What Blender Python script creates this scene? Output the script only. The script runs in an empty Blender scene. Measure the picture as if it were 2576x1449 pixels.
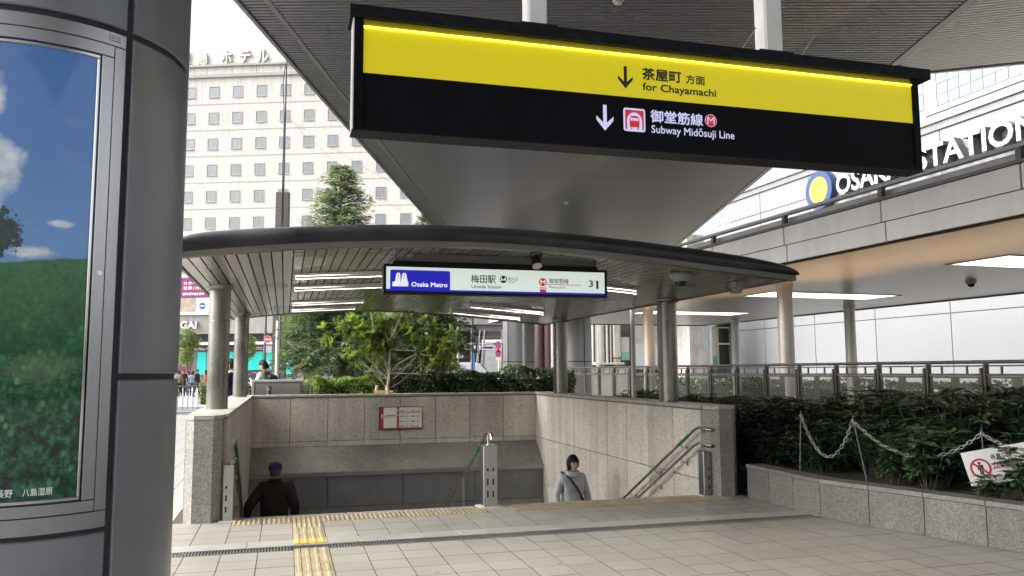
import bpy, math, random
import numpy as np
from mathutils import Vector, Matrix, Euler

random.seed(7); rng = np.random.default_rng(7)
R = math.radians
scn = bpy.context.scene
COL = scn.collection

# ------------------------------------------------------------------ camera
EYE = 1.55
FPX = 2038.9                      # focal length in pixels of a 2576 px wide picture
PITCH, ROLL = R(5.841), R(.286)
_f = np.array([0, math.cos(PITCH), math.sin(PITCH)])
_d = np.array([0, math.sin(PITCH), -math.cos(PITCH)])
_r = np.array([1., 0, 0])
CR = _r * math.cos(ROLL) + _d * math.sin(ROLL)
CD = -_r * math.sin(ROLL) + _d * math.cos(ROLL)
cam = bpy.data.cameras.new('camera')
camo = bpy.data.objects.new('camera', cam)
COL.objects.link(camo)
camo.matrix_world = Matrix(((CR[0], -CD[0], -_f[0], 0), (CR[1], -CD[1], -_f[1], 0), (CR[2], -CD[2], -_f[2], EYE), (0, 0, 0, 1)))
cam.sensor_width = 36
cam.lens = 36 * FPX / 2576
cam.clip_start = .05
cam.clip_end = 2000
scn.camera = camo

# ------------------------------------------------------------------ sky, sun, exposure: bright overcast
SUN_EL, SUN_ROT = R(40), R(262)
world = bpy.data.worlds.new('World'); scn.world = world
world.use_nodes = True
nt = world.node_tree; nt.nodes.clear()
sky = nt.nodes.new('ShaderNodeTexSky'); sky.sky_type = 'NISHITA'; sky.sun_disc = False
sky.sun_elevation = SUN_EL; sky.sun_rotation = SUN_ROT
sky.air_density = 1.0; sky.dust_density = 7.0; sky.ozone_density = 1.0
bw = nt.nodes.new('ShaderNodeRGBToBW'); mx = nt.nodes.new('ShaderNodeMix'); mx.data_type = 'RGBA'
mx.inputs[0].default_value = .86                   # cloud cover takes the blue out of the sky
tint = nt.nodes.new('ShaderNodeMix'); tint.data_type = 'RGBA'; tint.blend_type = 'MULTIPLY'; tint.inputs[0].default_value = 1
tint.inputs[7].default_value = (1.0, 1.0, 1.0, 1)
bg = nt.nodes.new('ShaderNodeBackground'); bg.inputs[1].default_value = .15
wo = nt.nodes.new('ShaderNodeOutputWorld')
nt.links.new(sky.outputs[0], bw.inputs[0]); nt.links.new(sky.outputs[0], mx.inputs[6]); nt.links.new(bw.outputs[0], mx.inputs[7])
nt.links.new(mx.outputs[2], tint.inputs[6]); nt.links.new(tint.outputs[2], bg.inputs[0]); nt.links.new(bg.outputs[0], wo.inputs[0])

sun = bpy.data.lights.new('sun', 'SUN'); sun.energy = 1.0; sun.angle = R(55); sun.color = (1, .97, .93)
suno = bpy.data.objects.new('sun', sun); COL.objects.link(suno)
# Nishita: rotation measured from +Y clockwise seen from above
_sd = Vector((math.sin(SUN_ROT) * math.cos(SUN_EL), math.cos(SUN_ROT) * math.cos(SUN_EL), math.sin(SUN_EL)))
suno.rotation_euler = _sd.to_track_quat('Z', 'Y').to_euler()

scn.view_settings.view_transform = 'Standard'; scn.view_settings.look = 'None'
scn.view_settings.gamma = 1; scn.view_settings.use_curve_mapping = False
scn.view_settings.exposure = 1.78
scn.cycles.use_denoising = True
scn.cycles.max_bounces = 7; scn.cycles.diffuse_bounces = 4; scn.cycles.glossy_bounces = 3
scn.cycles.transparent_max_bounces = 12; scn.cycles.transmission_bounces = 6
scn.cycles.sample_clamp_indirect = 6
scn.cycles.use_adaptive_sampling = True; scn.cycles.adaptive_threshold = .03

# ------------------------------------------------------------------ frames, picture rays
class Frame:
    def __init__(s, th, o=(0, 0)):
        s.th = th; s.c = math.cos(th); s.s = math.sin(th); s.o = o
    def w(s, a, b, z=0): return Vector((s.o[0] + a * s.c - b * s.s, s.o[1] + a * s.s + b * s.c, z))
    def l(s, p): x, y = p[0] - s.o[0], p[1] - s.o[1]; return (x * s.c + y * s.s, -x * s.s + y * s.c, p[2])
TH, TW = R(15.6), R(17.95)
WF = Frame(0)                       # world: x right, y away from the viewer
G = Frame(TH)                       # stairwell, floor and signs
K = Frame(TW)                       # station walkway and station front
HT = Frame(R(-4.9), (-26.34, 90.0)) # hotel front
def ray(x, y): return _f + CR * (x - 1288) / FPX + CD * (y - 724.5) / FPX
def at(x, y, Y):
    """the point at distance Y (metres ahead) seen at x, y of the 2576 px picture"""
    v = ray(x, y); v = v * Y / v[1]; return Vector((v[0], v[1], v[2] + EYE))
def onz(x, y, z):
    v = ray(x, y); v = v * (z - EYE) / v[2]; return Vector((v[0], v[1], z))
def seen(p):
    q = np.array([p[0], p[1], p[2] - EYE]); w = q @ _f
    if w < .1: return (-9999, -9999)
    return (1288 + FPX * (q @ CR) / w, 724.5 + FPX * (q @ CD) / w)

# ------------------------------------------------------------------ materials
MATS = {}
def M(name, col, rough=.5, metal=0, var=0, vs=3, bump=0, bs=60, spec=.5, emit=0, ecol=None, rnd=0, speck=0, ss=120, sdark=.35, streak=0, coat=0, stretch=None, rvar=0, world=False, spots=0):
    if name in MATS: return MATS[name]
    m = bpy.data.materials.new(name); m.use_nodes = True
    t = m.node_tree; N = t.nodes; L = t.links
    b = N['Principled BSDF']
    c4 = (col[0], col[1], col[2], 1)
    b.inputs['Base Color'].default_value = c4; b.inputs['Roughness'].default_value = rough
    b.inputs['Metallic'].default_value = metal; b.inputs['Specular IOR Level'].default_value = spec
    if coat: b.inputs['Coat Weight'].default_value = coat; b.inputs['Coat Roughness'].default_value = .1
    tc = N.new('ShaderNodeTexCoord'); src = tc.outputs['Object']
    if world: src = N.new('ShaderNodeNewGeometry').outputs['Position']
    if stretch:
        mp = N.new('ShaderNodeMapping'); mp.inputs['Scale'].default_value = stretch
        L.new(src, mp.inputs[0]); src = mp.outputs[0]
    cur = None
    def mul(fac_socket, lo, hi):
        nonlocal cur
        mr = N.new('ShaderNodeMapRange'); mr.inputs[1].default_value = .25; mr.inputs[2].default_value = .75
        mr.inputs[3].default_value = lo; mr.inputs[4].default_value = hi
        L.new(fac_socket, mr.inputs[0])
        mm = N.new('ShaderNodeMix'); mm.data_type = 'RGBA'; mm.blend_type = 'MULTIPLY'; mm.inputs[0].default_value = 1
        if cur is None: mm.inputs[6].default_value = c4
        else: L.new(cur, mm.inputs[6])
        L.new(mr.outputs[0], mm.inputs[7]); cur = mm.outputs[2]
    if var:
        n = N.new('ShaderNodeTexNoise'); n.inputs['Scale'].default_value = vs; n.inputs['Detail'].default_value = 4
        L.new(src, n.inputs['Vector']); mul(n.outputs[0], 1 - var, 1 + var)
        if rvar:
            mr = N.new('ShaderNodeMapRange'); mr.inputs[1].default_value = .3; mr.inputs[2].default_value = .7
            mr.inputs[3].default_value = max(0, rough - rvar); mr.inputs[4].default_value = rough + rvar
            L.new(n.outputs[0], mr.inputs[0]); L.new(mr.outputs[0], b.inputs['Roughness'])
    if streak:
        mp = N.new('ShaderNodeMapping'); mp.inputs['Scale'].default_value = (1.6, 1.6, .07); L.new(tc.outputs['Object'], mp.inputs[0])
        n = N.new('ShaderNodeTexNoise'); n.inputs['Scale'].default_value = 2.2; n.inputs['Detail'].default_value = 6
        L.new(mp.outputs[0], n.inputs['Vector']); mul(n.outputs[0], 1 - streak, 1 + streak * .5)
    if speck:
        n = N.new('ShaderNodeTexNoise'); n.inputs['Scale'].default_value = ss; n.inputs['Detail'].default_value = 2
        L.new(src, n.inputs['Vector']); mul(n.outputs[0], 1 - speck, 1 + speck)
        n = N.new('ShaderNodeTexVoronoi'); n.inputs['Scale'].default_value = ss * .6
        L.new(src, n.inputs['Vector']); mul(n.outputs['Color'], 1 - speck * .8, 1 + speck * .8)
    if spots:                                            # trodden gum and small stains
        n = N.new('ShaderNodeTexVoronoi'); n.inputs['Scale'].default_value = 2.3; L.new(src, n.inputs['Vector'])
        lt = N.new('ShaderNodeMapRange'); lt.inputs[1].default_value = .035; lt.inputs[2].default_value = .055; lt.inputs[3].default_value = 1 - spots; lt.inputs[4].default_value = 1; L.new(n.outputs['Distance'], lt.inputs[0])
        mm = N.new('ShaderNodeMix'); mm.data_type = 'RGBA'; mm.blend_type = 'MULTIPLY'; mm.inputs[0].default_value = 1; L.new(cur, mm.inputs[6]); L.new(lt.outputs[0], mm.inputs[7]); cur = mm.outputs[2]
    if rnd:
        oi = N.new('ShaderNodeObjectInfo')
        mr = N.new('ShaderNodeMapRange'); mr.inputs[3].default_value = 1 - rnd; mr.inputs[4].default_value = 1 + rnd
        L.new(oi.outputs['Random'], mr.inputs[0])
        mm = N.new('ShaderNodeMix'); mm.data_type = 'RGBA'; mm.blend_type = 'MULTIPLY'; mm.inputs[0].default_value = 1
        if cur is None: mm.inputs[6].default_value = c4
        else: L.new(cur, mm.inputs[6])
        L.new(mr.outputs[0], mm.inputs[7]); cur = mm.outputs[2]
    if cur is not None: L.new(cur, b.inputs['Base Color'])
    if bump:
        n = N.new('ShaderNodeTexNoise'); n.inputs['Scale'].default_value = bs; n.inputs['Detail'].default_value = 3
        L.new(src, n.inputs['Vector'])
        bp = N.new('ShaderNodeBump'); bp.inputs['Strength'].default_value = bump; bp.inputs['Distance'].default_value = .02
        L.new(n.outputs[0], bp.inputs['Height']); L.new(bp.outputs[0], b.inputs['Normal'])
    if emit:
        e = ecol or col
        b.inputs['Emission Color'].default_value = (e[0], e[1], e[2], 1); b.inputs['Emission Strength'].default_value = emit
    MATS[name] = m
    return m
def glass(name, col=(.8, .85, .88), rough=.02, alpha=.25):
    """thin glass pane: mostly clear, mirror-like at grazing angles"""
    if name in MATS: return MATS[name]
    m = bpy.data.materials.new(name); m.use_nodes = True
    t = m.node_tree; N = t.nodes; L = t.links; N.clear()
    o = N.new('ShaderNodeOutputMaterial'); mix = N.new('ShaderNodeMixShader'); fr = N.new('ShaderNodeFresnel'); fr.inputs[0].default_value = 1.5
    tr = N.new('ShaderNodeBsdfTransparent'); tr.inputs[0].default_value = (col[0], col[1], col[2], 1)
    gl = N.new('ShaderNodeBsdfGlossy'); gl.inputs['Roughness'].default_value = rough
    ad = N.new('ShaderNodeMath'); ad.operation = 'ADD'; ad.inputs[1].default_value = alpha * .2; ad.use_clamp = True
    L.new(fr.outputs[0], ad.inputs[0]); L.new(ad.outputs[0], mix.inputs[0]); L.new(tr.outputs[0], mix.inputs[1]); L.new(gl.outputs[0], mix.inputs[2]); L.new(mix.outputs[0], o.inputs[0])
    MATS[name] = m; return m

# ------------------------------------------------------------------ mesh builder
class MB:
    def __init__(s): s.v = []; s.f = []; s.m = []; s.cur = 0; s.sm = []; s.smooth = False
    def _add(s, vs, fs):
        n = len(s.v); s.v += [tuple(map(float, p)) for p in vs]
        for f in fs: s.f.append([i + n for i in f]); s.m.append(s.cur); s.sm.append(s.smooth)
        return s
    def hexa(s, p): return s._add(p, [(0, 3, 2, 1), (4, 5, 6, 7), (0, 1, 5, 4), (1, 2, 6, 5), (2, 3, 7, 6), (3, 0, 4, 7)])
    def box(s, x0, x1, y0, y1, z0, z1):
        return s.hexa([(x0, y0, z0), (x1, y0, z0), (x1, y1, z0), (x0, y1, z0), (x0, y0, z1), (x1, y0, z1), (x1, y1, z1), (x0, y1, z1)])
    def cbox(s, c, d): return s.box(c[0] - d[0] / 2, c[0] + d[0] / 2, c[1] - d[1] / 2, c[1] + d[1] / 2, c[2] - d[2] / 2, c[2] + d[2] / 2)
    def bbox(s, x0, x1, y0, y1, z0, z1, e=.01):
        """box with chamfered vertical and top edges"""
        P = [(x0 + e, y0), (x1 - e, y0), (x1, y0 + e), (x1, y1 - e), (x1 - e, y1), (x0 + e, y1), (x0, y1 - e), (x0, y0 + e)]
        cx, cy = (x0 + x1) / 2, (y0 + y1) / 2
        top = [(cx + (x - cx) * (1 - 2 * e / max(x1 - x0, 1e-6)), cy + (y - cy) * (1 - 2 * e / max(y1 - y0, 1e-6))) for x, y in P]
        vs = [(x, y, z0) for x, y in P] + [(x, y, z1 - e) for x, y in P] + [(x, y, z1) for x, y in top]
        fs = [tuple(range(7, -1, -1)), tuple(range(16, 24))]
        for k in range(8):
            j = (k + 1) % 8
            fs += [(k, j, 8 + j, 8 + k), (8 + k, 8 + j, 16 + j, 16 + k)]
        return s._add(vs, fs)
    def beam(s, p0, p1, w, h, up=(0, 0, 1)):
        p0, p1, up = Vector(p0), Vector(p1), Vector(up); d = (p1 - p0).normalized()
        x = d.cross(up)
        if x.length < 1e-4: x = d.cross(Vector((1, 0, 0)))
        x.normalize(); y = x.cross(d).normalized(); x *= w / 2; y *= h / 2
        return s.hexa([p0 - x - y, p0 + x - y, p1 + x - y, p1 - x - y, p0 - x + y, p0 + x + y, p1 + x + y, p1 - x + y])
    def tube(s, path, r, n=10, caps=True, smooth=True):
        path = [Vector(p) for p in path]; rr = r if isinstance(r, (list, tuple)) else [r] * len(path)
        old = s.smooth; s.smooth = smooth
        rings = []; ref = None
        for i, p in enumerate(path):
            d = (path[min(i + 1, len(path) - 1)] - path[max(i - 1, 0)])
            d = d.normalized() if d.length > 1e-9 else Vector((0, 0, 1))
            if ref is None: ref = d.orthogonal().normalized()
            x = (ref - d * ref.dot(d)); x = x.normalized() if x.length > 1e-6 else d.orthogonal().normalized()
            ref = x; y = d.cross(x)
            rings.append([p + (x * math.cos(2 * math.pi * k / n) + y * math.sin(2 * math.pi * k / n)) * rr[i] for k in range(n)])
        vs = [q for ring in rings for q in ring]; fs = []
        for i in range(len(path) - 1):
            for k in range(n):
                j = (k + 1) % n; fs.append((i * n + k, i * n + j, i * n + n + j, i * n + n + k))
        s._add(vs, fs); s.smooth = old
        if caps: s._add(rings[0], [tuple(range(n - 1, -1, -1))]); s._add(rings[-1], [tuple(range(n))])
        return s
    def cyl(s, p0, p1, r, r1=None, n=20, caps=True, smooth=True): return s.tube([p0, p1], [r, r if r1 is None else r1], n, caps, smooth)
    def lathe(s, prof, c=(0, 0, 0), n=24, smooth=True):
        old = s.smooth; s.smooth = smooth
        vs = [(c[0] + r * math.cos(2 * math.pi * k / n), c[1] + r * math.sin(2 * math.pi * k / n), c[2] + z) for r, z in prof for k in range(n)]
        fs = [(i * n + k, i * n + (k + 1) % n, i * n + n + (k + 1) % n, i * n + n + k) for i in range(len(prof) - 1) for k in range(n)]
        s._add(vs, fs); s.smooth = old; return s
    def prism(s, poly, z0, z1):
        n = len(poly)
        return s._add([(x, y, z0) for x, y in poly] + [(x, y, z1) for x, y in poly], [tuple(range(n - 1, -1, -1)), tuple(range(n, 2 * n))] + [(k, (k + 1) % n, n + (k + 1) % n, n + k) for k in range(n)])
    def vprism(s, poly, y0, y1):
        """outline in x,z pushed from y0 (front) to y1"""
        n = len(poly)
        return s._add([(x, y0, z) for x, z in poly] + [(x, y1, z) for x, z in poly], [tuple(range(n)), tuple(range(2 * n - 1, n - 1, -1))] + [(k, n + k, n + (k + 1) % n, (k + 1) % n) for k in range(n)])
    def xprism(s, poly, x0, x1):
        """outline in y,z pushed from x0 to x1"""
        n = len(poly)
        return s._add([(x0, y, z) for y, z in poly] + [(x1, y, z) for y, z in poly], [tuple(range(n - 1, -1, -1)), tuple(range(n, 2 * n))] + [(k, (k + 1) % n, n + (k + 1) % n, n + k) for k in range(n)])
    def quad(s, a, b, c, d): return s._add([a, b, c, d], [(0, 1, 2, 3)])
    def disc(s, c, r, y0, y1, n=32, sx=1, sz=1):
        return s.vprism([(c[0] + r * sx * math.cos(2 * math.pi * k / n), c[1] + r * sz * math.sin(2 * math.pi * k / n)) for k in range(n)], y0, y1)
    def ring(s, c, r0, r1, y0, y1, n=40):
        vs = []; fs = []
        for k in range(n):
            ca, sa = math.cos(2 * math.pi * k / n), math.sin(2 * math.pi * k / n)
            for r in (r0, r1):
                for y in (y0, y1): vs.append((c[0] + r * ca, y, c[1] + r * sa))
        for k in range(n):
            a = 4 * k; b = 4 * ((k + 1) % n)
            fs += [(a, a + 2, b + 2, b), (a + 1, b + 1, b + 3, a + 3), (a, b, b + 1, a + 1), (a + 2, a + 3, b + 3, b + 2)]
        return s._add(vs, fs)
    def frame(s, x0, x1, z0, z1, w, y0, y1):
        """rectangular picture-frame in the x,z plane"""
        s.box(x0, x1, y0, y1, z0, z0 + w); s.box(x0, x1, y0, y1, z1 - w, z1)
        s.box(x0, x0 + w, y0, y1, z0 + w, z1 - w); return s.box(x1 - w, x1, y0, y1, z0 + w, z1 - w)
    def mesh(s, name, mats, off=(0, 0, 0)):
        me = bpy.data.meshes.new(name)
        me.from_pydata([(p[0] - off[0], p[1] - off[1], p[2] - off[2]) for p in s.v], [], s.f)
        for mm in (mats if isinstance(mats, (list, tuple)) else [mats]): me.materials.append(mm)
        if any(s.m): me.polygons.foreach_set('material_index', s.m)
        me.polygons.foreach_set('use_smooth', s.sm)
        me.update(); return me

def tag(o, label, cat, group=None, kind=None):
    if label: o['label'] = label
    if cat: o['category'] = cat
    if group: o['group'] = group
    if kind: o['kind'] = kind
    return o
OFF = {}
def thing(fr, name, label, cat, a, b, z=0, group=None, kind=None):
    o = bpy.data.objects.new(name, None); COL.objects.link(o); o.empty_display_size = .2
    o.location = fr.w(a, b, z); o.rotation_euler = (0, 0, fr.th)
    OFF[o.name] = (a, b, z); return tag(o, label, cat, group, kind)
def part(root, name, mb, mat, under=None, kind=None, label=None):
    """mesh child; the builder's coordinates are those of the frame the root stands in"""
    off = OFF[root.name]
    o = bpy.data.objects.new(name, mb.mesh(name, mat, off) if isinstance(mb, MB) else mb); COL.objects.link(o)
    o.parent = under or root
    if kind: o['kind'] = kind
    if label: o['label'] = label
    return o
def solo(fr, name, label, cat, mb, mat, a, b, z=0, group=None, kind=None):
    """a thing that is one mesh"""
    o = bpy.data.objects.new(name, mb.mesh(name, mat, (a, b, z))); COL.objects.link(o)
    o.location = fr.w(a, b, z); o.rotation_euler = (0, 0, fr.th); OFF[o.name] = (a, b, z)
    return tag(o, label, cat, group, kind)
def piece(root, name, me, loc, rot=(0, 0, 0), scale=(1, 1, 1), under=None):
    """a repeated piece that shares its mesh data"""
    o = bpy.data.objects.new(name, me); COL.objects.link(o); o.parent = under or root
    off = OFF[root.name]; o.location = (loc[0] - off[0], loc[1] - off[1], loc[2] - off[2]); o.rotation_euler = rot; o.scale = scale
    return o
def copy_tree(o, parent=None):
    c = o.copy(); COL.objects.link(c); c.parent = parent
    if o.name in OFF: OFF[c.name] = OFF[o.name]
    for ch in list(o.children): copy_tree(ch, c)
    return c

# ------------------------------------------------------------------ lettering
_cap = {}
def _text_mesh(s, bold=0, space=1):
    cu = bpy.data.curves.new('t', 'FONT'); cu.body = s; cu.size = 1; cu.offset = bold; cu.space_character = space
    cu.resolution_u = 3
    o = bpy.data.objects.new('t', cu); COL.objects.link(o)
    dg = bpy.context.evaluated_depsgraph_get(); ev = o.evaluated_get(dg)
    me = ev.to_mesh(); V = np.zeros(len(me.vertices) * 3); me.vertices.foreach_get('co', V); V = V.reshape(-1, 3)
    F = [tuple(p.vertices) for p in me.polygons]; ev.to_mesh_clear()
    bpy.data.objects.remove(o); bpy.data.curves.remove(cu)
    return V, F
def lettering(root, name, s, a0, a1, z0, z1, b, mat, bold=0, base=None, depth=.0015, under=None, axis='a', label=None):
    """writing fitted to a0..a1, z0..z1 on the plane b (front towards -b); base = a letter whose height is z0..z1 with z0 the baseline"""
    V, F = _text_mesh(s, bold if depth > .01 else 0)
    if len(V) == 0: return None
    x0, x1 = V[:, 0].min(), V[:, 0].max()
    if base:
        if base not in _cap: _cap[base] = _text_mesh(base, 0)[0][:, 1].max()
        y0, y1 = 0, _cap[base]
    else: y0, y1 = V[:, 1].min(), V[:, 1].max()
    U = a0 + (V[:, 0] - x0) / (x1 - x0) * (a1 - a0); Z = z0 + (V[:, 1] - y0) / (y1 - y0) * (z1 - z0)
    mb = MB(); n = len(V)
    P = (lambda u, w, z: (u, w, z)) if axis == 'a' else (lambda u, w, z: (w, u, z))
    front = [P(u, b, z) for u, z in zip(U, Z)]
    mb._add(front, F)
    if bold and depth <= .01:                          # heavier strokes: the outline laid again a little to every side
        e = bold * .9 * abs(z1 - z0) / (y1 - y0)
        for i, (du, dz) in enumerate(((1, .5), (-1, -.5), (.5, -1), (-.5, 1))):
            mb._add([P(u + du * e, b - .00012 * (i + 1), z + dz * e) for u, z in zip(U, Z)], F)
    if depth > .01:
        cnt = {}
        for f in F:
            for i in range(len(f)):
                e = (f[i], f[(i + 1) % len(f)]); cnt[e] = cnt.get(e, 0) + 1
        mb.cur = 1
        back = [P(u, b + depth, z) for u, z in zip(U, Z)]
        mb._add(front + back, [(e[1], e[0], n + e[0], n + e[1]) for e in cnt if (e[1], e[0]) not in cnt])
    return part(root, name, mb, mat, under, label=label)

# ------------------------------------------------------------------ leaves
def rawmesh(name, V, F, mats, mi=None, smooth=False):
    me = bpy.data.meshes.new(name); V = np.asarray(V, np.float32).reshape(-1, 3); F = np.asarray(F, np.int32)
    k = F.shape[1]
    me.vertices.add(len(V)); me.vertices.foreach_set('co', V.ravel())
    me.loops.add(F.size); me.loops.foreach_set('vertex_index', F.ravel())
    me.polygons.add(len(F)); me.polygons.foreach_set('loop_start', np.arange(0, F.size, k, dtype=np.int32)); me.polygons.foreach_set('loop_total', np.full(len(F), k, np.int32))
    for m in (mats if isinstance(mats, (list, tuple)) else [mats]): me.materials.append(m)
    if mi is not None: me.polygons.foreach_set('material_index', np.asarray(mi, np.int32))
    me.update(calc_edges=True); return me
def unit(v): return v / (np.linalg.norm(v, axis=-1, keepdims=True) + 1e-9)
def leaves(P, D, N, Ln, Wd, fold=.25, droop=0.):
    """pointed leaves folded along the midrib: base P, direction D, face normal N"""
    P, D, N = map(lambda q: np.asarray(q, float), (P, D, N)); n = len(P)
    D = unit(D); S = unit(np.cross(D, N)); N = np.cross(S, D)
    Ln = np.broadcast_to(np.asarray(Ln, float), (n,))[:, None]; Wd = np.broadcast_to(np.asarray(Wd, float), (n,))[:, None]
    mid = P + D * Ln * .5 - N * Ln * droop * .3; tip = P + D * Ln - N * Ln * droop
    l = P + D * Ln * .45 + S * Wd * .5 + N * Wd * fold; r = P + D * Ln * .45 - S * Wd * .5 + N * Wd * fold
    V = np.stack([P, r, tip, l, mid], 1)          # 5 verts
    F = np.array([[0, 1, 4], [1, 2, 4], [2, 3, 4], [3, 0, 4]])[None] + (np.arange(n) * 5)[:, None, None]
    return V.reshape(-1, 3), F.reshape(-1, 3)
def leafmat(name, col, col2, rough=.4, trans=.25, ns=6, spots=0):
    if name in MATS: return MATS[name]
    m = M(name, col, rough, spec=.45)
    t = m.node_tree; N = t.nodes; L = t.links; b = N['Principled BSDF']
    geo = N.new('ShaderNodeNewGeometry'); cr = N.new('ShaderNodeMix'); cr.data_type = 'RGBA'
    cr.inputs[6].default_value = (*col, 1); cr.inputs[7].default_value = (*col2, 1)
    pw = N.new('ShaderNodeMath'); pw.operation = 'POWER'; pw.inputs[1].default_value = 1.6
    L.new(geo.outputs['Random Per Island'], pw.inputs[0]); L.new(pw.outputs[0], cr.inputs[0])
    out = cr.outputs[2]
    if spots:
        tc = N.new('ShaderNodeTexCoord'); n = N.new('ShaderNodeTexNoise'); n.inputs['Scale'].default_value = 55
        L.new(tc.outputs['Object'], n.inputs[0]); th = N.new('ShaderNodeMath'); th.operation = 'GREATER_THAN'; th.inputs[1].default_value = .66
        L.new(n.outputs[0], th.inputs[0]); m2 = N.new('ShaderNodeMix'); m2.data_type = 'RGBA'; m2.inputs[7].default_value = (.3, .3, .06, 1)
        L.new(th.outputs[0], m2.inputs[0]); L.new(out, m2.inputs[6]); out = m2.outputs[2]
    L.new(out, b.inputs['Base Color'])
    tr = N.new('ShaderNodeBsdfTranslucent'); mx = N.new('ShaderNodeMixShader'); mx.inputs[0].default_value = trans
    L.new(out, tr.inputs[0]); o = N['Material Output']
    L.new(b.outputs[0], mx.inputs[1]); L.new(tr.outputs[0], mx.inputs[2]); L.new(mx.outputs[0], o.inputs[0])
    return m

# ================================================================== materials
m_asph = M('asphalt', (.13, .13, .13), .9, var=.15, vs=.8, bump=.3, bs=200)
m_mortar = M('mortar', (.075, .07, .062), .95, spec=.1)
m_tile = M('floor_tile', (.236, .222, .192), .40, var=.17, vs=.7, rnd=.06, speck=.05, ss=160, world=True, spots=.6, bump=.05, bs=150, spec=.4)
m_plaza = M('plaza_stone', (.25, .24, .225), .6, var=.1, vs=1.5, rnd=.07, world=True)
m_tact = M('tactile_yellow', (.26, .208, .125), .6, world=True, var=.22, vs=6, rnd=.08, bump=.1, bs=90)
m_tact2 = M('tactile_bright', (.40, .28, .06), .5, var=.12, vs=20, rnd=.05)
m_steel = M('brushed_steel', (.44, .43, .41), .3, 1, var=.1, vs=2, stretch=(1, 1, .1))
m_steeld = M('worn_steel', (.34, .335, .32), .38, 1, var=.2, vs=6, rvar=.1)
m_chrome = M('polished_steel', (.66, .65, .63), .14, 1)
m_black = M('black_paint', (.008, .009, .012), .5, var=.2, vs=8, spec=.25)
m_hole = M('dark_gap', (.01, .01, .01), .9)
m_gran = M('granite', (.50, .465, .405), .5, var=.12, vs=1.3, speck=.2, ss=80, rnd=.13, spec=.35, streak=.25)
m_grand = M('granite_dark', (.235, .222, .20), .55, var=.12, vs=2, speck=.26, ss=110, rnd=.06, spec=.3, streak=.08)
m_cap = M('granite_cap', (.33, .31, .27), .4, var=.12, vs=3, speck=.22, ss=60, rnd=.05)
m_soff = M('soffit_panel', (.45, .432, .385), .24, .8, world=True, var=.12, vs=1.4, rnd=.04, rvar=.05, bump=.018, bs=5, stretch=(1, .25, 1))
m_gap = M('soffit_gap', (.008, .008, .008), .9)
m_fasc = M('canopy_fascia', (.040, .040, .044), .40, .5, var=.35, vs=2.2, rvar=.12, streak=.3)
m_lip = M('canopy_lip', (.15, .14, .125), .5, .4, var=.15, vs=3)
m_pole = M('canopy_pole', (.25, .238, .212), .3, .85, var=.12, vs=2.5, rvar=.08)
m_hood = M('hood_metal', (.26, .25, .235), .45, .6, var=.22, vs=1.5, rvar=.1, speck=.1, ss=30)
m_hoodp = M('hood_panel', (.20, .20, .202), .55, .3, var=.12, vs=3, streak=.15)
m_slat = M('canopy_slat', (.32, .315, .308), .40, .45, rnd=.05)
m_slatb = M('canopy_back', (.02, .0195, .019), .7)
m_trim = M('canopy_trim', (.30, .29, .28), .4, .5)
m_wslat = M('wing_slat_skylit', (.55, .55, .54), .4, .2)  # lighter than the canopy slats: the wing's sky light put into the colour
m_white = M('white_paint', (.78, .78, .76), .45, var=.05, vs=6)
m_colp = M('column_panel', (.235, .25, .272), .36, .4, var=.12, vs=2.5, bump=.01, bs=3, rvar=.07, streak=.08)
m_colj = M('column_joint', (.03, .033, .037), .7)
m_alu = M('frame_aluminium', (.42, .42, .43), .26, 1, var=.08, vs=3, stretch=(1, 1, .08))

# ================================================================== ground and floor
def gsheet(rects, z):
    mb = MB()
    for x0, x1, y0, y1 in rects: mb.quad((x0, y0, z), (x1, y0, z), (x1, y1, z), (x0, y1, z))
    return mb
WA0, WA1, WB0, WB1 = -.60, 5.12, 9.30, 16.50            # stairwell
def structure(fr, name, mb, mat, a=0, b=0, z=0):
    return solo(fr, name, None, None, mb, mat, a, b, z, kind='structure')
structure(G, 'ground', gsheet([(-400, WA0, -40, 900), (WA1, 400, -40, 900), (WA0, WA1, -40, WB0), (WA0, WA1, WB1, 900)], -.03), m_asph)
structure(WF, 'road', gsheet([(-60, 60, 37, 64)], -.012), M('road_asphalt', (.24, .24, .24), .85, var=.12, vs=.5))
mk = MB()
for x in range(-40, 30, 6): mk.box(x, x + 3, 44, 44.15, -.011, -.006)
mk.box(-60, 60, 38.2, 38.36, -.011, -.006); mk.box(-60, 60, 62.5, 62.66, -.011, -.006)
structure(WF, 'road_marking', mk, M('road_paint', (.75, .75, .73), .7))
structure(WF, 'pavement', gsheet([(-60, 30, 64.3, 90)], .10), M('pavement_grey', (.40, .39, .37), .8, var=.1, vs=.7))
kb = MB(); kb.box(-60, 30, 64, 64.3, -.03, .12)
structure(WF, 'kerb', kb, M('kerb_stone', (.45, .44, .42), .8, var=.1))

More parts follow.
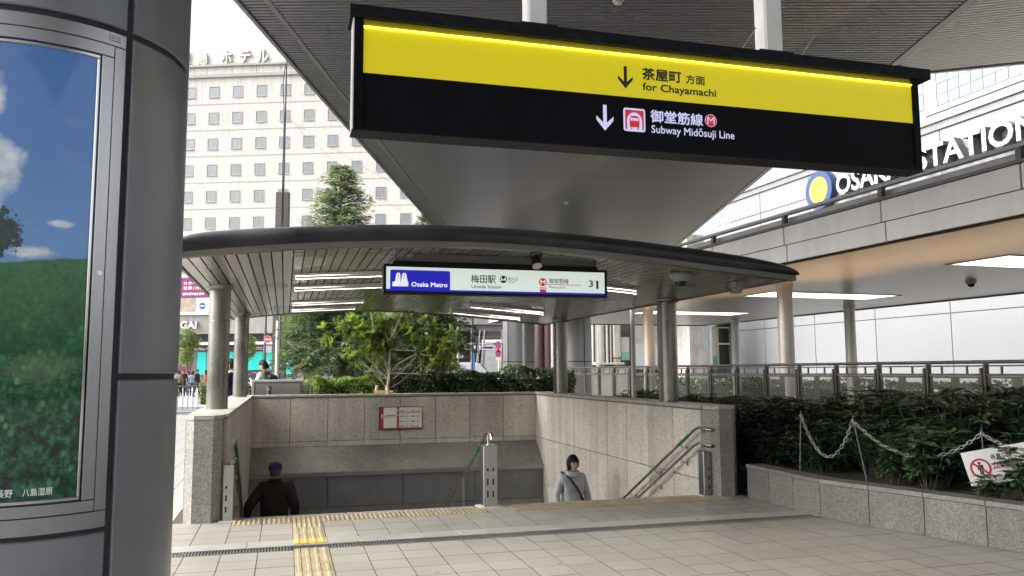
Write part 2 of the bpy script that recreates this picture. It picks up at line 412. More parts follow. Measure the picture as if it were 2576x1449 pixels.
floor = structure(G, 'floor', gsheet([(-14, WA0, 2, 33), (WA1, 12, 2, 9.3), (WA0, WA1, 2, WB0)], -.0052), m_mortar)
def tile_mesh(name, s, mat):
    mb = MB(); e = .0012; h = s / 2
    vs = [(-h, -h, -.012), (h, -h, -.012), (h, h, -.012), (-h, h, -.012), (-h, -h, -.002), (h, -h, -.002), (h, h, -.002), (-h, h, -.002)]
    q = h - e
    vs += [(-q, -q, 0), (q, -q, 0), (q, q, 0), (-q, q, 0)]
    mb._add(vs, [(8, 9, 10, 11)]); mb.cur = 1                  # grout stands against the edges
    mb._add(vs, [(4 + k, 4 + (k + 1) % 4, 8 + (k + 1) % 4, 8 + k) for k in range(4)] + [(k, (k + 1) % 4, 4 + (k + 1) % 4, 4 + k) for k in range(4)])
    return mb.mesh(name, [mat, m_mortar])
t_in, t_out = tile_mesh('tile', .2950, m_tile), tile_mesh('paver', .2950, m_plaza)
cells = []
ROWS_A = [7.53 - .3 * (k + 1) + .15 for k in range(16)]
ROWS_B = [7.97 + .3 * k + .15 for k in range(82)]
for i in range(-46, 40):
    a = .11 + .3 * i + .15
    for b in ROWS_A:
        if i == 0: continue
        cells.append((a, b, a < -2.9))
    for k, b in enumerate(ROWS_B):
        if a > -.97 and k > 2: continue
        if i == 0: continue
        if a > 5.5: continue
        cells.append((a, b, a < -.97 and k > 2))
for i in range(-4, 18):                                   # cut row beside the gaps in the tactile strip and at the stair ends
    a = .11 + .3 * i + .15
    if i in (-4, -3, 7) or i >= 17: cells.append((a, 9.02, False))
scored = []
for a, b, out in cells:
    w = G.w(a, b); p = seen(w)
    vis = 395 < p[0] < 2640 and 980 < p[1] < 1500
    q = seen(G.w(a + .3, b)); q2 = seen(G.w(a, b + .3))
    area = abs((q[0] - p[0]) * (q2[1] - p[1]) - (q[1] - p[1]) * (q2[0] - p[0])) if vis else 0
    scored.append((area, a, b, out))
scored.sort(key=lambda s: -s[0])
rest = [MB(), MB()]
for k, (area, a, b, out) in enumerate(scored):
    if k < 290 and area > 0:
        piece(floor, 'tile', t_out if out else t_in, (a, b, random.uniform(-.0012, .0004)))
    else:
        z = random.uniform(-.001, 0); rest[out].quad((a - .147, b - .147, z), (a + .147, b - .147, z), (a + .147, b + .147, z), (a - .147, b + .147, z))
part(floor, 'tile_field', rest[0], m_tile, kind='stuff'); part(floor, 'paver_field', rest[1], m_plaza, kind='stuff')
# tactile paving
def blister(name, mat):
    mb = MB(); h = .147; mb.bbox(-h, h, -h, h, -.012, .004, .003)
    for i in range(6):
        for j in range(6):
            x, y = -.1225 + .049 * i, -.1225 + .049 * j
            mb.lathe([(.016, .004), (.0145, .008), (.010, .0105), (.0001, .0105)], (x, y, 0), 8)
    return mb.mesh(name, mat)
def bars(name, mat, ln=.147):
    mb = MB(); h = .147; mb.bbox(-h, h, -ln, ln, -.012, .004, .003)
    for i in range(4):
        x = -.1103 + .0735 * i; mb.hexa([(x - .017, -ln + .008, .004), (x + .017, -ln + .008, .004), (x + .017, ln - .008, .004), (x - .017, ln - .008, .004), (x - .011, -ln + .018, .010), (x + .011, -ln + .018, .010), (x + .011, ln - .018, .010), (x - .011, ln - .018, .010)])
    return mb.mesh(name, mat)
tm, bm_, bm2 = blister('tactile_tile', m_tact), bars('tactile_tile', m_tact), bars('tactile_tile', m_tact2, .10)
for i in range(-2, 17):
    if i == 7: continue
    piece(floor, 'tactile_tile', tm, (.11 + .3 * i + .15, 9.02, 0))
piece(floor, 'tactile_tile', tm, (.26, 8.72, 0))
for b in (8.42, 8.12): piece(floor, 'tactile_tile', bm_, (.26, b, 0))
piece(floor, 'tactile_tile', bm2, (.26, 7.86, .007), rot=(0, 0, 0))
for k in range(9): piece(floor, 'tactile_tile', bm_, (.26, 7.55 - .15 - .3 * k + .02, 0))
# nosing
nose = MB()
for k in range(9): nose.bbox(WA0 + .03 + k * .63, WA0 + .03 + k * .63 + .625, 9.172, 9.33, -.1, .001, .006)
part(floor, 'stair_nosing', nose, M('nosing_stone', (.27, .255, .22), .55, var=.1, vs=4, speck=.2, ss=80))

# drain across the floor: steel cover strip and bars
dr = thing(G, 'drain_channel', 'stainless steel drain grating running across the tiled floor before the stairs', 'drain', 2.0, 7.75)
mb = MB(); mb.quad((-3.2, 7.531, -.0042), (5.46, 7.531, -.0042), (5.46, 7.721, -.0042), (-3.2, 7.721, -.0042)); part(dr, 'channel', mb, m_hole)
for k in range(9):
    a0 = -3.2 + k * .97; a1 = min(a0 + .966, 5.46)
    if a0 < .11 < a1: a1b = a1
    mb = MB(); mb.bbox(a0, a1, 7.722, 7.968, -.014, .003, .003); part(dr, 'cover_plate', mb, M('cover_steel', (.40, .39, .37), .35, .45, var=.12, vs=3, rvar=.1))
mb = MB(); mb.box(-3.2, 5.46, 7.531, 7.538, -.0040, .002); part(dr, 'rim', mb, m_steeld)
mb = MB(); mb.box(-.0065, .0065, 7.539 - 7.63, 7.721 - 7.63, -.010, 0); barm = mb.mesh('bar', m_steeld)
for k in range(295):
    a = -2.28 + k * .0262
    if .10 < a < .42: continue
    piece(dr, 'bar', barm, (a, 7.63, .001))

# ================================================================== stairwell
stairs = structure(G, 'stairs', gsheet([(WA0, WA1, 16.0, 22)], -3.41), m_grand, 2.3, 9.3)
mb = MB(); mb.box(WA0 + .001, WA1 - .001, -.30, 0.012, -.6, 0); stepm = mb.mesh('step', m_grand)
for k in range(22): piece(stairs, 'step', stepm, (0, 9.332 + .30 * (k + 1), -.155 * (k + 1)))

CAPZ = 1.09
def granite_wall(name, label, pts, back, rows, n, joint=.0055):
    """pts: start and end of the inner face seen from above; slabs stand proud of a core"""
    (x0, y0), (x1, y1) = pts
    root = thing(G, name, label, 'wall', (x0 + x1) / 2, (y0 + y1) / 2)
    d = Vector((x1 - x0, y1 - y0, 0)); Ln = d.length; d.normalize(); nrm = Vector((d.y, -d.x, 0))
    if nrm.dot(Vector(back).to_3d() if len(back) == 3 else Vector((back[0], back[1], 0))) > 0: nrm = -nrm      # towards the stairs
    def hexw(mb, s0, s1, t0, t1, z0, z1):
        P = [Vector((x0, y0, 0)) + d * s + nrm * t for s, t in ((s0, t0), (s1, t0), (s1, t1), (s0, t1))]
        if (P[1] - P[0]).cross(P[3] - P[0]).z < 0: P = [P[0], P[3], P[2], P[1]]
        mb.hexa([(p.x, p.y, z0) for p in P] + [(p.x, p.y, z1) for p in P])
    mb = MB(); hexw(mb, 0, Ln, -.36, -.034, -3.4, 1.035); part(root, 'core', mb, M('wall_core', (.12, .115, .11), .9))
    w = Ln / n
    for z0, z1 in rows:
        for k in range(n):
            mb = MB(); hexw(mb, k * w + joint, (k + 1) * w - joint, -.03, 0, z0 + joint, z1 - joint); part(root, 'slab', mb, m_gran)
    return root, hexw, Ln
rows = [(.17, 1.045), (-.74, .17), (-1.65, -.74), (-3.3, -1.65)]
rw, hx, Ln = granite_wall('stair_wall', 'speckled granite stair wall along the right flight with handrails', ((WA1, 9.42), (WA1, WB1)), (1, 0), rows, 9)
mb = MB(); hx(mb, -.05, Ln + .02, -.05, .012, 1.045, 1.062); part(rw, 'drip_edge', mb, M('drip_metal', (.16, .15, .14), .5, .5))
for k in range(7):
    mb = MB(); s0 = -.05 + k * (Ln + .42) / 7; s1 = s0 + (Ln + .42) / 7 - .005; hx(mb, s0, s1, -.40, .02, 1.062, CAPZ + .012); part(rw, 'coping', mb, m_cap)
lw, hx, Ln = granite_wall('stair_wall', 'speckled granite stair wall on the left of the flight, beside the bright plaza', ((WA0, 9.42), (WA0, WB1)), (-1, 0), rows, 9)
mb = MB(); hx(mb, -.05, Ln + .02, -.05, .012, 1.045, 1.062); part(lw, 'drip_edge', mb, MATS['drip_metal'])
for k in range(7):
    mb = MB(); s0 = -.05 + k * (Ln + .42) / 7; s1 = s0 + (Ln + .42) / 7 - .005; hx(mb, s0, s1, -.40, .02, 1.062, CAPZ + .012); part(lw, 'coping', mb, m_cap)
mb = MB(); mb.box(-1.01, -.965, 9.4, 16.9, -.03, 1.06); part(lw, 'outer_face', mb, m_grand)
bw_, hx, Ln = granite_wall('stair_wall', 'speckled granite wall at the far end of the stairwell, carrying the red timetable board', ((WA0, WB1), (WA1, WB1)), (0, 1), [(.20, 1.045), (.10, .20)], 8)
mb = MB(); hx(mb, 0, Ln, -.05, .010, 1.045, 1.062); part(bw_, 'drip_edge', mb, MATS['drip_metal'])
for k in range(5):
    mb = MB(); hx(mb, k * Ln / 5, (k + 1) * Ln / 5 - .005, -.36, .018, 1.062, CAPZ + .012); part(bw_, 'coping', mb, m_cap)
# end pillars with chamfered corners
for sx, a0, lab in ((-1, -.985, 'chamfered granite pillar at the left top of the stairs, by the bright plaza'), (1, 5.125, 'chamfered granite pillar at the right top of the stairs, against the dark planter')):
    a1 = a0 + .36; e = .085
    pr = thing(G, 'granite_pillar', lab, 'pillar', a0 + .18, 9.28)
    poly = [(a0 + e, 9.12), (a1 - e, 9.12), (a1, 9.12 + e), (a1, 9.418), (a0, 9.418), (a0, 9.12 + e)]
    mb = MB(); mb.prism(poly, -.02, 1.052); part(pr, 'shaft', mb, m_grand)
    cx, cy = a0 + .18, 9.27
    pl2 = [(cx + (x - cx) * 1.03, cy + (y - cy) * 1.03 if y < 9.4 else 9.366) for x, y in poly]
    mb = MB(); mb.prism(pl2, 1.058, CAPZ + .01); part(pr, 'cap', mb, m_cap)
# sloping hood over the passage
hd = thing(G, 'passage_hood', 'grey sheet metal hood sloping over the underground passage below the timetable wall', 'hood', 2.3, 16.4, -.3)
mb = MB(); mb.xprism([(WB1 - .004, .10), (16.02, -.34), (16.02, -.39), (WB1 - .004, -.39)], WA0 + .004, WA1 - .004); part(hd, 'slope_sheet', mb, m_hood)
mb = MB(); mb.box(WA0 + .003, WA1 - .003, 15.99, 16.06, -.42, -.345); part(hd, 'edge_rail', mb, M('hood_rail', (.36, .355, .34), .32, .9))
for k in range(4):
    w = (WA1 - WA0) / 4; mb = MB(); mb.bbox(WA0 + k * w + .006, WA0 + (k + 1) * w - .006, 16.03, 16.06, -1.0, -.425, .004); part(hd, 'panel', mb, m_hoodp)
mb = MB(); mb.box(WA0 + .003, WA1 - .003, 16.065, 16.3, -1.6, -.43); mb.box(WA0 + .003, WA1 - .003, 15.995, 16.055, -1.12, -1.005); part(hd, 'lintel', mb, m_hood)

# timetable board
tb = thing(G, 'timetable_board', 'red and white train timetable board fixed to the far granite wall', 'timetable', 2.27, 16.47, .4)
m_red = M('sign_crimson', (.33, .03, .05), .5); m_cream = M('sign_cream', (.72, .69, .60), .5); m_ink = M('sign_ink', (.02, .02, .022), .5)
mb = MB(); mb.box(1.83, 2.70, 16.462, 16.497, .392, .845); part(tb, 'back_board', mb, m_black)
mb = MB(); mb.box(1.842, 2.692, 16.459, 16.4615, .402, .836); part(tb, 'red_field', mb, m_red)
for n_, q in (('white_field', (1.919, 2.183, .428, .832)), ('white_field', (2.229, 2.687, .729, .832)), ('white_field', (2.229, 2.687, .430, .720))):
    mb = MB(); mb.box(q[0], q[1], 16.4565, 16.4585, q[2], q[3]); part(tb, n_, mb, m_cream)
mb = MB(); mb.ring((1.914, .655), .038, .046, 16.453, 16.456); part(tb, 'roundel_ring', mb, m_cream)
mb = MB(); mb.disc((1.914, .655), .038, 16.4535, 16.456); part(tb, 'roundel', mb, m_red)
bb = 16.4525
lettering(tb, 'roundel_letter', 'M', 1.889, 1.939, .628, .684, bb, m_cream, .01)
lettering(tb, 'line_name', '御堂筋線', 1.979, 2.161, .652, .689, 16.4555, m_ink, .012)
lettering(tb, 'line_name', 'Midosuji Line', 1.977, 2.128, .619, .634, 16.4555, m_ink, 0, base='M')
for s, z0, z1, x1 in (('なかもず行 Nakamozu', .792, .806, 2.459), ('天王寺行 Tennoji', .686, .699, 2.398), ('新大阪行 Shin-Osaka', .588, .601, 2.43), ('箕面萱野行 Minoh-kayano', .490, .503, 2.49)):
    lettering(tb, 'destination', s, 2.243, x1, z0, z1, 16.4555, m_ink, 0)
for s, z0, z1 in (('始発 5:15 ― 終発  0:08', .740, .772), ('始発 5:18 ― 終発  0:20', .636, .668), ('始発 5:18 ― 終発  0:20', .536, .568), ('始発 5:18 ― 終発 23:56', .441, .471)):
    lettering(tb, 'times', s, 2.242, 2.639, z0, z1, 16.4555, m_ink, .02)
lettering(tb, 'platform_number', '1', 2.199, 2.213, .762, .796, 16.4555, m_cream, .03); lettering(tb, 'platform_number', '2', 2.197, 2.217, .665, .699, 16.4555, m_cream, .03)

# handrails
def handrail(name, label, a, side, z_off=(0.82, .63), post_a=None):
    root = thing(G, name, label, 'handrail', a, 9.3)
    for z in z_off:
        s = .515
        path = [(a, 8.98 if side else 9.20, z), (a, 9.30, z + .01), (a, 9.42, z - .03)] + [(a, 9.42 + t, z - .03 - s * t) for t in (1, 2, 3, 4, 5)]
        mb = MB(); mb.tube(path, .0185, 12); part(root, 'rail', mb, m_steeld if z > .7 else m_steel)
        mb = MB(); mb.tube([(a, 9.55, z - .097), (a, 9.85, z - .2515)], .0205, 12); 
        if z > .7: part(root, 'green_band', mb, M('green_tape', (.01, .13, .06), .5))
        mb = MB(); mb.cyl((a, 8.955 if side else 9.17, z), (a, 9.10 if side else 9.24, z), .0245, n=14); part(root, 'end_sleeve', mb, m_chrome)
        if side:
            for t in (.35, 1.15, 2.0, 2.9):
                b = 9.42 + t; zz = z - .03 - s * t
                mb = MB(); mb.tube([(a, b, zz - .01), (a, b, zz - .06), (a + side * .05, b, zz - .085), (a + side * .085, b, zz - .085)], .008, 8)
                mb.cyl((a + side * .075, b, zz - .085), (a + side * .093, b, zz - .085), .03, n=14); part(root, 'bracket', mb, m_chrome)
    return root
hr = handrail('handrail', 'pair of stainless handrails fixed along the right granite stair wall', 5.02, 1)
hl = handrail('handrail', 'pair of stainless handrails fixed along the left granite stair wall', -.50, -1)
hm = handrail('handrail', 'single stainless handrail on posts down the middle of the stairs', 2.30, 0, (.83,))
for t in (1.25, 2.4, 3.6):
    mb = MB(); mb.cyl((2.30, 9.42 + t, -.155 * (t / .3 + 1)), (2.30, 9.42 + t, .80 - .515 * t), .016, n=12); part(hm, 'baluster', mb, m_steel)
mb = MB(); mb.cyl((2.30, 9.30, .70), (2.30, 9.30, .82), .017, n=12); part(hm, 'neck', mb, m_chrome); mb = MB(); mb.tube([(2.30, 9.17, .83), (2.30, 9.13, .82), (2.30, 9.12, .77)], .0235, 12); part(hm, 'end_bend', mb, m_chrome)
def slotted_post(label, a, b, w, d, h, cols):
    root = thing(G, 'slotted_post', label, 'post', a, b)
    mb = MB(); mb.bbox(a - w / 2, a + w / 2, b - d / 2, b + d / 2, 0, h, .006); part(root, 'casing', mb, m_steel)
    mb = MB(); mb.bbox(a - w * .85, a + w * .85, b - d * .8, b + d * .8, -.01, .006, .004); part(root, 'base_plate', mb, M('post_base', (.5, .48, .43), .6))
    for c in cols:
        for z0, z1 in ((h * .58, h * .63), (h * .36, h * .46), (h * .16, h * .26)):
            mb = MB(); mb.box(a + c - .009, a + c + .009, b - d / 2 - .003, b - d / 2 + .01, z0, z1); part(root, 'slot', mb, m_hole)
    return root
slotted_post('wide slotted stainless post at the head of the middle handrail', 2.30, 9.27, .165, .15, .70, (-.032, .032))
slotted_post('narrow slotted stainless post against the right granite pillar', 5.06, 9.25, .10, .14, .55, (.02,))
slotted_post('narrow slotted stainless post against the left granite pillar', -.545, 9.22, .105, .14, .58, (-.02,))

# ================================================================== curved entrance canopy
CA0, CA1, CF, CB = -1.03, 5.47, 7.80, 16.85
CM = (CA0 + CA1) / 2; CH = (CA1 - CA0) / 2
ZP = ((-1.1, 2.585), (-.6, 2.648), (.02, 2.716), (.8, 2.772), (1.5, 2.795), (2.1, 2.795), (2.75, 2.772), (3.5, 2.720), (3.94, 2.69), (4.78, 2.615), (5.5, 2.555))
_zc = np.polyfit([q[0] for q in ZP], [q[1] for q in ZP], 4)
def zs(a): return float(np.polyval(_zc, a))                  # the vault: flat arch, highest left of the middle
cn = thing(G, 'entrance_canopy', 'low arched metal canopy with dark rounded edge over the stairwell', 'canopy', CM, 12.3)
# roof shell: rounded nose in front and behind, closing to points at the sides
mb = MB(); mb.smooth = True; NA = 48; prof = []
NP = 9
def roof_sec(a):
    t = max(-1, min(1, (a - CM) / CH)); T = .185 * max(0, 1 - abs(t) ** (22 if t < 0 else 9)) ** .5 + .004; z0 = zs(a) + .035
    nose = .16 * max(0.02, 1 - abs(t) ** 10)
    P = []
    for k in range(NP): q = math.pi / 2 * k / (NP - 1); P.append((CF - .02 + nose * (1 - math.cos(math.pi / 2 - (math.pi / 2 - q))) * 1.6 - .05 * math.sin(q * 2) , z0 + T * math.sin(q)))
    P.append((CF + 2, z0 + T * 1.02 + .02)); P.append((CB - 2, z0 + T * 1.02 + .02))
    for k in range(NP): q = math.pi / 2 * (1 - k / (NP - 1)); P.append((CB + .02 - nose * (1 - math.cos(q)) * 1.6, z0 + T * math.sin(q)))
    return P
secs = []
for i in range(NA + 1):
    u = -math.cos(math.pi * i / NA); a = CM + CH * u
    secs.append([(a, y, z) for y, z in roof_sec(a)])
n = len(secs[0]); vs = [p for s_ in secs for p in s_]
mb._add(vs, [(i * n + k, (i + 1) * n + k, (i + 1) * n + k + 1, i * n + k + 1) for i in range(NA) for k in range(n - 1)])
part(cn, 'roof_shell', mb, m_fasc)
def arc_strip(b0, b1, dz0, dz1, mat, name, a0=CA0 + .01, a1=CA1 - .01, nseg=40):
    mb = MB(); mb.smooth = False
    for k in range(nseg):
        x0, x1 = a0 + (a1 - a0) * k / nseg, a0 + (a1 - a0) * (k + 1) / nseg
        mb.hexa([(x0, b0, zs(x0) + dz0), (x1, b0, zs(x1) + dz0), (x1, b1, zs(x1) + dz0), (x0, b1, zs(x0) + dz0), (x0, b0, zs(x0) + dz1), (x1, b0, zs(x1) + dz1), (x1, b1, zs(x1) + dz1), (x0, b1, zs(x0) + dz1)])
    part(cn, name, mb, mat)
arc_strip(CF - .012, CF + .10, -.022, .034, m_lip, 'front_lip'); arc_strip(CB - .06, CB + .01, -.02, .036, m_lip, 'rear_lip')
arc_strip(CF + .101, CB - .061, .022, .034, m_gap, 'soffit_backing')
for x in (CA0 + .012, CA1 - .012):
    mb = MB(); mb.box(x - .014, x + .014, CF + .10, CB - .06, zs(x) - .015, zs(x) + .05); part(cn, 'side_trim', mb, m_lip)
# soffit strips, three lengths each
NS = 61; pw = (CA1 - CA0 - .06) / NS
segs = [(CF + .103, 10.62), (10.626, 15.50), (15.506, CB - .063)]
sm = []
for b0, b1 in segs:
    q = MB(); q.box(-(pw - .013) / 2, (pw - .013) / 2, -(b1 - b0) / 2, (b1 - b0) / 2, -.004, .016); sm.append(q.mesh('soffit_strip', m_soff))
for k in range(NS):
    a = CA0 + .03 + pw * (k + .5); sl = (zs(a + .01) - zs(a - .01)) / .02
    for (b0, b1), me in zip(segs, sm): piece(cn, 'soffit_strip', me, (a, (b0 + b1) / 2, zs(a) + random.uniform(-.0008, .0008)), (0, -math.atan(sl) + random.uniform(-.006, .006), 0))
# access hatches outlined in the soffit
for a0, a1, b0, b1 in ((.05, 1.0, 8.15, 8.42), (-.35, .0, 11.0, 11.35), (-.3, .05, 14.9, 15.2), (4.1, 4.7, 11.3, 11.9), (4.3, 4.9, 9.0, 9.3)):
    q = MB()
    for x0, x1, y0, y1 in ((a0, a1, b0, b0 + .012), (a0, a1, b1 - .012, b1), (a0, a0 + .012, b0 + .012, b1 - .012), (a1 - .012, a1, b0 + .012, b1 - .012)):
        q.hexa([(x0, y0, zs(x0) - .009), (x1, y0, zs(x1) - .009), (x1, y1, zs(x1) - .009), (x0, y1, zs(x0) - .009), (x0, y0, zs(x0) - .005), (x1, y0, zs(x1) - .005), (x1, y1, zs(x1) - .005), (x0, y1, zs(x0) - .005)])
    part(cn, 'hatch_frame', q, M('hatch_trim', (.22, .215, .2), .4, .8))
for a, b in ((-.80, 10.70), (-.785, 15.75), (5.36, 15.55), (5.34, 10.72)):
    mb = MB(); zt = zs(a); mb.cyl((a, b, CAPZ - .01), (a, b, 2.18), .127, n=32, caps=False); mb.cyl((a, b, 2.184), (a, b, zt + .02), .1275, n=32, caps=False)
    c = part(cn, 'column', mb, m_pole)
    mb = MB(); mb.lathe([(.128, 0), (.168, .02), (.168, .045)], (a, b, zt - .045), 32); part(cn, 'collar', mb, m_pole, under=c)
    mb = MB(); mb.lathe([(.131, 0), (.131, .006), (.127, .007)], (a, b, 2.18), 32); part(cn, 'joint_ring', mb, M('joint_ring', (.2, .19, .17), .5, .6), under=c)
    if a > 0: mb = MB(); mb.box(a - .150, a - .118, b - .045, b + .045, CAPZ + .012, zt - .01); part(cn, 'cable_duct', mb, m_pole, under=c)

# fluorescent battens
m_lamp = M('tube_lamp', (.95, .95, .92), .4, emit=7, ecol=(1, .98, .90)); m_fix = M('batten_body', (.6, .6, .57), .4)
TL = [(.07, 1.32, 9.95, 'nearest tube light on the left half of the arched canopy ceiling, beside the blue sign'), (.07, 1.32, 11.40, 'second nearest tube light on the left half of the arched canopy ceiling'),
      (.07, 1.28, 13.95, 'third tube light from the front on the left half of the canopy ceiling'), (.07, 1.26, 15.45, 'farthest tube light on the left half of the arched canopy ceiling'),
      (3.12, 4.52, 9.95, 'tube light peeking out behind the right end of the station sign'), (3.12, 4.53, 14.05, 'nearer of two tube lights below the station sign on the right'), (3.12, 4.54, 15.60, 'farther of two tube lights below the station sign, above the traffic signs')]
for a0, a1, b, lab in TL:
    r_ = thing(G, 'tube_light', lab, 'light', (a0 + a1) / 2, b, zs((a0 + a1) / 2), group='tube lights under the arched canopy')
    z0, z1 = zs(a0), zs(a1)
    mb = MB(); mb.hexa([(a0, b - .05, z0 - .035), (a1, b - .05, z1 - .035), (a1, b + .05, z1 - .035), (a0, b + .05, z0 - .035), (a0, b - .05, z0 - .006), (a1, b - .05, z1 - .006), (a1, b + .05, z1 - .006), (a0, b + .05, z0 - .006)]); part(r_, 'body', mb, m_fix)
    mb = MB(); mb.hexa([(a0 + .031, b - .020, z0 - .064), (a1 - .031, b - .020, z1 - .064), (a1 - .031, b + .020, z1 - .064), (a0 + .031, b + .020, z0 - .064), (a0 + .031, b - .020, z0 - .037), (a1 - .031, b - .020, z1 - .037), (a1 - .031, b + .020, z1 - .037), (a0 + .031, b + .020, z0 - .037)]); part(r_, 'lamp_cover', mb, m_lamp)
    for s_ in (-.026, .026):
        mb = MB(); mb.hexa([(a0 + .031, b + s_ - .004, z0 - .068), (a1 - .031, b + s_ - .004, z1 - .068), (a1 - .031, b + s_ + .004, z1 - .068), (a0 + .031, b + s_ + .004, z0 - .068), (a0 + .031, b + s_ - .004, z0 - .036), (a1 - .031, b + s_ - .004, z1 - .036), (a1 - .031, b + s_ + .004, z1 - .036), (a0 + .031, b + s_ + .004, z0 - .036)]); part(r_, 'added_shield', mb, m_fix)  # side plates added to keep the lamp's light off the soffit
    mb = MB(); mb.beam((a0, b, z0 - .045), (a0 + .03, b, z0 - .045), .085, .075); part(r_, 'end_cap', mb, m_fix); mb = MB(); mb.beam((a1 - .03, b, z1 - .045), (a1, b, z1 - .045), .085, .075); part(r_, 'end_cap', mb, m_fix)

# dome camera, box camera, spotlight on the canopy ceiling
a, b = 4.32, 8.33; z = zs(a)
r_ = thing(G, 'dome_camera', 'white dome security camera under the right part of the arched canopy', 'camera', a, b, z)
mb = MB(); mb.lathe([(.0, -.004), (.115, -.004), (.125, -.02), (.12, -.06), (.09, -.09), (.07, -.10)], (a, b, z), 32); part(r_, 'housing', mb, M('camera_body', (.26, .26, .255), .4))
mb = MB(); mb.lathe([(.068, -.092), (.066, -.12), (.045, -.148), (.0001, -.158)], (a, b, z), 24); part(r_, 'dome', mb, M('smoked_dome', (.01, .01, .012), .08))
a, b = 5.05, 8.42; z = zs(a)
r_ = thing(G, 'box_camera', 'small beige box fitting with cables at the right tip of the canopy', 'camera', a, b, z)
mb = MB(); mb.bbox(a - .02, a + .11, b - .08, b + .08, z - .075, z - .01, .006); part(r_, 'upper_box', mb, M('beige_plastic', (.28, .27, .245), .5))
mb = MB(); mb.hexa([(a - .02, b - .06, z - .15), (a + .07, b - .06, z - .15), (a + .07, b + .06, z - .15), (a - .02, b + .06, z - .15), (a, b - .07, z - .078), (a + .09, b - .07, z - .078), (a + .09, b + .07, z - .078), (a, b + .07, z - .078)]); part(r_, 'lower_box', mb, MATS['beige_plastic'])
mb = MB()
for o in (0, .035): mb.tube([(a - .10 + o, b - .02, z - .01), (a - .105 + o, b - .03, z - .08), (a - .09 + o, b - .05, z - .125), (a - .01, b - .05, z - .13)], .005, 6)
part(r_, 'cable', mb, m_black)
a, b = 2.50, 8.02; z = zs(a)
r_ = thing(G, 'spotlight', 'small black spotlight aimed at the white station sign', 'spotlight', a, b, z)
mb = MB(); mb.tube([(a - .055, b, z - .005), (a - .06, b, z - .06), (a - .05, b + .01, z - .085)], .007, 6); mb.tube([(a + .055, b, z - .005), (a + .06, b, z - .06), (a + .05, b + .01, z - .085)], .007, 6); mb.box(a - .06, a + .06, b - .02, b + .02, z - .012, z - .002); part(r_, 'yoke', mb, m_black)
mb = MB(); ax = Vector((0, -.55, -.83)); c0 = Vector((a, b + .02, z - .05)); mb.tube([c0, c0 + ax * .06, c0 + ax * .12], [.042, .052, .056], 20); part(r_, 'can', mb, m_black)
mb = MB(); mb.tube([c0 + ax * .1205, c0 + ax * .123], [.050, .050], 20); part(r_, 'lens', mb, M('lens_glass', (.5, .45, .4), .15))

# ------------------------------------------------------------------ station name sign under the canopy
SB = 8.40
ms = thing(G, 'station_sign', 'illuminated white and blue metro station sign hanging under the arched canopy', 'sign', 2.2, SB, 2.37)
m_lw = M('lightbox_white', (.66, .70, .66), .4, emit=.15, ecol=(.86, 1, .93)); m_lb = M('lightbox_blue', (.012, .012, .30), .35, emit=.10, ecol=(.03, .03, 1)); m_lr = M('lightbox_red', (.55, .02, .02), .4, emit=.09, ecol=(.9, .03, .02)); m_lk = M('lightbox_ink', (.008, .01, .014), .45)
m_lwt = M('lightbox_white_print', (.8, .82, .85), .4, emit=.16, ecol=(.9, .95, 1))
mb = MB(); mb.box(.97, 3.44, SB, SB + .20, 2.362, 2.66); part(ms, 'case', mb, m_black)
mb = MB(); mb.frame(.962, 3.446, 2.358, 2.664, .026, SB - .012, SB - .0005); part(ms, 'case_frame', mb, m_black)
mb = MB(); mb.box(.99, 3.418, SB - .004, SB - .0005, 2.386, 2.640); part(ms, 'white_face', mb, m_lw)
mb = MB(); mb.box(.989, 3.417, SB - .0065, SB - .0045, 2.385, 2.404); part(ms, 'blue_stripe', mb, m_lb)
def rrect(x0, x1, z0, z1, r, corners=(1, 1, 1, 1), n=6):
    P = []
    for (cx, cz, q0), use in zip(((x1 - r, z1 - r, 0), (x0 + r, z1 - r, 90), (x0 + r, z0 + r, 180), (x1 - r, z0 + r, 270)), corners):
        if use: P += [(cx + r * math.cos(R(q0 + 90 * k / n)), cz + r * math.sin(R(q0 + 90 * k / n))) for k in range(n + 1)]
        else: P.append((x1 if q0 in (0, 270) else x0, z1 if q0 in (0, 90) else z0))
    return P
mb = MB(); mb.vprism(rrect(1.03, 1.663, 2.386, 2.605, .018, (1, 1, 0, 0)), SB - .0085, SB - .007); part(ms, 'blue_panel', mb, m_lb)
# twin-ribbon emblem
y0, y1 = SB - .0115, SB - .009
em = MB()
em.vprism([(1.050, 2.432), (1.056, 2.480), (1.100, 2.480), (1.094, 2.432)], y0, y1)
for o in (0, .062):
    em.vprism([(1.075 + o, 2.432), (1.092 + o, 2.560), (1.104 + o, 2.574), (1.126 + o, 2.574), (1.114 + o, 2.560), (1.106 + o, 2.432)], y0, y1)
em.vprism([(1.106, 2.432), (1.118, 2.560), (1.126, 2.574), (1.134, 2.560), (1.140, 2.480), (1.137, 2.432)], y0 + .0003, y1)
em.vprism([(1.168, 2.432), (1.180, 2.560), (1.188, 2.574), (1.197, 2.560), (1.214, 2.480), (1.222, 2.480), (1.218, 2.432)], y0 + .0003, y1)
part(ms, 'emblem', em, m_lwt)
yb = SB - .0098
lettering(ms, 'operator_name', 'Osaka Metro', 1.253, 1.634, 2.434, 2.480, yb, m_lwt, .035, base='O')
yb = SB - .006
lettering(ms, 'station_name', '梅田駅', 1.893, 2.162, 2.487, 2.576, yb, m_lk, .012)
lettering(ms, 'station_name_roman', 'Umeda Station', 1.896, 2.224, 2.432, 2.467, yb, m_lk, .006, base='U')
mb = MB(); mb.disc((2.2485, 2.5335), .040, yb, SB - .0045); part(ms, 'exit_roundel', mb, m_lk)
lettering(ms, 'exit_number', '3-A', 2.2165, 2.281, 2.517, 2.551, yb - .0025, m_lwt, .05)
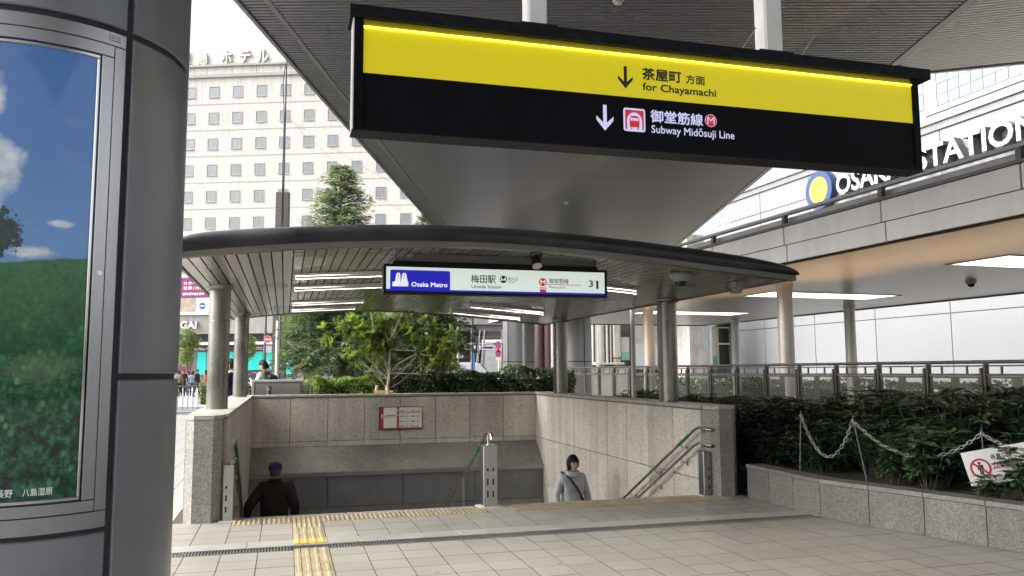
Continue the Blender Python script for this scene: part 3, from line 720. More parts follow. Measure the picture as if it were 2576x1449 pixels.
lettering(ms, 'entrance_text', '出入口', 2.302, 2.409, 2.523, 2.560, yb, m_lk, .004)
lettering(ms, 'entrance_text', 'Entrance', 2.304, 2.384, 2.501, 2.516, yb, m_lk, 0, base='E')
mb = MB(); mb.disc((2.695, 2.5135), .0445, yb, SB - .0045); part(ms, 'line_roundel', mb, m_lr)
lettering(ms, 'line_letter', 'M', 2.667, 2.723, 2.490, 2.536, yb - .0025, m_lwt, .012)
mb = MB(); mb.box(2.660, 2.731, yb, SB - .0045, 2.387, 2.456); part(ms, 'station_number_box', mb, m_lr)
lettering(ms, 'station_number', 'M16', 2.667, 2.724, 2.430, 2.450, yb - .0025, m_lwt, .03)
lettering(ms, 'line_name', '御堂筋線', 2.766, 2.992, 2.503, 2.557, yb, m_lk, .006)
mb = MB(); mb.box(2.739, 3.135, yb, SB - .0045, 2.486, 2.493); part(ms, 'line_rule', mb, m_lr)
lettering(ms, 'line_name', 'Midosuji Line', 2.766, 2.953, 2.449, 2.474, yb, m_lk, .002, base='M')
lettering(ms, 'exit_digit', '3', 3.232, 3.279, 2.474, 2.545, yb, m_lk, .02); lettering(ms, 'exit_digit', '1', 3.318, 3.342, 2.455, 2.543, yb, m_lk, .012)
mb = MB(); mb.box(1.066, 3.338, SB + .02, SB + .18, 2.661, 2.705); part(ms, 'hanger_beam', mb, m_black)
mb = MB(); mb.box(1.08, 3.33, SB + .03, SB + .17, 2.7055, 2.752); mb.box(1.3, 3.1, SB + .03, SB + .17, 2.7525, 2.785); part(ms, 'hanger_plate', mb, M('hanger_grey', (.16, .155, .145), .5, .4))

# ================================================================== big hanging direction sign
B0 = 3.98
bs = thing(G, 'direction_sign', 'long black and yellow illuminated direction sign hanging from the high ceiling', 'sign', 2.0, B0, 2.74)
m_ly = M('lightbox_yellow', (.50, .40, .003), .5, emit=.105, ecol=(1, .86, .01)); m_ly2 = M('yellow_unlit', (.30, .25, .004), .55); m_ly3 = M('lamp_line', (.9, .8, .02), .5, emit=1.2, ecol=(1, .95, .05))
m_face = M('sign_black', (.003, .0035, .006), .6, var=.2, vs=5, spec=.12)
m_lav = M('lightbox_lilac', (.5, .5, .66), .4, emit=.17, ecol=(.62, .62, 1))
mb = MB(); mb.box(.296, 3.692, B0 + .001, B0 + .10, 2.742, 3.36); part(bs, 'case', mb, m_face)
mb = MB(); mb.box(.290, 3.698, B0 - .02, B0 + .12, 2.736, 2.7415); part(bs, 'bottom_plate', mb, m_black)
mb = MB(); mb.box(.272, 3.775, B0 - .035, B0 + .14, 3.315, 3.378); part(bs, 'top_cap', mb, M('sign_cap', (.010, .011, .014), .7, spec=.15, var=.4, vs=25, speck=.3, ss=60))
mb = MB()
mb.box(.296, .342, B0 - .018, B0 + .0005, 2.742, 3.314); mb.box(3.650, 3.692, B0 - .018, B0 + .0005, 2.742, 3.314); mb.box(.3425, 3.6495, B0 - .018, B0 + .0005, 2.742, 2.782); part(bs, 'face_frame', mb, m_face)
mb = MB(); mb.box(.2895, .2955, B0 - .02, B0 + .10, 2.742, 3.314); part(bs, 'end_plate', mb, m_white)
mb = MB(); mb.box(.3425, 3.6495, B0 - .006, B0, 3.038, 3.272); part(bs, 'yellow_panel', mb, m_ly)
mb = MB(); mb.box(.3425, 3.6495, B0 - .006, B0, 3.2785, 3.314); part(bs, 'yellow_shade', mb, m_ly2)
mb = MB(); mb.box(.3425, 3.6495, B0 - .016, B0, 3.2722, 3.2783); part(bs, 'lamp_strip', mb, m_ly3)
mb = MB(); mb.box(.3425, 3.6495, B0 - .006, B0, 2.783, 3.0375); part(bs, 'black_panel', mb, m_face)
def arrow(x0, x1, z0, z1, y0, y1):
    c = (x0 + x1) / 2; w = (x1 - x0); s = w * .105; h = z1 - z0; q = MB()
    q.vprism([(c - s, z1), (c - s, z0 + h * .30), (x0, z0 + h * .56), (x0, z0 + h * .40), (c, z0), (x1, z0 + h * .40), (x1, z0 + h * .56), (c + s, z0 + h * .30), (c + s, z1)][::-1], y0, y1); return q
yb = B0 - .008
part(bs, 'arrow', arrow(1.717, 1.803, 3.084, 3.210, yb, B0 - .0065), m_lk)
part(bs, 'arrow', arrow(1.587, 1.685, 2.839, 2.981, yb, B0 - .0065), m_lav)
lettering(bs, 'place_name', '茶屋町', 1.861, 2.097, 3.145, 3.212, yb, m_lk, .034)
lettering(bs, 'place_name', '方面', 2.126, 2.244, 3.146, 3.197, yb, m_lk, .026)
lettering(bs, 'place_name_roman', 'for Chayamachi', 1.862, 2.312, 3.085, 3.126, yb, m_lk, .028, base='C')
lettering(bs, 'line_name', '御堂筋線', 1.906, 2.224, 2.908, 2.976, yb, m_lav, .026)
lettering(bs, 'line_name_roman', 'Subway Midōsuji Line', 1.909, 2.420, 2.848, 2.890, yb, m_lav, .012, base='S')
mb = MB(); mb.disc((2.274, 2.9435), .036, yb, B0 - .0065); part(bs, 'line_roundel', mb, m_lr)
mb = MB(); mb.ring((2.274, 2.9435), .0345, .0365, yb - .0012, yb - .0002); part(bs, 'roundel_ring', mb, m_lav)
lettering(bs, 'line_letter', 'M', 2.2515, 2.2965, 2.923, 2.964, yb - .0015, m_lav, .0)
# subway pictogram
mb = MB(); mb.vprism(rrect(1.744, 1.873, 2.846, 2.976, .014), yb, B0 - .0065); part(bs, 'pictogram_plate', mb, m_lav)
y2 = yb - .0012; q = MB()
x0, x1, z0, z1 = 1.754, 1.863, 2.856, 2.965; c = (x0 + x1) / 2
arch = [(c + .045 * math.cos(R(t)), 2.905 + .048 * math.sin(R(t))) for t in range(0, 181, 15)]
q.vprism([(x0, z0), (x0, z1), (c, z1), (c, 2.953)] + [(x, z) for x, z in arch if x < c - .001] + [(c - .045, z0)], y2, yb)
q.vprism([(c, 2.953), (c, z1), (x1, z1), (x1, z0), (c + .045, z0)] + [(x, z) for x, z in arch if x > c + .001], y2, yb)
q.vprism([(c - .028, 2.870), (c - .029, 2.915), (c - .022, 2.930), (c, 2.934), (c + .022, 2.930), (c + .029, 2.915), (c + .028, 2.870)][::-1], y2, yb)
q.box(c - .022, c - .016, y2, yb, 2.857, 2.869); q.box(c + .016, c + .022, y2, yb, 2.857, 2.869)
part(bs, 'pictogram_train', q, m_lr)
q = MB()
for o in (-.017, 0, .017): q.box(c + o - .0065, c + o + .0065, y2 - .0012, y2 - .0002, 2.905, 2.921)
part(bs, 'pictogram_window', q, m_lav)
for a0, a1, ok in ((1.205, 1.315, 0), (2.645, 2.765, 0)):
    mb = MB(); mb.bbox(a0, a1, B0 - .01, B0 + .11, 3.3795, 6.0, .012); part(bs, 'hanger_post', mb, m_white)
    mb = MB(); mb.box(a0 - .05, a1 + .05, B0 - .03, B0 + .135, 3.3785, 3.390); part(bs, 'hanger_foot', mb, m_black)
for a in (2.50, 2.90):
    mb = MB(); mb.tube([(a, B0 + .05, 3.378), (a + .12, B0 + .05, 3.55)], .004, 6); part(bs, 'stay_wire', mb, m_steel)

# ================================================================== high station canopy with slatted soffit
HZ = 6.0
xl = lambda y: -3.3 + .059 * (y - 9.33); xr = lambda y: 5.64 + .017 * (y - 9.43)
hc = thing(WF, 'station_canopy', 'high flat station canopy with dark slatted metal soffit', 'canopy', 1.2, 12, HZ)
Y0, Y1 = -6.0, 31.0
mb = MB(); mb.hexa([(xl(Y0), Y0, HZ + .05), (xr(Y0), Y0, HZ + .05), (xr(Y1), Y1, HZ + .05), (xl(Y1), Y1, HZ + .05), (xl(Y0), Y0, HZ + .55), (xr(Y0), Y0, HZ + .55), (xr(Y1), Y1, HZ + .55), (xl(Y1), Y1, HZ + .55)]); part(hc, 'slab', mb, m_slatb)
mb = MB(); mb.hexa([(0, -.024, -.012), (1, -.024, -.012), (1, .024, -.012), (0, .024, -.012), (0, -.029, .045), (1, -.029, .045), (1, .029, .045), (0, .029, .045)]); slm = mb.mesh('slat', m_slat)
ys = np.arange(4.6, 29.3, .083)
seam = lambda y: 2.75 - .03 * (y - 9)
k = 0
for y in ys:
    piece(hc, 'slat', slm, (xl(y) + .42, y, HZ), scale=(xr(y) - xl(y) - .55, 1, 1))
mb = MB()
for y in np.arange(-5.9, 4.55, .083): mb.box(xl(y) + .4, xr(y) - .12, y - .026, y + .026, HZ, HZ + .035)
for y in np.arange(29.35, 30.9, .083): mb.box(xl(y) + .4, xr(y) - .12, y - .026, y + .026, HZ, HZ + .035)
part(hc, 'slat_field', mb, m_slat, kind='stuff')
# left border strip: short slats along the edge, trim rails
q = MB()
for y in np.arange(4.6, 30, .083): q.box(xl(y) + .045, xl(y) + .33, y - .026, y + .026, HZ - .004, HZ + .031)
part(hc, 'border_slats', q, m_slat, kind='stuff')
def edge(x, w, z0, z1, name, mat, n=9):
    for i in range(n):
        y0, y1 = Y0 + (Y1 - Y0) * i / n, Y0 + (Y1 - Y0) * (i + 1) / n - .01
        mb = MB(); mb.hexa([(x(y0), y0, z0), (x(y0) + w, y0, z0), (x(y1) + w, y1, z0), (x(y1), y1, z0), (x(y0), y0, z1), (x(y0) + w, y0, z1), (x(y1) + w, y1, z1), (x(y1), y1, z1)]); part(hc, name, mb, mat)
edge(lambda y: xl(y) - .01, .05, HZ - .03, HZ + .56, 'edge_trim', m_trim); edge(lambda y: xl(y) + .34, .07, HZ - .015, HZ + .045, 'edge_trim', m_trim)
edge(lambda y: xr(y) - .11, .10, HZ - .02, HZ + .56, 'edge_trim', m_trim)
# rising wing at the right with slats coloured paler for the sky light they face
wg = thing(WF, 'station_canopy_wing', 'sky-lit slatted soffit wing rising from the right edge of the high canopy', 'canopy', 7, 10, HZ)
wz = lambda x: HZ + .01 + (x - 5.65) * .10
wpoly = [(5.68, 11.55), (6.25, 12.05), (9.4, 12.6), (14, 13.2), (14, 2), (5.6, 2)]
def hspan(y):      # x extents of the wing at this depth
    x0 = 5.70 if y < 11.55 else None
    far = [(5.68, 11.55), (6.25, 12.05), (14, 12.15)]
    if y <= 11.55: return (5.68, 14)
    if y <= 12.05: return (5.68 + (y - 11.55) / .5 * .57, 14)
    return None
q = MB()
for y in np.arange(3.0, 12.04, .083):
    s_ = hspan(y)
    if s_: q.hexa([(s_[0], y - .026, wz(s_[0])), (s_[1], y - .026, wz(s_[1])), (s_[1], y + .026, wz(s_[1])), (s_[0], y + .026, wz(s_[0])), (s_[0], y - .03, wz(s_[0]) + .03), (s_[1], y - .03, wz(s_[1]) + .03), (s_[1], y + .03, wz(s_[1]) + .03), (s_[0], y + .03, wz(s_[0]) + .03)])
part(wg, 'slat_field', q, m_wslat, kind='stuff')
q = MB(); P = [(5.68, 3), (14, 3), (14, 12.04), (6.25, 12.04), (5.68, 11.55)]
q._add([(x, y, wz(x) + .035) for x, y in P] + [(x, y, wz(x) + .30) for x, y in P], [(4, 3, 2, 1, 0), (5, 6, 7, 8, 9)] + [(k, (k + 1) % 5, 5 + (k + 1) % 5, 5 + k) for k in range(5)]); part(wg, 'slab', q, M('wing_back', (.22, .22, .22), .6))
q = MB(); q.beam((6.25, 12.08, wz(6.25) + .02), (14, 12.08, wz(14) + .02), .06, .08); q.beam((5.70, 11.58, wz(5.7) + .02), (6.25, 12.07, wz(6.25) + .02), .06, .08); part(wg, 'edge_trim', q, m_trim)
for (x, y), lab in (((1.30, 9.38), 'white round smoke detector on the slatted ceiling above the direction sign'), ((1.45, 21.15), 'small white detector on the slatted ceiling below the direction sign')):
    r_ = thing(WF, 'smoke_detector', lab, 'detector', x, y, HZ)
    mb = MB(); mb.lathe([(.07, .0), (.07, -.02), (.055, -.03)], (x, y, HZ), 20); part(r_, 'base', mb, m_white)
    mb = MB(); mb.lathe([(.045, -.03), (.045, -.05), (.03, -.06), (.0001, -.062)], (x, y, HZ), 20); part(r_, 'sensor_head', mb, m_white)

# ================================================================== big round column with lit poster
CX, CY, CRR = -2.17, 3.67, .614
cl = thing(WF, 'round_column', 'large round grey metal-clad column with a curved lit poster, close on the left', 'column', CX, CY)
def curved(a0, a1, z0, z1, r, t=.02, e=.006, n=None):
    """curved sheet between two angles (degrees), slightly softened edges"""
    n = n or max(2, int(abs(a1 - a0) / 3)); mb = MB(); mb.smooth = True
    A = [R(a0 + (a1 - a0) * k / n) for k in range(n + 1)]; ea = e / r
    A2 = [A[0] + ea] + A[1:-1] + [A[-1] - ea]
    rows = [(r - t, A, z0), (r - e, A, z0), (r, A2, z0 + e), (r, A2, z1 - e), (r - e, A, z1), (r - t, A, z1)]
    ring = [[(CX + rr * math.cos(q), CY + rr * math.sin(q), z) for q in AA] for rr, AA, z in rows]; m = n + 1
    for i in range(5):                        # own corners for every strip, so that the broad face stays flat up to its edge
        mb.smooth = i == 2; mb._add(ring[i] + ring[i + 1], [(k, k + 1, m + k + 1, m + k) for k in range(n)])
    mb.smooth = False
    for k in (0, n):
        for i in (1, 3): mb._add([ring[2][k], ring[3][k], ring[4][k], ring[1][k]] if i == 1 else [ring[1][k], ring[4][k], ring[5][k], ring[0][k]], [(0, 1, 2, 3)])
    return mb
mb = MB(); mb.cyl((CX, CY, -.02), (CX, CY, 6.04), CRR - .016, n=72); part(cl, 'core', mb, m_colj)
J = 1.2
for a0, a1 in ((-28.4, 58.8), (61.2, 148.8), (151.2, 206)):
    for z0, z1 in ((.012, 1.522), (1.546, 2.985), (3.012, 4.49), (4.515, 6.0)): part(cl, 'panel', curved(a0, a1, z0, z1, CRR), m_colp)
for z0, z1 in ((.012, .915), (3.012, 4.49), (4.515, 6.0)): part(cl, 'panel', curved(-150, -31.2, z0, z1, CRR), m_colp)
# display case
for z0, z1, a0, a1 in ((.935, 1.0, -126, -31.8), (2.925, 2.982, -126, -31.8), (1.003, 2.922, -36.2, -31.8), (1.003, 2.922, -126, -121.6)): part(cl, 'case_frame', curved(a0, a1, z0, z1, CRR + .004, .03, .0015), m_alu)
for z0, z1, a0, a1 in ((1.004, 1.048, -121.2, -36.6), (2.872, 2.921, -121.2, -36.6), (1.051, 2.869, -41.0, -36.6), (1.051, 2.869, -121.2, -116.8)): part(cl, 'door_frame', curved(a0, a1, z0, z1, CRR + .008, .03, .0015), m_alu)
for z0, z1, a0, a1 in ((1.052, 1.068, -116.4, -41.4), (2.852, 2.868, -116.4, -41.4), (1.069, 2.851, -42.6, -41.4)): part(cl, 'inner_bead', curved(a0, a1, z0, z1, CRR + .002, .02, .003), m_chrome)
# the poster: a printed landscape, lit from behind
pm = bpy.data.materials.new('landscape_poster'); pm.use_nodes = True
t = pm.node_tree; N = t.nodes; L = t.links; b = N['Principled BSDF']; b.inputs['Roughness'].default_value = .6
uv = N.new('ShaderNodeUVMap'); uv.uv_map = 'UVMap'
sep = N.new('ShaderNodeSeparateXYZ'); L.new(uv.outputs[0], sep.inputs[0])
def mth(op, a, b_=None, clamp=False):
    n = N.new('ShaderNodeMath'); n.operation = op; n.use_clamp = clamp
    for i, q in enumerate((a, b_)):
        if q is None: continue
        if isinstance(q, (int, float)): n.inputs[i].default_value = q
        else: L.new(q, n.inputs[i])
    return n.outputs[0]
def noise(scale, det=5, sx=1, sy=1, rough=.55, off=0):
    mp = N.new('ShaderNodeMapping'); mp.inputs['Scale'].default_value = (sx, sy, 1); mp.inputs['Location'].default_value = (off, off * .7, 0); L.new(uv.outputs[0], mp.inputs[0])
    n = N.new('ShaderNodeTexNoise'); n.inputs['Scale'].default_value = scale; n.inputs['Detail'].default_value = det; n.inputs['Roughness'].default_value = rough; L.new(mp.outputs[0], n.inputs[0]); return n.outputs[0]
def ramp(f, *stops):
    r_ = N.new('ShaderNodeValToRGB'); e = r_.color_ramp.elements
    while len(e) < len(stops): e.new(.5)
    for i, (p, c) in enumerate(stops): e[i].position = p; e[i].color = (*c, 1) if len(c) == 3 else c
    L.new(f, r_.inputs[0]); return r_.outputs[0]
def mixc(f, a, b_):
    n = N.new('ShaderNodeMix'); n.data_type = 'RGBA'; L.new(f, n.inputs[0])
    for i, q in ((6, a), (7, b_)):
        if isinstance(q, tuple): n.inputs[i].default_value = (*q, 1)
        else: L.new(q, n.inputs[i])
    return n.outputs[2]
U, V = sep.outputs[0], sep.outputs[1]
def blob(cu, cv, su, sv):      # 1 at the centre, 0 at the rim of an ellipse
    du = mth('DIVIDE', mth('SUBTRACT', U, cu), su); dv = mth('DIVIDE', mth('SUBTRACT', V, cv), sv)
    return mth('SUBTRACT', 1.0, mth('SQRT', mth('ADD', mth('MULTIPLY', du, du), mth('MULTIPLY', dv, dv))))
def soft(x, lo, hi): 
    n = N.new('ShaderNodeMapRange'); n.inputs[1].default_value = lo; n.inputs[2].default_value = hi; L.new(x, n.inputs[0]); return n.outputs[0]
sky_c = ramp(V, (.5, (.115, .24, .44)), (.75, (.075, .175, .39)), (1, (.066, .165, .38)))
cn_ = noise(4.5, 9, 1, 2.2, .62); cl_m = None
for cu, cv, su, sv in ((.555, .715, .16, .085), (.52, .865, .10, .07), (.72, .535, .14, .02), (.40, .62, .2, .05), (.85, .60, .08, .012)):
    s_ = soft(mth('ADD', blob(cu, cv, su, sv), mth('MULTIPLY', mth('SUBTRACT', cn_, .5), 1.7)), .12, .5)
    cl_m = s_ if cl_m is None else mth('MAXIMUM', cl_m, s_)
wisp = soft(noise(3.5, 7, .6, 2.6, .65, 3.1), .55, .85)
sky_c = mixc(mth('MULTIPLY', wisp, .22), sky_c, (.45, .52, .66))
cl_c = ramp(noise(9, 7, 1, 2.2, .6, 5), (.3, (.30, .34, .42)), (.7, (.62, .64, .66)))
col = mixc(cl_m, sky_c, cl_c)
# meadow
gn = noise(20, 9, 1, 1.9, .72, 1.3); gn2 = noise(6, 4, 1, 2, .5, 7)
depth = soft(V, .15, .52)
g_near = ramp(gn, (.40, (.002, .008, .008)), (.50, (.008, .045, .024)), (.60, (.03, .13, .05)), (.72, (.10, .25, .09)))
vor = N.new('ShaderNodeTexVoronoi'); vmp = N.new('ShaderNodeMapping'); vmp.inputs['Scale'].default_value = (30, 52, 1); vmp.inputs['Rotation'].default_value = (0, 0, R(24)); L.new(uv.outputs[0], vmp.inputs[0]); L.new(vmp.outputs[0], vor.inputs[0]); vor.inputs['Scale'].default_value = 1
vs_ = N.new('ShaderNodeSeparateColor'); L.new(vor.outputs['Color'], vs_.inputs[0])
leaf = mth('MULTIPLY', soft(vs_.outputs[0], .45, .7), mth('MULTIPLY', soft(vor.outputs['Distance'], .5, .3), soft(noise(5, 3, 1, 1, .5, 11), .35, .65)))
g_near = mixc(leaf, g_near, ramp(vs_.outputs[1], (0, (.03, .13, .05)), (1, (.15, .36, .15))))
g_far = ramp(noise(40, 8, 1, 2.2, .7, 2), (.3, (.012, .075, .03)), (.7, (.04, .17, .05)))
mead = mixc(depth, g_near, g_far); mead = mixc(mth('MULTIPLY', soft(gn2, .5, .75), .5), mead, (.004, .02, .012))
fl = mth('MULTIPLY', soft(mth('ADD', blob(.80, .285, .24, .045), mth('MULTIPLY', mth('SUBTRACT', noise(60, 4, 1, 2.2, .6, 4), .5), 1.5)), .15, .5), .22)
mead = mixc(fl, mead, (.24, .27, .19))
hor = mth('ADD', mth('MULTIPLY', U, .055), mth('ADD', .478, mth('MULTIPLY', mth('SUBTRACT', noise(14, 5, 1, .1), .5), .012)))
col = mixc(soft(mth('SUBTRACT', hor, V), 0, .004), col, mead)
tr_ = soft(mth('ADD', blob(.575, .575, .13, .058), mth('MULTIPLY', mth('SUBTRACT', noise(26, 7, 1, 2.2, .65, 9), .5), 2.6)), .1, .22)
tr_ = mth('MULTIPLY', tr_, soft(mth('SUBTRACT', V, .503), 0, .008))
col = mixc(tr_, col, ramp(noise(50, 5, 1, 1, .6, 6), (.35, (.006, .012, .02)), (.7, (.025, .05, .04))))
L.new(col, b.inputs['Base Color']); L.new(col, b.inputs['Emission Color']); b.inputs['Emission Strength'].default_value = .15
n = 24; mb = MB(); mb.smooth = True
pa0, pa1, pz0, pz1 = -116.5, -41.2, 1.05, 2.87
vs = []; 
for k in range(n + 1):
    q = R(pa0 + (pa1 - pa0) * k / n)
    for z in (pz0, pz1): vs.append((CX + (CRR - .010) * math.cos(q), CY + (CRR - .010) * math.sin(q), z))
mb._add(vs, [(2 * k, 2 * k + 2, 2 * k + 3, 2 * k + 1) for k in range(n)])
me = mb.mesh('poster', pm, OFF[cl.name]); uvl = me.uv_layers.new(name='UVMap')
for p in me.polygons:
    for li in p.loop_indices:
        vi = me.loops[li].vertex_index; uvl.data[li].uv = ((vi // 2) / n, vi % 2)
part(cl, 'poster', me, None)
mb = MB(); mb.smooth = True
mb._add([(CX + (CRR + .0) * math.cos(R(pa0 + (pa1 - pa0) * (k // 2) / n)), CY + CRR * math.sin(R(pa0 + (pa1 - pa0) * (k // 2) / n)), (pz0, pz1)[k % 2]) for k in range(2 * n + 2)], [(2 * k, 2 * k + 2, 2 * k + 3, 2 * k + 1) for k in range(n)])
part(cl, 'glass_pane', mb, glass('case_glass', (.95, .96, .97), .06, .0))
def wrap(name, s, a0, a1, z0, z1, r, mat, bold=0):
    Vt, F = _text_mesh(s, bold); x0, x1, y0, y1 = Vt[:, 0].min(), Vt[:, 0].max(), Vt[:, 1].min(), Vt[:, 1].max()
    q = np.radians(a0 + (Vt[:, 0] - x0) / (x1 - x0) * (a1 - a0)); z = z0 + (Vt[:, 1] - y0) / (y1 - y0) * (z1 - z0)
    m_ = MB(); m_._add(np.c_[CX + r * np.cos(q), CY + r * np.sin(q), z], F); return part(cl, name, m_, mat)
m_print = M('white_print', (.75, .75, .75), .5, emit=.15)
wrap('caption', '長野', -68, -63, 1.083, 1.112, CRR - .006, m_print, .004); wrap('caption', '八島湿原', -60, -50.5, 1.083, 1.112, CRR - .006, m_print, .004)
part(cl, 'number_sticker', curved(-38.6, -34.2, 2.945, 2.968, CRR + .0098, .003, .0008), M('sticker_white', (.7, .72, .75), .5))
wrap('sticker_number', '798', -36.3, -34.6, 2.950, 2.964, CRR + .0105, M('sticker_ink', (.15, .2, .3), .5)); wrap('sticker_emblem', 'CU', -38.3, -36.8, 2.951, 2.965, CRR + .0105, MATS['sticker_ink'], .02)
q = R(-38.6); d_ = Vector((math.cos(q), math.sin(q), 0)); p_ = Vector((CX, CY, 1.955)) + d_ * (CRR + .006)
mb = MB(); mb.cyl(p_, p_ + d_ * .006, .010, n=20); mb.cyl(p_ + d_ * .006, p_ + d_ * .008, .006, n=16); part(cl, 'lock', mb, m_chrome)

# ================================================================== granite planter on the right
PA, PB, PC = Vector((2.87, 10.12, 0)), Vector((3.225, 8.70, 0)), Vector((5.35, 5.32, 0))
PZ = .40
pl = thing(WF, 'planter', 'long low granite planter with dark shrubs along the right side of the floor', 'planter', 3.6, 8.2)
def run(p, q, n):
    d = (q - p); ln = d.length; d.normalize(); nr = Vector((d.y, -d.x, 0))
    if nr.x > 0: nr = -nr
    for k in range(n):
        s0, s1 = ln * k / n + .004, ln * (k + 1) / n - .004
        def seg(mb, s0, s1, t0, t1, z0, z1):
            A = [p + d * s0 + nr * t0, p + d * s1 + nr * t0, p + d * s1 + nr * t1, p + d * s0 + nr * t1]
            if (A[1] - A[0]).cross(A[3] - A[0]).z < 0: A.reverse()
            mb.hexa([(v.x, v.y, z0) for v in A] + [(v.x, v.y, z1) for v in A]); return mb
        part(pl, 'slab', seg(MB(), s0, s1, -.03, 0, .003, PZ - .048), M('planter_granite', (.118, .112, .103), .6, var=.15, vs=2, speck=.26, ss=110, rnd=.10, spec=.3, streak=.2))
        part(pl, 'coping', seg(MB(), s0, s1, -.22, .012, PZ - .042, PZ), M('planter_coping', (.125, .119, .108), .5, var=.15, vs=3, speck=.2, ss=90, rnd=.08))
    part(pl, 'core', seg(MB(), 0, ln, -.20, -.032, -.02, PZ - .045), MATS['wall_core'])
run(PA, PB, 3); run(PB, PC, 7)
soil_poly = [(PA.x + .15, PA.y), (PB.x + .17, PB.y + .05), (PC.x + .15, PC.y + .1), tuple(K.w(9.1, 3)[:2]), tuple(K.w(9.1, 26)[:2]), tuple(G.w(6.2, 19.5)[:2]), tuple(G.w(-.3, 19.5)[:2]), tuple(G.w(-.3, 16.9)[:2]), tuple(G.w(5.45, 16.9)[:2]), tuple(G.w(5.45, 9.45)[:2])]
mb = MB(); n = len(soil_poly); mb._add([(x, y, .33) for x, y in soil_poly], [tuple(range(n))]); structure(WF, 'soil', mb, M('soil', (.035, .026, .019), .95, var=.4, vs=6, bump=.8, bs=25), 0, 0, .0)

# ------------------------------------------------------------------ railing behind the planter
m_rail = M('railing_metal', (.12, .112, .10), .45, .5, var=.15, vs=3)
perf = bpy.data.materials.new('perforated_sheet'); perf.use_nodes = True
t = perf.node_tree; N = t.nodes; L = t.links; b = N['Principled BSDF']; b.inputs['Base Color'].default_value = (.24, .23, .21, 1); b.inputs['Roughness'].default_value = .45; b.inputs['Metallic'].default_value = .5
tc = N.new('ShaderNodeTexCoord'); mp = N.new('ShaderNodeMapping'); mp.inputs['Rotation'].default_value = (R(45), 0, 0); L.new(tc.outputs['Object'], mp.inputs[0])
sp = N.new('ShaderNodeSeparateXYZ'); L.new(mp.outputs[0], sp.inputs[0])
def mth(op, a, b_=None):
    n = N.new('ShaderNodeMath'); n.operation = op
    for i, q in enumerate((a, b_)):
        if q is None: continue
        if isinstance(q, (int, float)): n.inputs[i].default_value = q
        else: L.new(q, n.inputs[i])
    return n.outputs[0]
sy = mth('SINE', mth('MULTIPLY', sp.outputs[1], 314)); sz = mth('SINE', mth('MULTIPLY', sp.outputs[2], 314))
hole = mth('GREATER_THAN', mth('ABSOLUTE', mth('MULTIPLY', sy, sz)), .30)
trn = N.new('ShaderNodeBsdfTransparent'); ms_ = N.new('ShaderNodeMixShader'); L.new(hole, ms_.inputs[0]); L.new(b.outputs[0], ms_.inputs[1]); L.new(trn.outputs[0], ms_.inputs[2]); L.new(ms_.outputs[0], N['Material Output'].inputs[0])
rl = thing(K, 'railing', 'grey metal railing with perforated and mesh panels behind the planter shrubs', 'railing', 9, 13, .33)
pb = [15.54 + .93 * k for k in range(-12, 10)]
for b_ in pb:
    mb = MB(); mb.box(8.965, 9.035, b_ - .045, b_ - .012, .30, 1.61); mb.box(8.965, 9.035, b_ + .012, b_ + .045, .30, 1.56); part(rl, 'post', mb, m_rail)
mb = MB(); mb.tube([(9, pb[0], 1.635), (9, pb[-1], 1.635)], .024, 10); part(rl, 'top_rail', mb, m_rail)
mb = MB(); mb.box(8.985, 9.015, pb[0], pb[-1], 1.575, 1.595); part(rl, 'second_rail', mb, m_rail)
mb = MB(); mb.box(8.98, 9.02, pb[0], pb[-1], 1.455, 1.485); part(rl, 'mid_rail', mb, m_rail)
mb = MB(); mb.box(8.98, 9.02, pb[0], pb[-1], .66, .69); part(rl, 'bottom_rail', mb, m_rail)
for k in range(len(pb) - 1):
    y0, y1 = pb[k] + .06, pb[k + 1] - .06
    q = MB()
    for y in (y0, y1 - .025): q.box(8.988, 9.012, y, y + .025, .70, 1.452)
    q.box(8.988, 9.012, y0 + .026, y1 - .026, 1.425, 1.452); q.box(8.988, 9.012, y0 + .026, y1 - .026, .70, .727); fr_ = part(rl, 'panel_frame', q, m_rail)
    if pb[k] < 12.2:
        q = MB(); q.quad((8.999, y0 + .026, .728), (8.999, y1 - .026, .728), (8.999, y1 - .026, 1.424), (8.999, y0 + .026, 1.424)); part(rl, 'perforated_sheet', q, perf, under=fr_)
        q = MB(); q.box(9.002, 9.010, (y0 + y1) / 2 - .07, (y0 + y1) / 2 + .07, .728, 1.424); part(rl, 'back_strap', q, m_rail, under=fr_)
    else:
        q = MB()
        for y in np.arange(y0 + .07, y1 - .03, .05): q.box(8.9975, 9.0025, y - .002, y + .002, .728, 1.424)
        for z in np.arange(.77, 1.42, .05): q.box(8.9935, 8.9970, y0 + .026, y1 - .026, z - .002, z + .002)
        part(rl, 'wire_mesh', q, m_rail, under=fr_)
    q = MB()
    for y in (y0 + .2, y1 - .2): q.box(8.99, 9.01, y - .012, y + .012, 1.4855, 1.5745)
    part(rl, 'spacer', q, m_rail)

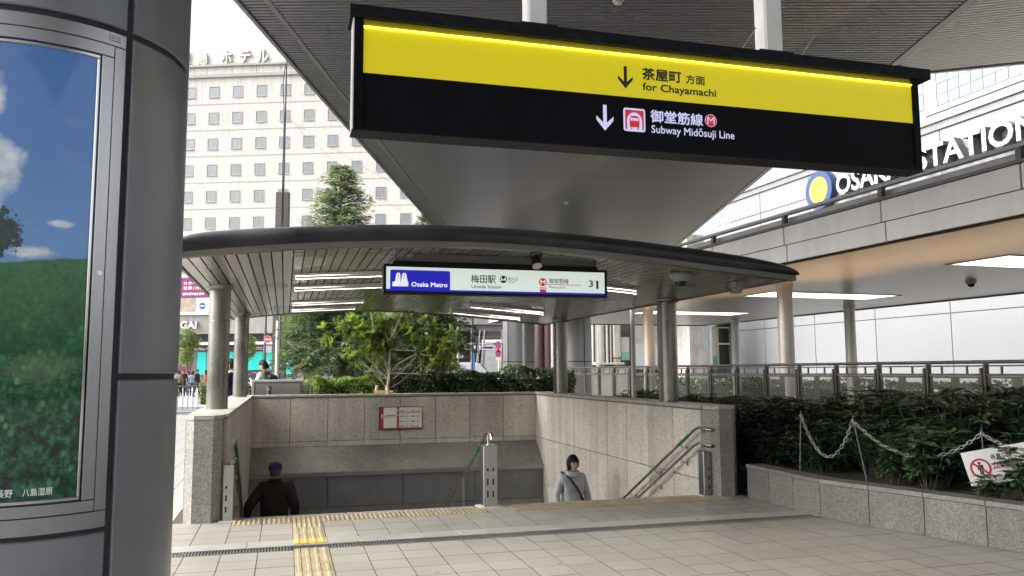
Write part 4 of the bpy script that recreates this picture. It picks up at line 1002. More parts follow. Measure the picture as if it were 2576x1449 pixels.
# ================================================================== station walkway roof
m_wf = M('walkway_fascia', (.60, .58, .575), .5, .1, var=.08, vs=1.2, streak=.12); m_ws = M('walkway_soffit', (.62, .57, .49), .28, .45, rnd=.02)
m_wd = M('walkway_dark', (.10, .10, .10), .5, .4, var=.2, vs=4)
wk = thing(K, 'walkway_roof', 'wide flat walkway roof with panelled fascia and warm ribbed soffit on the right', 'walkway roof', 13, 16, 3.45)
WB0_, WB1_ = 0.0, 30.6
mb = MB(); mb.box(9.06, 18.5, WB0_, WB1_, 3.49, 4.02); part(wk, 'slab', mb, m_ws)
q = MB()
for y in np.arange(WB0_ + .05, WB1_ - .05, .083): q.box(9.08, 18.46, y - .034, y + .034, 3.455, 3.4895)
part(wk, 'soffit_ribs', q, m_ws, kind='stuff')
mb = MB(); mb.box(18.46, 18.56, WB0_, WB1_, 3.42, 4.1); mb.box(9.06, 18.46, WB1_ - .04, WB1_ + .06, 3.42, 4.1); part(wk, 'far_edge', mb, m_wd)
for k in range(-4, 10):
    y0, y1 = 9.56 + 2.32 * (k), 9.56 + 2.32 * (k + 1) - .02
    if y0 < 0 or y0 > 29: continue
    y1 = min(y1, 30.6)
    mb = MB(); mb.bbox(8.90, 9.05, y0, y1, 3.425, 3.715, .006); part(wk, 'fascia_panel', mb, m_wf)
    mb = MB(); mb.bbox(8.93, 9.05, y0 + .11, y1 + .11, 3.735, 4.05, .006); part(wk, 'fascia_panel', mb, m_wf)
    mb = MB(); mb.box(8.95, 9.03, y0 + .09, y0 + .17, 4.101, 4.26); part(wk, 'rail_bracket', mb, m_wd)
mb = MB(); mb.box(8.95, 9.052, 0, 30.6, 3.715, 3.735); mb.box(8.96, 9.052, 0, 30.6, 3.40, 3.425); part(wk, 'fascia_shadow_gap', mb, m_hole)
mb = MB(); mb.box(8.90, 9.12, 0, 30.62, 4.056, 4.10); part(wk, 'gutter', mb, m_wd)
mb = MB(); mb.box(9.10, 9.30, 0, 30.6, 4.101, 4.24); part(wk, 'parapet', mb, M('parapet_grey', (.42, .41, .40), .6, var=.15, vs=3, streak=.2))
mb = MB(); mb.box(8.94, 9.04, 0, 30.6, 4.265, 4.315); part(wk, 'coping_rail', mb, M('coping_metal', (.26, .255, .25), .4, .6))
m_wc = M('walkway_column', (.50, .48, .45), .35, .3, var=.05, vs=2)
for a_, b_, r_ in ((11.55, 15.55, .175), (11.55, 22.2, .165), (17.3, 20.2, .16), (17.3, 26.3, .15), (11.55, 28.6, .16), (11.55, 8.9, .175)):
    mb = MB(); mb.cyl((a_, b_, -.02), (a_, b_, 3.5), r_, n=32, caps=False); c_ = part(wk, 'column', mb, m_wc)
    mb = MB(); mb.lathe([(r_ + .002, 0), (r_ + .03, .015), (r_ + .03, .04)], (a_, b_, 3.413), 32); part(wk, 'collar', mb, m_wc, under=c_)
m_wl = M('ceiling_light_panel', (.9, .92, .88), .4, emit=.8, ecol=(.95, 1, .93))
for b0, lab in ((10.3, 'nearest recessed light panel in the walkway ceiling, cut by the right picture edge'), (16.82, 'middle recessed light panel in the walkway ceiling, behind the pale column'), (23.34, 'farthest recessed light panel in the walkway ceiling')):
    r_ = thing(K, 'ceiling_light', lab, 'light', 14, b0 + .6, 3.45, group='recessed lights in the walkway ceiling')
    mb = MB()
    for k in range(4): mb.box(12.15 + k * .965 + .006, 12.15 + (k + 1) * .965 - .006, b0, b0 + 1.24, 3.4475, 3.4535)
    part(r_, 'diffuser', mb, m_wl)
    mb = MB(); mb.box(12.10, 16.06, b0 - .045, b0 - .002, 3.438, 3.453); mb.box(12.10, 16.06, b0 + 1.242, b0 + 1.285, 3.438, 3.453); mb.box(12.10, 12.148, b0 - .002, b0 + 1.242, 3.438, 3.453); mb.box(16.014, 16.06, b0 - .002, b0 + 1.242, 3.438, 3.453); part(r_, 'trim', mb, M('light_trim', (.22, .15, .11), .5))
for a_, b_, lab in ((14.9, 13.6, 'small dome camera on the walkway ceiling right of the pale column'), (13.9, 24.9, 'small dome camera far along the walkway ceiling')):
    r_ = thing(K, 'dome_camera', lab, 'camera', a_, b_, 3.45)
    mb = MB(); mb.lathe([(.11, .01), (.11, -.05), (.08, -.07)], (a_, b_, 3.45), 20); part(r_, 'housing', mb, M('tan_plastic', (.38, .33, .26), .5))
    mb = MB(); mb.lathe([(.075, -.07), (.06, -.12), (.0001, -.14)], (a_, b_, 3.45), 16); part(r_, 'dome', mb, MATS['smoked_dome'])
# warm spots added out of sight at the column line for the soffit's glow
m_warm = M('added_warm_lamp', (1, .6, .25), .4, emit=25, ecol=(1, .58, .22))
for k, (a_, b_) in enumerate(((11.0, 7.4), (11.0, 10.6), (11.0, 13.6), (11.0, 17.4), (11.0, 21.4))):
    r_ = thing(K, 'added_floodlight', ('nearest', 'second nearest', 'middle', 'second farthest', 'farthest')[k] + ' added warm spot lamp out of sight behind the railing, lighting the walkway ceiling', 'light', a_, b_, 0, group='added spot lamps behind the railing')
    mb = MB(); mb.cyl((a_, b_, -.02), (a_, b_, .30), .012, n=8); part(r_, 'stake', mb, m_black)
    mb = MB(); mb.tube([(a_, b_, .28), (a_, b_, .34), (a_, b_, .42)], [.03, .07, .075], 16, caps=False); part(r_, 'shade', mb, m_black)
    sl = bpy.data.lights.new('added_flood', 'SPOT'); sl.energy = 150; sl.color = (1, .63, .28); sl.spot_size = R(84); sl.spot_blend = 1; sl.shadow_soft_size = .07
    so = bpy.data.objects.new('lamp', sl); COL.objects.link(so); so.parent = r_; so.location = (0, 0, .44); so.rotation_euler = (R(180), R(-8), 0)

# ================================================================== station front with lettering
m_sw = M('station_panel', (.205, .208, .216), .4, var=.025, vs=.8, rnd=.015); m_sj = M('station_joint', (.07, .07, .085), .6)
st = thing(K, 'station_building', 'white panelled station front with large raised station lettering', 'building', 26, 25)
mb = MB(); mb.box(26.03, 27.5, 2, 39.7, -.03, 11.05); part(st, 'wall', mb, m_sj)
for k in range(-2, 8):
    y0 = 8.72 + 4.01 * k; y1 = y0 + 4.01
    if y0 < 2: continue
    for z0, z1 in ((0, 3.71), (3.71, 6.8), (6.8, 9.93), (9.93, 11.05)):
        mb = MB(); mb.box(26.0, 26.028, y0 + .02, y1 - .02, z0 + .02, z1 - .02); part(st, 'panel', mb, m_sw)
m_sc = M('station_coping', (.17, .175, .18), .5, var=.1, streak=.1)
mb = MB(); mb.box(25.92, 27.5, 2, 39.8, 11.053, 11.16); part(st, 'ledge', mb, m_sc); mb = MB(); mb.box(26.06, 27.4, 2, 39.7, 11.165, 11.40); part(st, 'parapet', mb, m_sc); mb = MB(); mb.box(25.97, 27.5, 2, 39.75, 11.405, 11.47); part(st, 'coping', mb, M('coping_white', (.24, .24, .245), .5))
mb = MB(); mb.box(27.55, 28.4, 2, 39.7, -.03, 11.9); part(st, 'rear_wall', mb, M('station_rear', (.20, .205, .21), .5, var=.05))
m_let = [M('letter_face', (.40, .40, .40), .4), M('letter_side', (.075, .085, .09), .45)]
lettering(st, 'letters', 'OSAKA', 30.35, 26.35, 9.55, 10.40, 25.58, m_let, .022, base='S', depth=.38, axis='b')
lettering(st, 'letters', 'STATION', 25.62, 20.2, 9.55, 10.40, 25.58, m_let, .022, base='S', depth=.38, axis='b')
circ = lambda cy, cz, r, n=48: [(cy + r * math.cos(2 * math.pi * k / n), cz + r * math.sin(2 * math.pi * k / n)) for k in range(n)]
mb = MB(); mb.xprism(circ(31.62, 10.05, .93), 25.62, 25.97); part(st, 'emblem_ring', mb, M('emblem_blue', (.02, .045, .14), .45))
mb = MB(); mb.xprism(circ(31.62, 10.05, .64), 25.612, 25.619); part(st, 'emblem_disc', mb, M('emblem_yellow', (.38, .30, .04), .5))
# upper storey with gridded glass
up = thing(K, 'upper_hall', 'white upper hall with a large gridded glass window above the station front', 'building', 29, 26, 11.5)
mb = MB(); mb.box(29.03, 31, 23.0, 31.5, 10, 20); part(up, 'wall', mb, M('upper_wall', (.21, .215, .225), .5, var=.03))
m_pane = M('pale_pane', (.19, .245, .245), .25, spec=.35, rnd=.05)
for i in range(7):
    for j in range(8):
        mb = MB(); y1 = 27.65 - i * .60; z0 = 13.22 + j * .5; mb.box(29.0, 29.02, y1 - .585, y1 - .015, z0 + .012, z0 + .488); part(up, 'pane', mb, m_pane)
mb = MB(); mb.box(28.985, 29.028, 27.66, 28.35, 13.2, 17.2); mb.box(28.985, 29.028, 23.2, 23.44, 13.2, 17.2); mb.box(28.97, 29.028, 23.2, 28.35, 12.95, 13.19); part(up, 'window_surround', mb, M('surround_white', (.26, .26, .265), .5))
for j in range(5):
    mb = MB(); mb.box(29.0, 29.026, 28.42, 28.80, 13.3 + j * .75, 13.98 + j * .75); part(up, 'pane', mb, m_pane)
# rooftop plant seen past the canopy edge
rp = thing(K, 'rooftop_shed', 'weathered concrete and white framed shed above the far end of the walkway roof', 'shed', 20.5, 37)
mb = MB(); mb.box(21.6, 22.6, 37, 39, 0, 8.6); part(rp, 'concrete_pier', mb, M('stained_concrete', (.42, .40, .37), .8, var=.25, vs=1.2, streak=.3))
mb = MB(); mb.box(18.2, 21.5, 37.6, 39, 5.2, 8.3); part(rp, 'shed_wall', mb, M('shed_white', (.6, .6, .59), .6, var=.08))
mb = MB(); mb.box(19.9, 20.9, 37.5, 37.59, 7.0, 7.9); part(rp, 'dark_opening', mb, m_hole)
mb = MB(); mb.beam((18.6, 37.3, 6.4), (21.3, 37.3, 7.0), .18, .14); mb.beam((18.2, 37.3, 5.8), (20.3, 37.3, 7.4), .12, .12); mb.beam((20.0, 37.4, 5.5), (20.0, 37.4, 6.8), .14, .14); part(rp, 'brace', mb, m_white)

# ================================================================== old viaduct block at the end of the walkway
vd = thing(K, 'viaduct_block', 'old concrete viaduct block with downpipes, green dado and arched openings beyond the walkway', 'building', 21, 40)
m_conc = M('old_concrete', (.50, .475, .43), .8, var=.15, vs=.9, streak=.35, speck=.08, ss=30); m_grn = M('green_dado', (.20, .40, .32), .6, var=.1, vs=3, streak=.15); m_pan = M('grey_hoarding', (.55, .57, .60), .5, var=.05)
mb = MB(); mb.box(16.6, 26.3, 40.6, 44, -.03, 7); part(vd, 'rear_wall', mb, M('dark_concrete', (.20, .19, .18), .85, var=.2, streak=.2))
mb = MB(); mb.cyl((18.06, 40.3, -.03), (18.06, 40.3, 7), .22, n=24); part(vd, 'pier', mb, m_conc)
for x, r_ in ((18.38, .07), (18.60, .045), (17.55, .05), (17.75, .04)):
    mb = MB(); mb.cyl((x, 40.15, 1.9), (x, 40.15, 7), r_, n=14); part(vd, 'downpipe', mb, M('pipe_grey', (.55, .53, .49), .5, streak=.2))
mb = MB(); mb.bbox(18.74, 19.14, 40.0, 40.4, 2.25, 7, .03); part(vd, 'duct', mb, m_conc)
mb = MB(); mb.bbox(18.76, 19.14, 40.05, 40.4, 1.55, 2.2, .02); part(vd, 'duct_base', mb, M('tan_concrete', (.42, .36, .26), .8, var=.1))
mb = MB(); mb.bbox(17.5, 19.2, 39.7, 40.1, 1.86, 1.96, .02); part(vd, 'ledge', mb, m_conc)
mb = MB(); mb.box(17.2, 19.85, 39.9, 40.05, -.03, 1.70); part(vd, 'dwarf_wall', mb, m_conc)
mb = MB(); mb.box(19.2, 19.68, 40.1, 40.3, 2.55, 3.35); part(vd, 'beige_panel', mb, M('beige_panel', (.52, .49, .42), .7, var=.06)); mb = MB(); mb.box(19.2, 19.68, 40.09, 40.3, 2.10, 2.545); part(vd, 'green_panel', mb, m_grn); mb = MB(); mb.box(17.85, 17.95, 40.28, 40.5, 1.9, 2.55); part(vd, 'green_panel', mb, m_grn)
def arch_wall(x0, x1, z0, z1, cx, r, y0, y1):
    q = MB(); n = 14; A = [(cx + r * math.cos(math.pi * k / n), 2.75 + r * math.sin(math.pi * k / n)) for k in range(n + 1)]
    for k in range(n):
        (xa, za), (xb, zb) = A[k], A[k + 1]; q.hexa([(xb, y0, zb), (xa, y0, za), (xa, y1, za), (xb, y1, zb), (xb, y0, z1), (xa, y0, z1), (xa, y1, z1), (xb, y1, z1)])
    q.box(x0, cx - r, y0, y1, z0, z1); q.box(cx + r, x1, y0, y1, z0, z1); return q
part(vd, 'arched_wall', arch_wall(19.95, 22.95, 1.6, 7, 20.95, .32, 40.1, 40.5), m_conc)
mb = MB(); mb.box(19.97, 20.60, 40.06, 40.095, 1.62, 3.0); mb.box(21.30, 22.94, 40.06, 40.095, 1.62, 3.0); part(vd, 'hoarding', mb, m_pan)
mb = MB(); mb.box(22.98, 23.14, 39.9, 40.4, 1.5, 6); part(vd, 'corner_post', mb, M('post_grey', (.42, .43, .45), .5))
for z0, z1 in ((1.74, 2.52), (2.53, 3.30), (3.31, 4.08), (4.09, 4.86)):
    mb = MB(); mb.box(23.16, 24.62, 40.0, 40.03, z0 + .01, z1 - .01); part(vd, 'pale_panel', mb, M('pale_teal_panel', (.50, .58, .60), .25, rnd=.03))
mb = MB(); mb.box(24.64, 24.76, 39.95, 40.5, 1.5, 5); part(vd, 'white_post', mb, m_white)
mb = MB(); mb.box(24.77, 25.18, 40.15, 40.5, 2.32, 5); part(vd, 'cream_pier', mb, M('cream_plaster', (.60, .55, .44), .7, var=.06)); mb = MB(); mb.box(24.765, 25.185, 40.145, 40.5, 1.5, 2.315); part(vd, 'green_pier_base', mb, m_grn)
w_ = thing(K, 'viaduct_window', 'dark shop window with cream frame between the green pier and the white station wall', 'window', 25.65, 40.2, 1.8)
mb = MB(); mb.frame(25.19, 26.2, 1.76, 3.98, .07, 40.1, 40.3); mb.box(25.262, 26.128, 40.1, 40.3, 2.98, 3.07); part(w_, 'frame', mb, MATS['cream_plaster'])
mb = MB(); mb.box(25.262, 26.128, 40.26, 40.28, 1.832, 2.978); mb.box(25.262, 26.128, 40.26, 40.28, 3.072, 3.908); part(w_, 'pane', mb, M('dark_pane', (.02, .022, .022), .06, spec=.8))
mb = MB(); mb.hexa([(24.65, 39.6, 4.0), (26.3, 39.6, 4.3), (26.3, 40.5, 4.3), (24.65, 40.5, 4.0), (24.65, 39.6, 4.5), (26.3, 39.6, 4.5), (26.3, 40.5, 4.5), (24.65, 40.5, 4.5)]); part(vd, 'soffit_beam', mb, m_white)

# ================================================================== hotel across the street
m_hw = M('hotel_wall', (.56, .54, .50), .75, var=.05, vs=.3, streak=.18); m_hb = M('hotel_band', (.40, .39, .365), .8); m_hf = M('window_frame', (.34, .335, .32), .5, .4)
ho = thing(HT, 'hotel', 'tall pale concrete hotel with rows of square windows and raised rooftop lettering', 'building', 5, 0)
COLS = [-19.15 + 2.81 * k for k in range(-5, 17)]; ROWS = [33.72 - 3.06 * k for k in range(8)]
WW, WH = .60, .64
xs = [-40.] + [v for c in COLS for v in (c - WW, c + WW)] + [30.]; zs_ = [8.0] + sorted(v for r_ in ROWS for v in (r_ - WH, r_ + WH)) + [35.4]
mb = MB()
for i in range(len(xs) - 1):
    for j in range(len(zs_) - 1):
        if i % 2 == 1 and j % 2 == 1: continue
        mb.quad((xs[i], 0, zs_[j]), (xs[i + 1], 0, zs_[j]), (xs[i + 1], 0, zs_[j + 1]), (xs[i], 0, zs_[j + 1]))
mb.quad((-40, .4, 8), (30, .4, 8), (30, .4, 35.4), (-40, .4, 35.4)); mb.box(-40, -39.9, .01, 25, 8, 35.4); mb.box(29.9, 30, .01, 25, 8, 35.4); mb.box(-40, 30, 24.9, 25, 0, 35.4); mb.box(-40, 30, .01, 25, 35.3, 35.39)
part(ho, 'wall', mb, m_hw)
for r_ in ROWS:
    mb = MB(); mb.box(-40, 30, -.03, .02, r_ - 1.50, r_ - 1.40); part(ho, 'band', mb, m_hb)
q = MB(); q.frame(-WW, WW, -WH, WH, .07, -.05, .32); fm = q.mesh('window_frame', m_hf)
q = MB(); q.box(-WW + .071, WW - .071, .12, .13, -WH + .071, WH - .071); gm = q.mesh('pane', M('hotel_pane', (.16, .21, .21), .1, spec=.7, rnd=.25))
cms = []
for v in range(4):
    q = MB(); q.smooth = True; n = 22; x0, x1 = -WW + .09, WW - .09
    gapc = (None, .1, -.25, .3)[v]
    for k in range(n):
        xa, xb = x0 + (x1 - x0) * k / n, x0 + (x1 - x0) * (k + 1) / n
        if gapc is not None and abs((xa + xb) / 2 - gapc) < .07: continue
        ya, yb_ = .06 + .02 * math.sin(k * 2.1), .06 + .02 * math.sin((k + 1) * 2.1)
        q.quad((xa, ya, -WH + .08), (xb, yb_, -WH + .08), (xb, yb_, WH - .25 + .04 * v), (xa, ya, WH - .25 + .04 * v))
    cms.append(q.mesh('curtain', M('net_curtain', (.42, .46, .46), .8, rnd=.35)))
q = MB(); q.box(-WW - .06, WW + .06, -.10, -.051, -WH - .07, -WH); slm_ = q.mesh('sill', m_hf)
mg = glass('hotel_glass', (.85, .90, .90), .04, .9)
q = MB(); q.box(-WW + .071, WW - .071, .015, .02, -WH + .071, WH - .071); gm = q.mesh('pane', mg)
for c in COLS:
    for r_ in ROWS:
        p = seen(HT.w(c, 0, r_))
        if not (400 < p[0] < 1200 and 150 < p[1] < 640): 
            continue
        w = piece(ho, 'window', fm, (c, 0, r_))
        for nm, me in (('pane', gm), ('curtain', random.choice(cms)), ('sill', slm_)):
            o = bpy.data.objects.new(nm, me); COL.objects.link(o); o.parent = w
mb = MB(); mb.box(-40, 30, -.25, .3, 35.41, 35.75); part(ho, 'cornice', mb, M('hotel_cornice', (.36, .35, .33), .7)); 
for k in range(-13, 10):
    mb = MB(); mb.box(k * 2.9, k * 2.9 + 2.85, -.1, .3, 35.76, 36.65); part(ho, 'attic_panel', mb, m_hw)
mb = MB(); mb.box(-40, 30, -.35, .3, 36.66, 36.9); part(ho, 'cornice', mb, MATS['hotel_cornice'])
mb = MB(); mb.box(-40, 2.2, .2, .6, 36.91, 38.98); part(ho, 'sign_wall', mb, M('hotel_sign_wall', (.60, .585, .55), .7, var=.05, streak=.1))
m_ht = [M('hotel_letter', (.58, .565, .53), .6), M('hotel_letter_side', (.50, .485, .455), .6)]
for ch, u in (('阪', -11.6), ('急', -9.4), ('ホ', -6.6), ('テ', -4.4), ('ル', -2.3)): lettering(ho, 'roof_letter', ch, u - .65, u + .65, 37.05, 38.6, -.02, m_ht, .03, depth=.2)
# podium
m_pod = M('podium_concrete', (.30, .29, .265), .8, var=.08, vs=.5, streak=.22)
mb = MB(); mb.box(-40, 30, -1.2, -.01, 5.8, 8.2); mb.box(-40, 30, -1.0, -.01, 8.21, 13.2); part(ho, 'podium', mb, m_pod)
mb = MB(); mb.box(-40, 30, -.3, 0, 4.95, 5.79); part(ho, 'dark_recess', mb, M('recess_dark', (.05, .055, .065), .6))
mb = MB(); mb.hexa([(-40, -2.4, 4.55), (30, -2.4, 4.55), (30, -.31, 4.55), (-40, -.31, 4.55), (-40, -2.2, 4.75), (30, -2.2, 4.75), (30, -.31, 4.95), (-40, -.31, 4.95)]); part(ho, 'awning', mb, M('awning_pale', (.45, .435, .40), .6, var=.1))
mb = MB(); mb.box(-40, 30, -2.2, -.31, 4.50, 4.54); part(ho, 'awning_soffit', mb, m_hf)
mb = MB(); mb.box(-40, 30, -1.25, -.31, 3.88, 4.48); part(ho, 'sign_band', mb, M('maroon_sign', (.10, .022, .035), .5))
mb = MB(); mb.box(-40, 30, -.9, -.31, 0.05, 3.87); part(ho, 'shop_recess', mb, M('shop_dark', (.14, .14, .135), .6, var=.3, vs=1.5))
m_teal = M('teal_window_film', (.016, .42, .385), .25, emit=.08, ecol=(.05, .8, .72), var=.12, vs=.8)
for x0, x1 in ((-8.36, -7.4), (-7.3, -6.3), (-5.5, -4.85), (-4.72, -3.9), (-2.7, -.95), (-.60, .85), (1.05, 1.3), (1.34, 2.52)):
    mb = MB(); mb.box(x0, x1, -.96, -.91, 1.30, 3.80); part(ho, 'shop_window', mb, m_teal)
mb = MB(); mb.box(-10.4, -9.15, -.96, -.91, 1.3, 3.75); part(ho, 'poster_panel', mb, M('maroon_panel', (.17, .035, .06), .5))
m_wp = M('white_sign_print', (.8, .8, .8), .5)
for s, x0, x1, z0, z1 in (('Terminal', -11.3, -8.7, 3.98, 4.36), ('by Plaza Premium Lounge', -8.55, -4.75, 4.0, 4.26), ('Luggage Storage', -1.6, -.1, 4.2, 4.34), ('Concierge', -1.6, -.6, 4.0, 4.14), ('Storage Delivery', .1, 1.25, 4.02, 4.18), ('Exchange', 1.6, 2.4, 4.02, 4.18)):
    lettering(ho, 'shop_lettering', s, x0, x1, z0, z1, -1.27, m_wp, .02, base='T')
for s, x0, x1, z0, z1 in (('City Terminal', -.85, 2.15, 2.34, 2.86), ('by Plaza Premium Lounge', -.2, 2.1, 2.05, 2.2)): lettering(ho, 'shop_lettering', s, x0, x1, z0, z1, -.975, M('pale_teal_print', (.35, .75, .80), .5, emit=.2), .01, base='T')
lettering(ho, 'shop_lettering', 'PLAZA PREMIUM', -10.35, -9.2, 2.5, 2.65, -.975, m_wp, .02, base='P'); lettering(ho, 'shop_lettering', 'LOUNGE', -10.1, -9.4, 2.26, 2.38, -.975, m_wp, .02, base='L')
q = MB()
for k in range(10): a_ = 2 * math.pi * k / 10; q.ring((-9.62 + .2 * math.cos(a_), 3.1 + .2 * math.sin(a_)), .06, .085, -.975, -.965, 14)
q.ring((-9.62, 3.1), .10, .13, -.975, -.965, 20); part(ho, 'rosette', q, m_wp)
lettering(ho, 'arcade_letters', 'HANKYU 17-BAN-GAI', -19.6, -8.32, 6.4, 7.12, -1.55, [M('letter_pale', (.66, .65, .63), .5), M('letter_edge', (.38, .37, .36), .5)], .03, base='H', depth=.3)
for x in (2.6, 8, 14): 
    mb = MB(); mb.box(x, x + 1.2, -1.3, -.91, .05, 3.86); part(ho, 'shop_pier', mb, M('brown_pier', (.27, .22, .20), .7))
# billboard
bb_ = thing(HT, 'billboard', 'white framed airline billboard with magenta panel on the hotel podium', 'billboard', -8, -1.3, 7.9)
mb = MB(); mb.box(-14.4, -4.45, -1.45, -1.02, 7.9, 12.35); part(bb_, 'board', mb, M('billboard_white', (.6, .6, .6), .5))
skm = M('billboard_sky', (.09, .15, .28), .5, var=.15, vs=.6); mb = MB(); mb.box(-14.1, -4.7, -1.47, -1.455, 8.25, 12.05); part(bb_, 'sky_print', mb, skm)
mb = MB(); mb.box(-14.1, -8.55, -1.48, -1.472, 8.25, 10.6); part(bb_, 'cloud_print', mb, M('billboard_cloud', (.34, .28, .22), .6, var=.35, vs=1.4))
mb = MB(); mb.box(-8.5, -4.7, -1.485, -1.472, 8.25, 10.2); part(bb_, 'white_print', mb, MATS['billboard_white'])
mb = MB(); mb.box(-10.42, -6.2, -1.50, -1.49, 9.77, 11.93); part(bb_, 'magenta_panel', mb, M('billboard_magenta', (.22, .025, .11), .5))
mb = MB(); mb.disc((-7.75, 8.85), .38, -1.50, -1.49, 28); part(bb_, 'globe_print', mb, M('billboard_blue', (.06, .10, .36), .5))
mb = MB(); mb.box(-8.1, -7.4, -1.507, -1.502, 8.80, 8.90); part(bb_, 'globe_band', mb, MATS['billboard_white'])
lettering(bb_, 'slogan', 'カタール航空', -10.0, -6.9, 11.2, 11.6, -1.505, m_wp, .01); lettering(bb_, 'slogan', '世界170都市', -10.0, -7.1, 10.65, 11.05, -1.505, m_wp, .01); lettering(bb_, 'web_address', 'qatarairways.com', -10.05, -7.6, 10.1, 10.3, -1.505, m_wp, .03, base='w')

# ================================================================== street furniture
m_dk = M('dark_pole', (.10, .105, .11), .5, .3, var=.1, vs=4); m_gal = M('galvanised', (.48, .49, .49), .4, .7, var=.1, vs=3); m_wpole = M('white_pole', (.72, .72, .70), .5)
# pedestrian fence by the road
fe = thing(G, 'street_fence', 'grey pedestrian fence of thin upright bars at the edge of the plaza', 'fence', -2, 33.0)
fb = 33.0
for k in range(7):
    a0 = -6.2 + 1.8 * k
    mb = MB(); mb.tube([(a0, fb, .1), (a0, fb, 1.02)], .03, 8); part(fe, 'post', mb, m_dk)
for k in range(72):
    if k % 10: mb = MB(); mb.box(-6.2 + .18 * k - .009, -6.2 + .18 * k + .009, fb - .009, fb + .009, .16, 1.0); part(fe, 'bar', mb, m_dk)
mb = MB(); mb.tube([(-6.2, fb, 1.03), (6.7, fb, 1.03)], .03, 8); part(fe, 'top_rail', mb, m_dk); mb = MB(); mb.tube([(-6.2, fb, .15), (6.7, fb, .15)], .02, 8); part(fe, 'bottom_rail', mb, m_gal)
mb = MB(); mb.box(-6.4, 6.9, fb - .1, fb + .1, -.02, .09); part(fe, 'kerb', mb, MATS['kerb_stone'])
# steel cabinet and bollard behind the far wall
cb = thing(G, 'steel_cabinet', 'brushed steel panel cabinet standing behind the far stair wall', 'cabinet', .02, 18.5)
ca0, ca1 = G.l(at(637.5, 970, 18.35))[0], G.l(at(759, 970, 18.65))[0]
mb = MB(); mb.bbox(ca0, ca1, 18.2, 18.6, -.02, 1.385, .01); part(cb, 'body', mb, m_gal)
mb = MB(); mb.frame(ca0 + .05, ca1 - .02, .2, 1.34, .03, 18.185, 18.1995); part(cb, 'dark_frame', mb, m_dk); mb = MB(); mb.box(ca0 + .081, ca1 - .051, 18.19, 18.1993, .231, 1.309); part(cb, 'front_panel', mb, m_steel)
p = at(676, 990, 17.4); bl = thing(WF, 'bollard_light', 'short dark cylindrical bollard light before the steel cabinet', 'bollard', p.x, p.y, 0)
mb = MB(); mb.cyl((p.x, p.y, -.02), (p.x, p.y, 1.17), .048, n=16); part(bl, 'shaft', mb, m_dk); mb = MB(); mb.cyl((p.x, p.y, 1.175), (p.x, p.y, 1.20), .030, n=16); part(bl, 'lens', mb, m_wpole); mb = MB(); mb.cyl((p.x, p.y, 1.201), (p.x, p.y, 1.262), .048, n=16); part(bl, 'head', mb, m_dk)
p = at(698.5, 807, 25); wp = thing(WF, 'white_pole', 'plain white pole with grey bands rising behind the steel cabinet', 'pole', p.x, p.y, 0)
mb = MB(); mb.cyl((p.x, p.y, -.02), (p.x, p.y, p.z), .043, n=14); part(wp, 'shaft', mb, m_wpole)
for z in (2.55, 2.83): mb = MB(); mb.cyl((p.x, p.y, z), (p.x, p.y, z + .04), .047, n=14); part(wp, 'band', mb, m_dk)
# no entry sign
p = at(668.5, 800, 60); ne = thing(WF, 'no_entry_sign', 'round red no entry sign on a dark pole across the street', 'road sign', p.x, p.y, 0)
mb = MB(); mb.cyl((p.x, p.y, -.02), (p.x, p.y, 7.5), .11, .08, n=14); part(ne, 'pole', mb, m_dk)
c = at(673.5, 854, 59.7); mb = MB(); mb.disc((c.x, c.z), .27, c.y, c.y + .02); part(ne, 'disc', mb, M('sign_red', (.55, .03, .04), .4)); mb = MB(); mb.ring((c.x, c.z), .255, .275, c.y - .012, c.y - .002); mb.box(c.x - .19, c.x + .19, c.y - .012, c.y - .002, c.z - .04, c.z + .04); part(ne, 'white_bar', mb, m_white)
mb = MB(); mb.box(c.x - .12, c.x + .3, c.y, c.y + .06, c.z - .95, c.z - .45); part(ne, 'grey_plate', mb, m_gal); mb = MB(); mb.tube([(p.x, p.y, 5.6), (p.x + .05, c.y, 5.0), (c.x + .05, c.y + .03, c.z + .2)], .03, 8); part(ne, 'bracket', mb, m_dk)
# tall mast with cable box above the canopy
p = at(721, 150, 30); ma = thing(WF, 'antenna_mast', 'thin tall antenna mast with guy wires and brown cable box above the arched canopy', 'mast', p.x, p.y, 0)
mb = MB(); mb.tube([(p.x, p.y, -.02), (p.x, p.y, p.z + .1)], [.045, .03], 10); part(ma, 'pole', mb, m_dk)
bx0 = at(710, 527, 30.2); mb = MB(); mb.box(bx0.x - .24, bx0.x + .24, bx0.y - .05, bx0.y + .2, 0, bx0.z + .66); part(ma, 'cable_box', mb, M('brown_box', (.10, .085, .08), .6, var=.1))
mb = MB()
for k in range(5): z = p.z - .35 + .08 * k; mb.tube([(p.x - .3 + .02 * k, p.y - .1, z + .04), (p.x + .25, p.y + .1, z)], .008, 5)
part(ma, 'antenna', mb, m_gal)
mb = MB()
for e_ in (at(1160, 545, 33), at(1060, 565, 33)):
    s_ = Vector((p.x, p.y, at(721, 292, 30).z)); mb.tube([s_ + (e_ - s_) * k / 6 - Vector((0, 0, .25 * math.sin(math.pi * k / 6))) for k in range(7)], .006, 5)
part(ma, 'guy_wire', mb, m_gal)
mb = MB(); mb.tube([(p.x - .02, p.y - .06, p.z - .2), (p.x - .1, p.y - .06, p.z - 1.0), (p.x - .02, p.y - .06, p.z - 2.2), (p.x - .03, p.y - .06, p.z - 4), (p.x - .02, p.y - .05, p.z - 6.2), (p.x - .25, p.y - .06, p.z - 8.0), (p.x - .35, p.y - .06, 6.9)], .018, 6); part(ma, 'cable', mb, m_black)
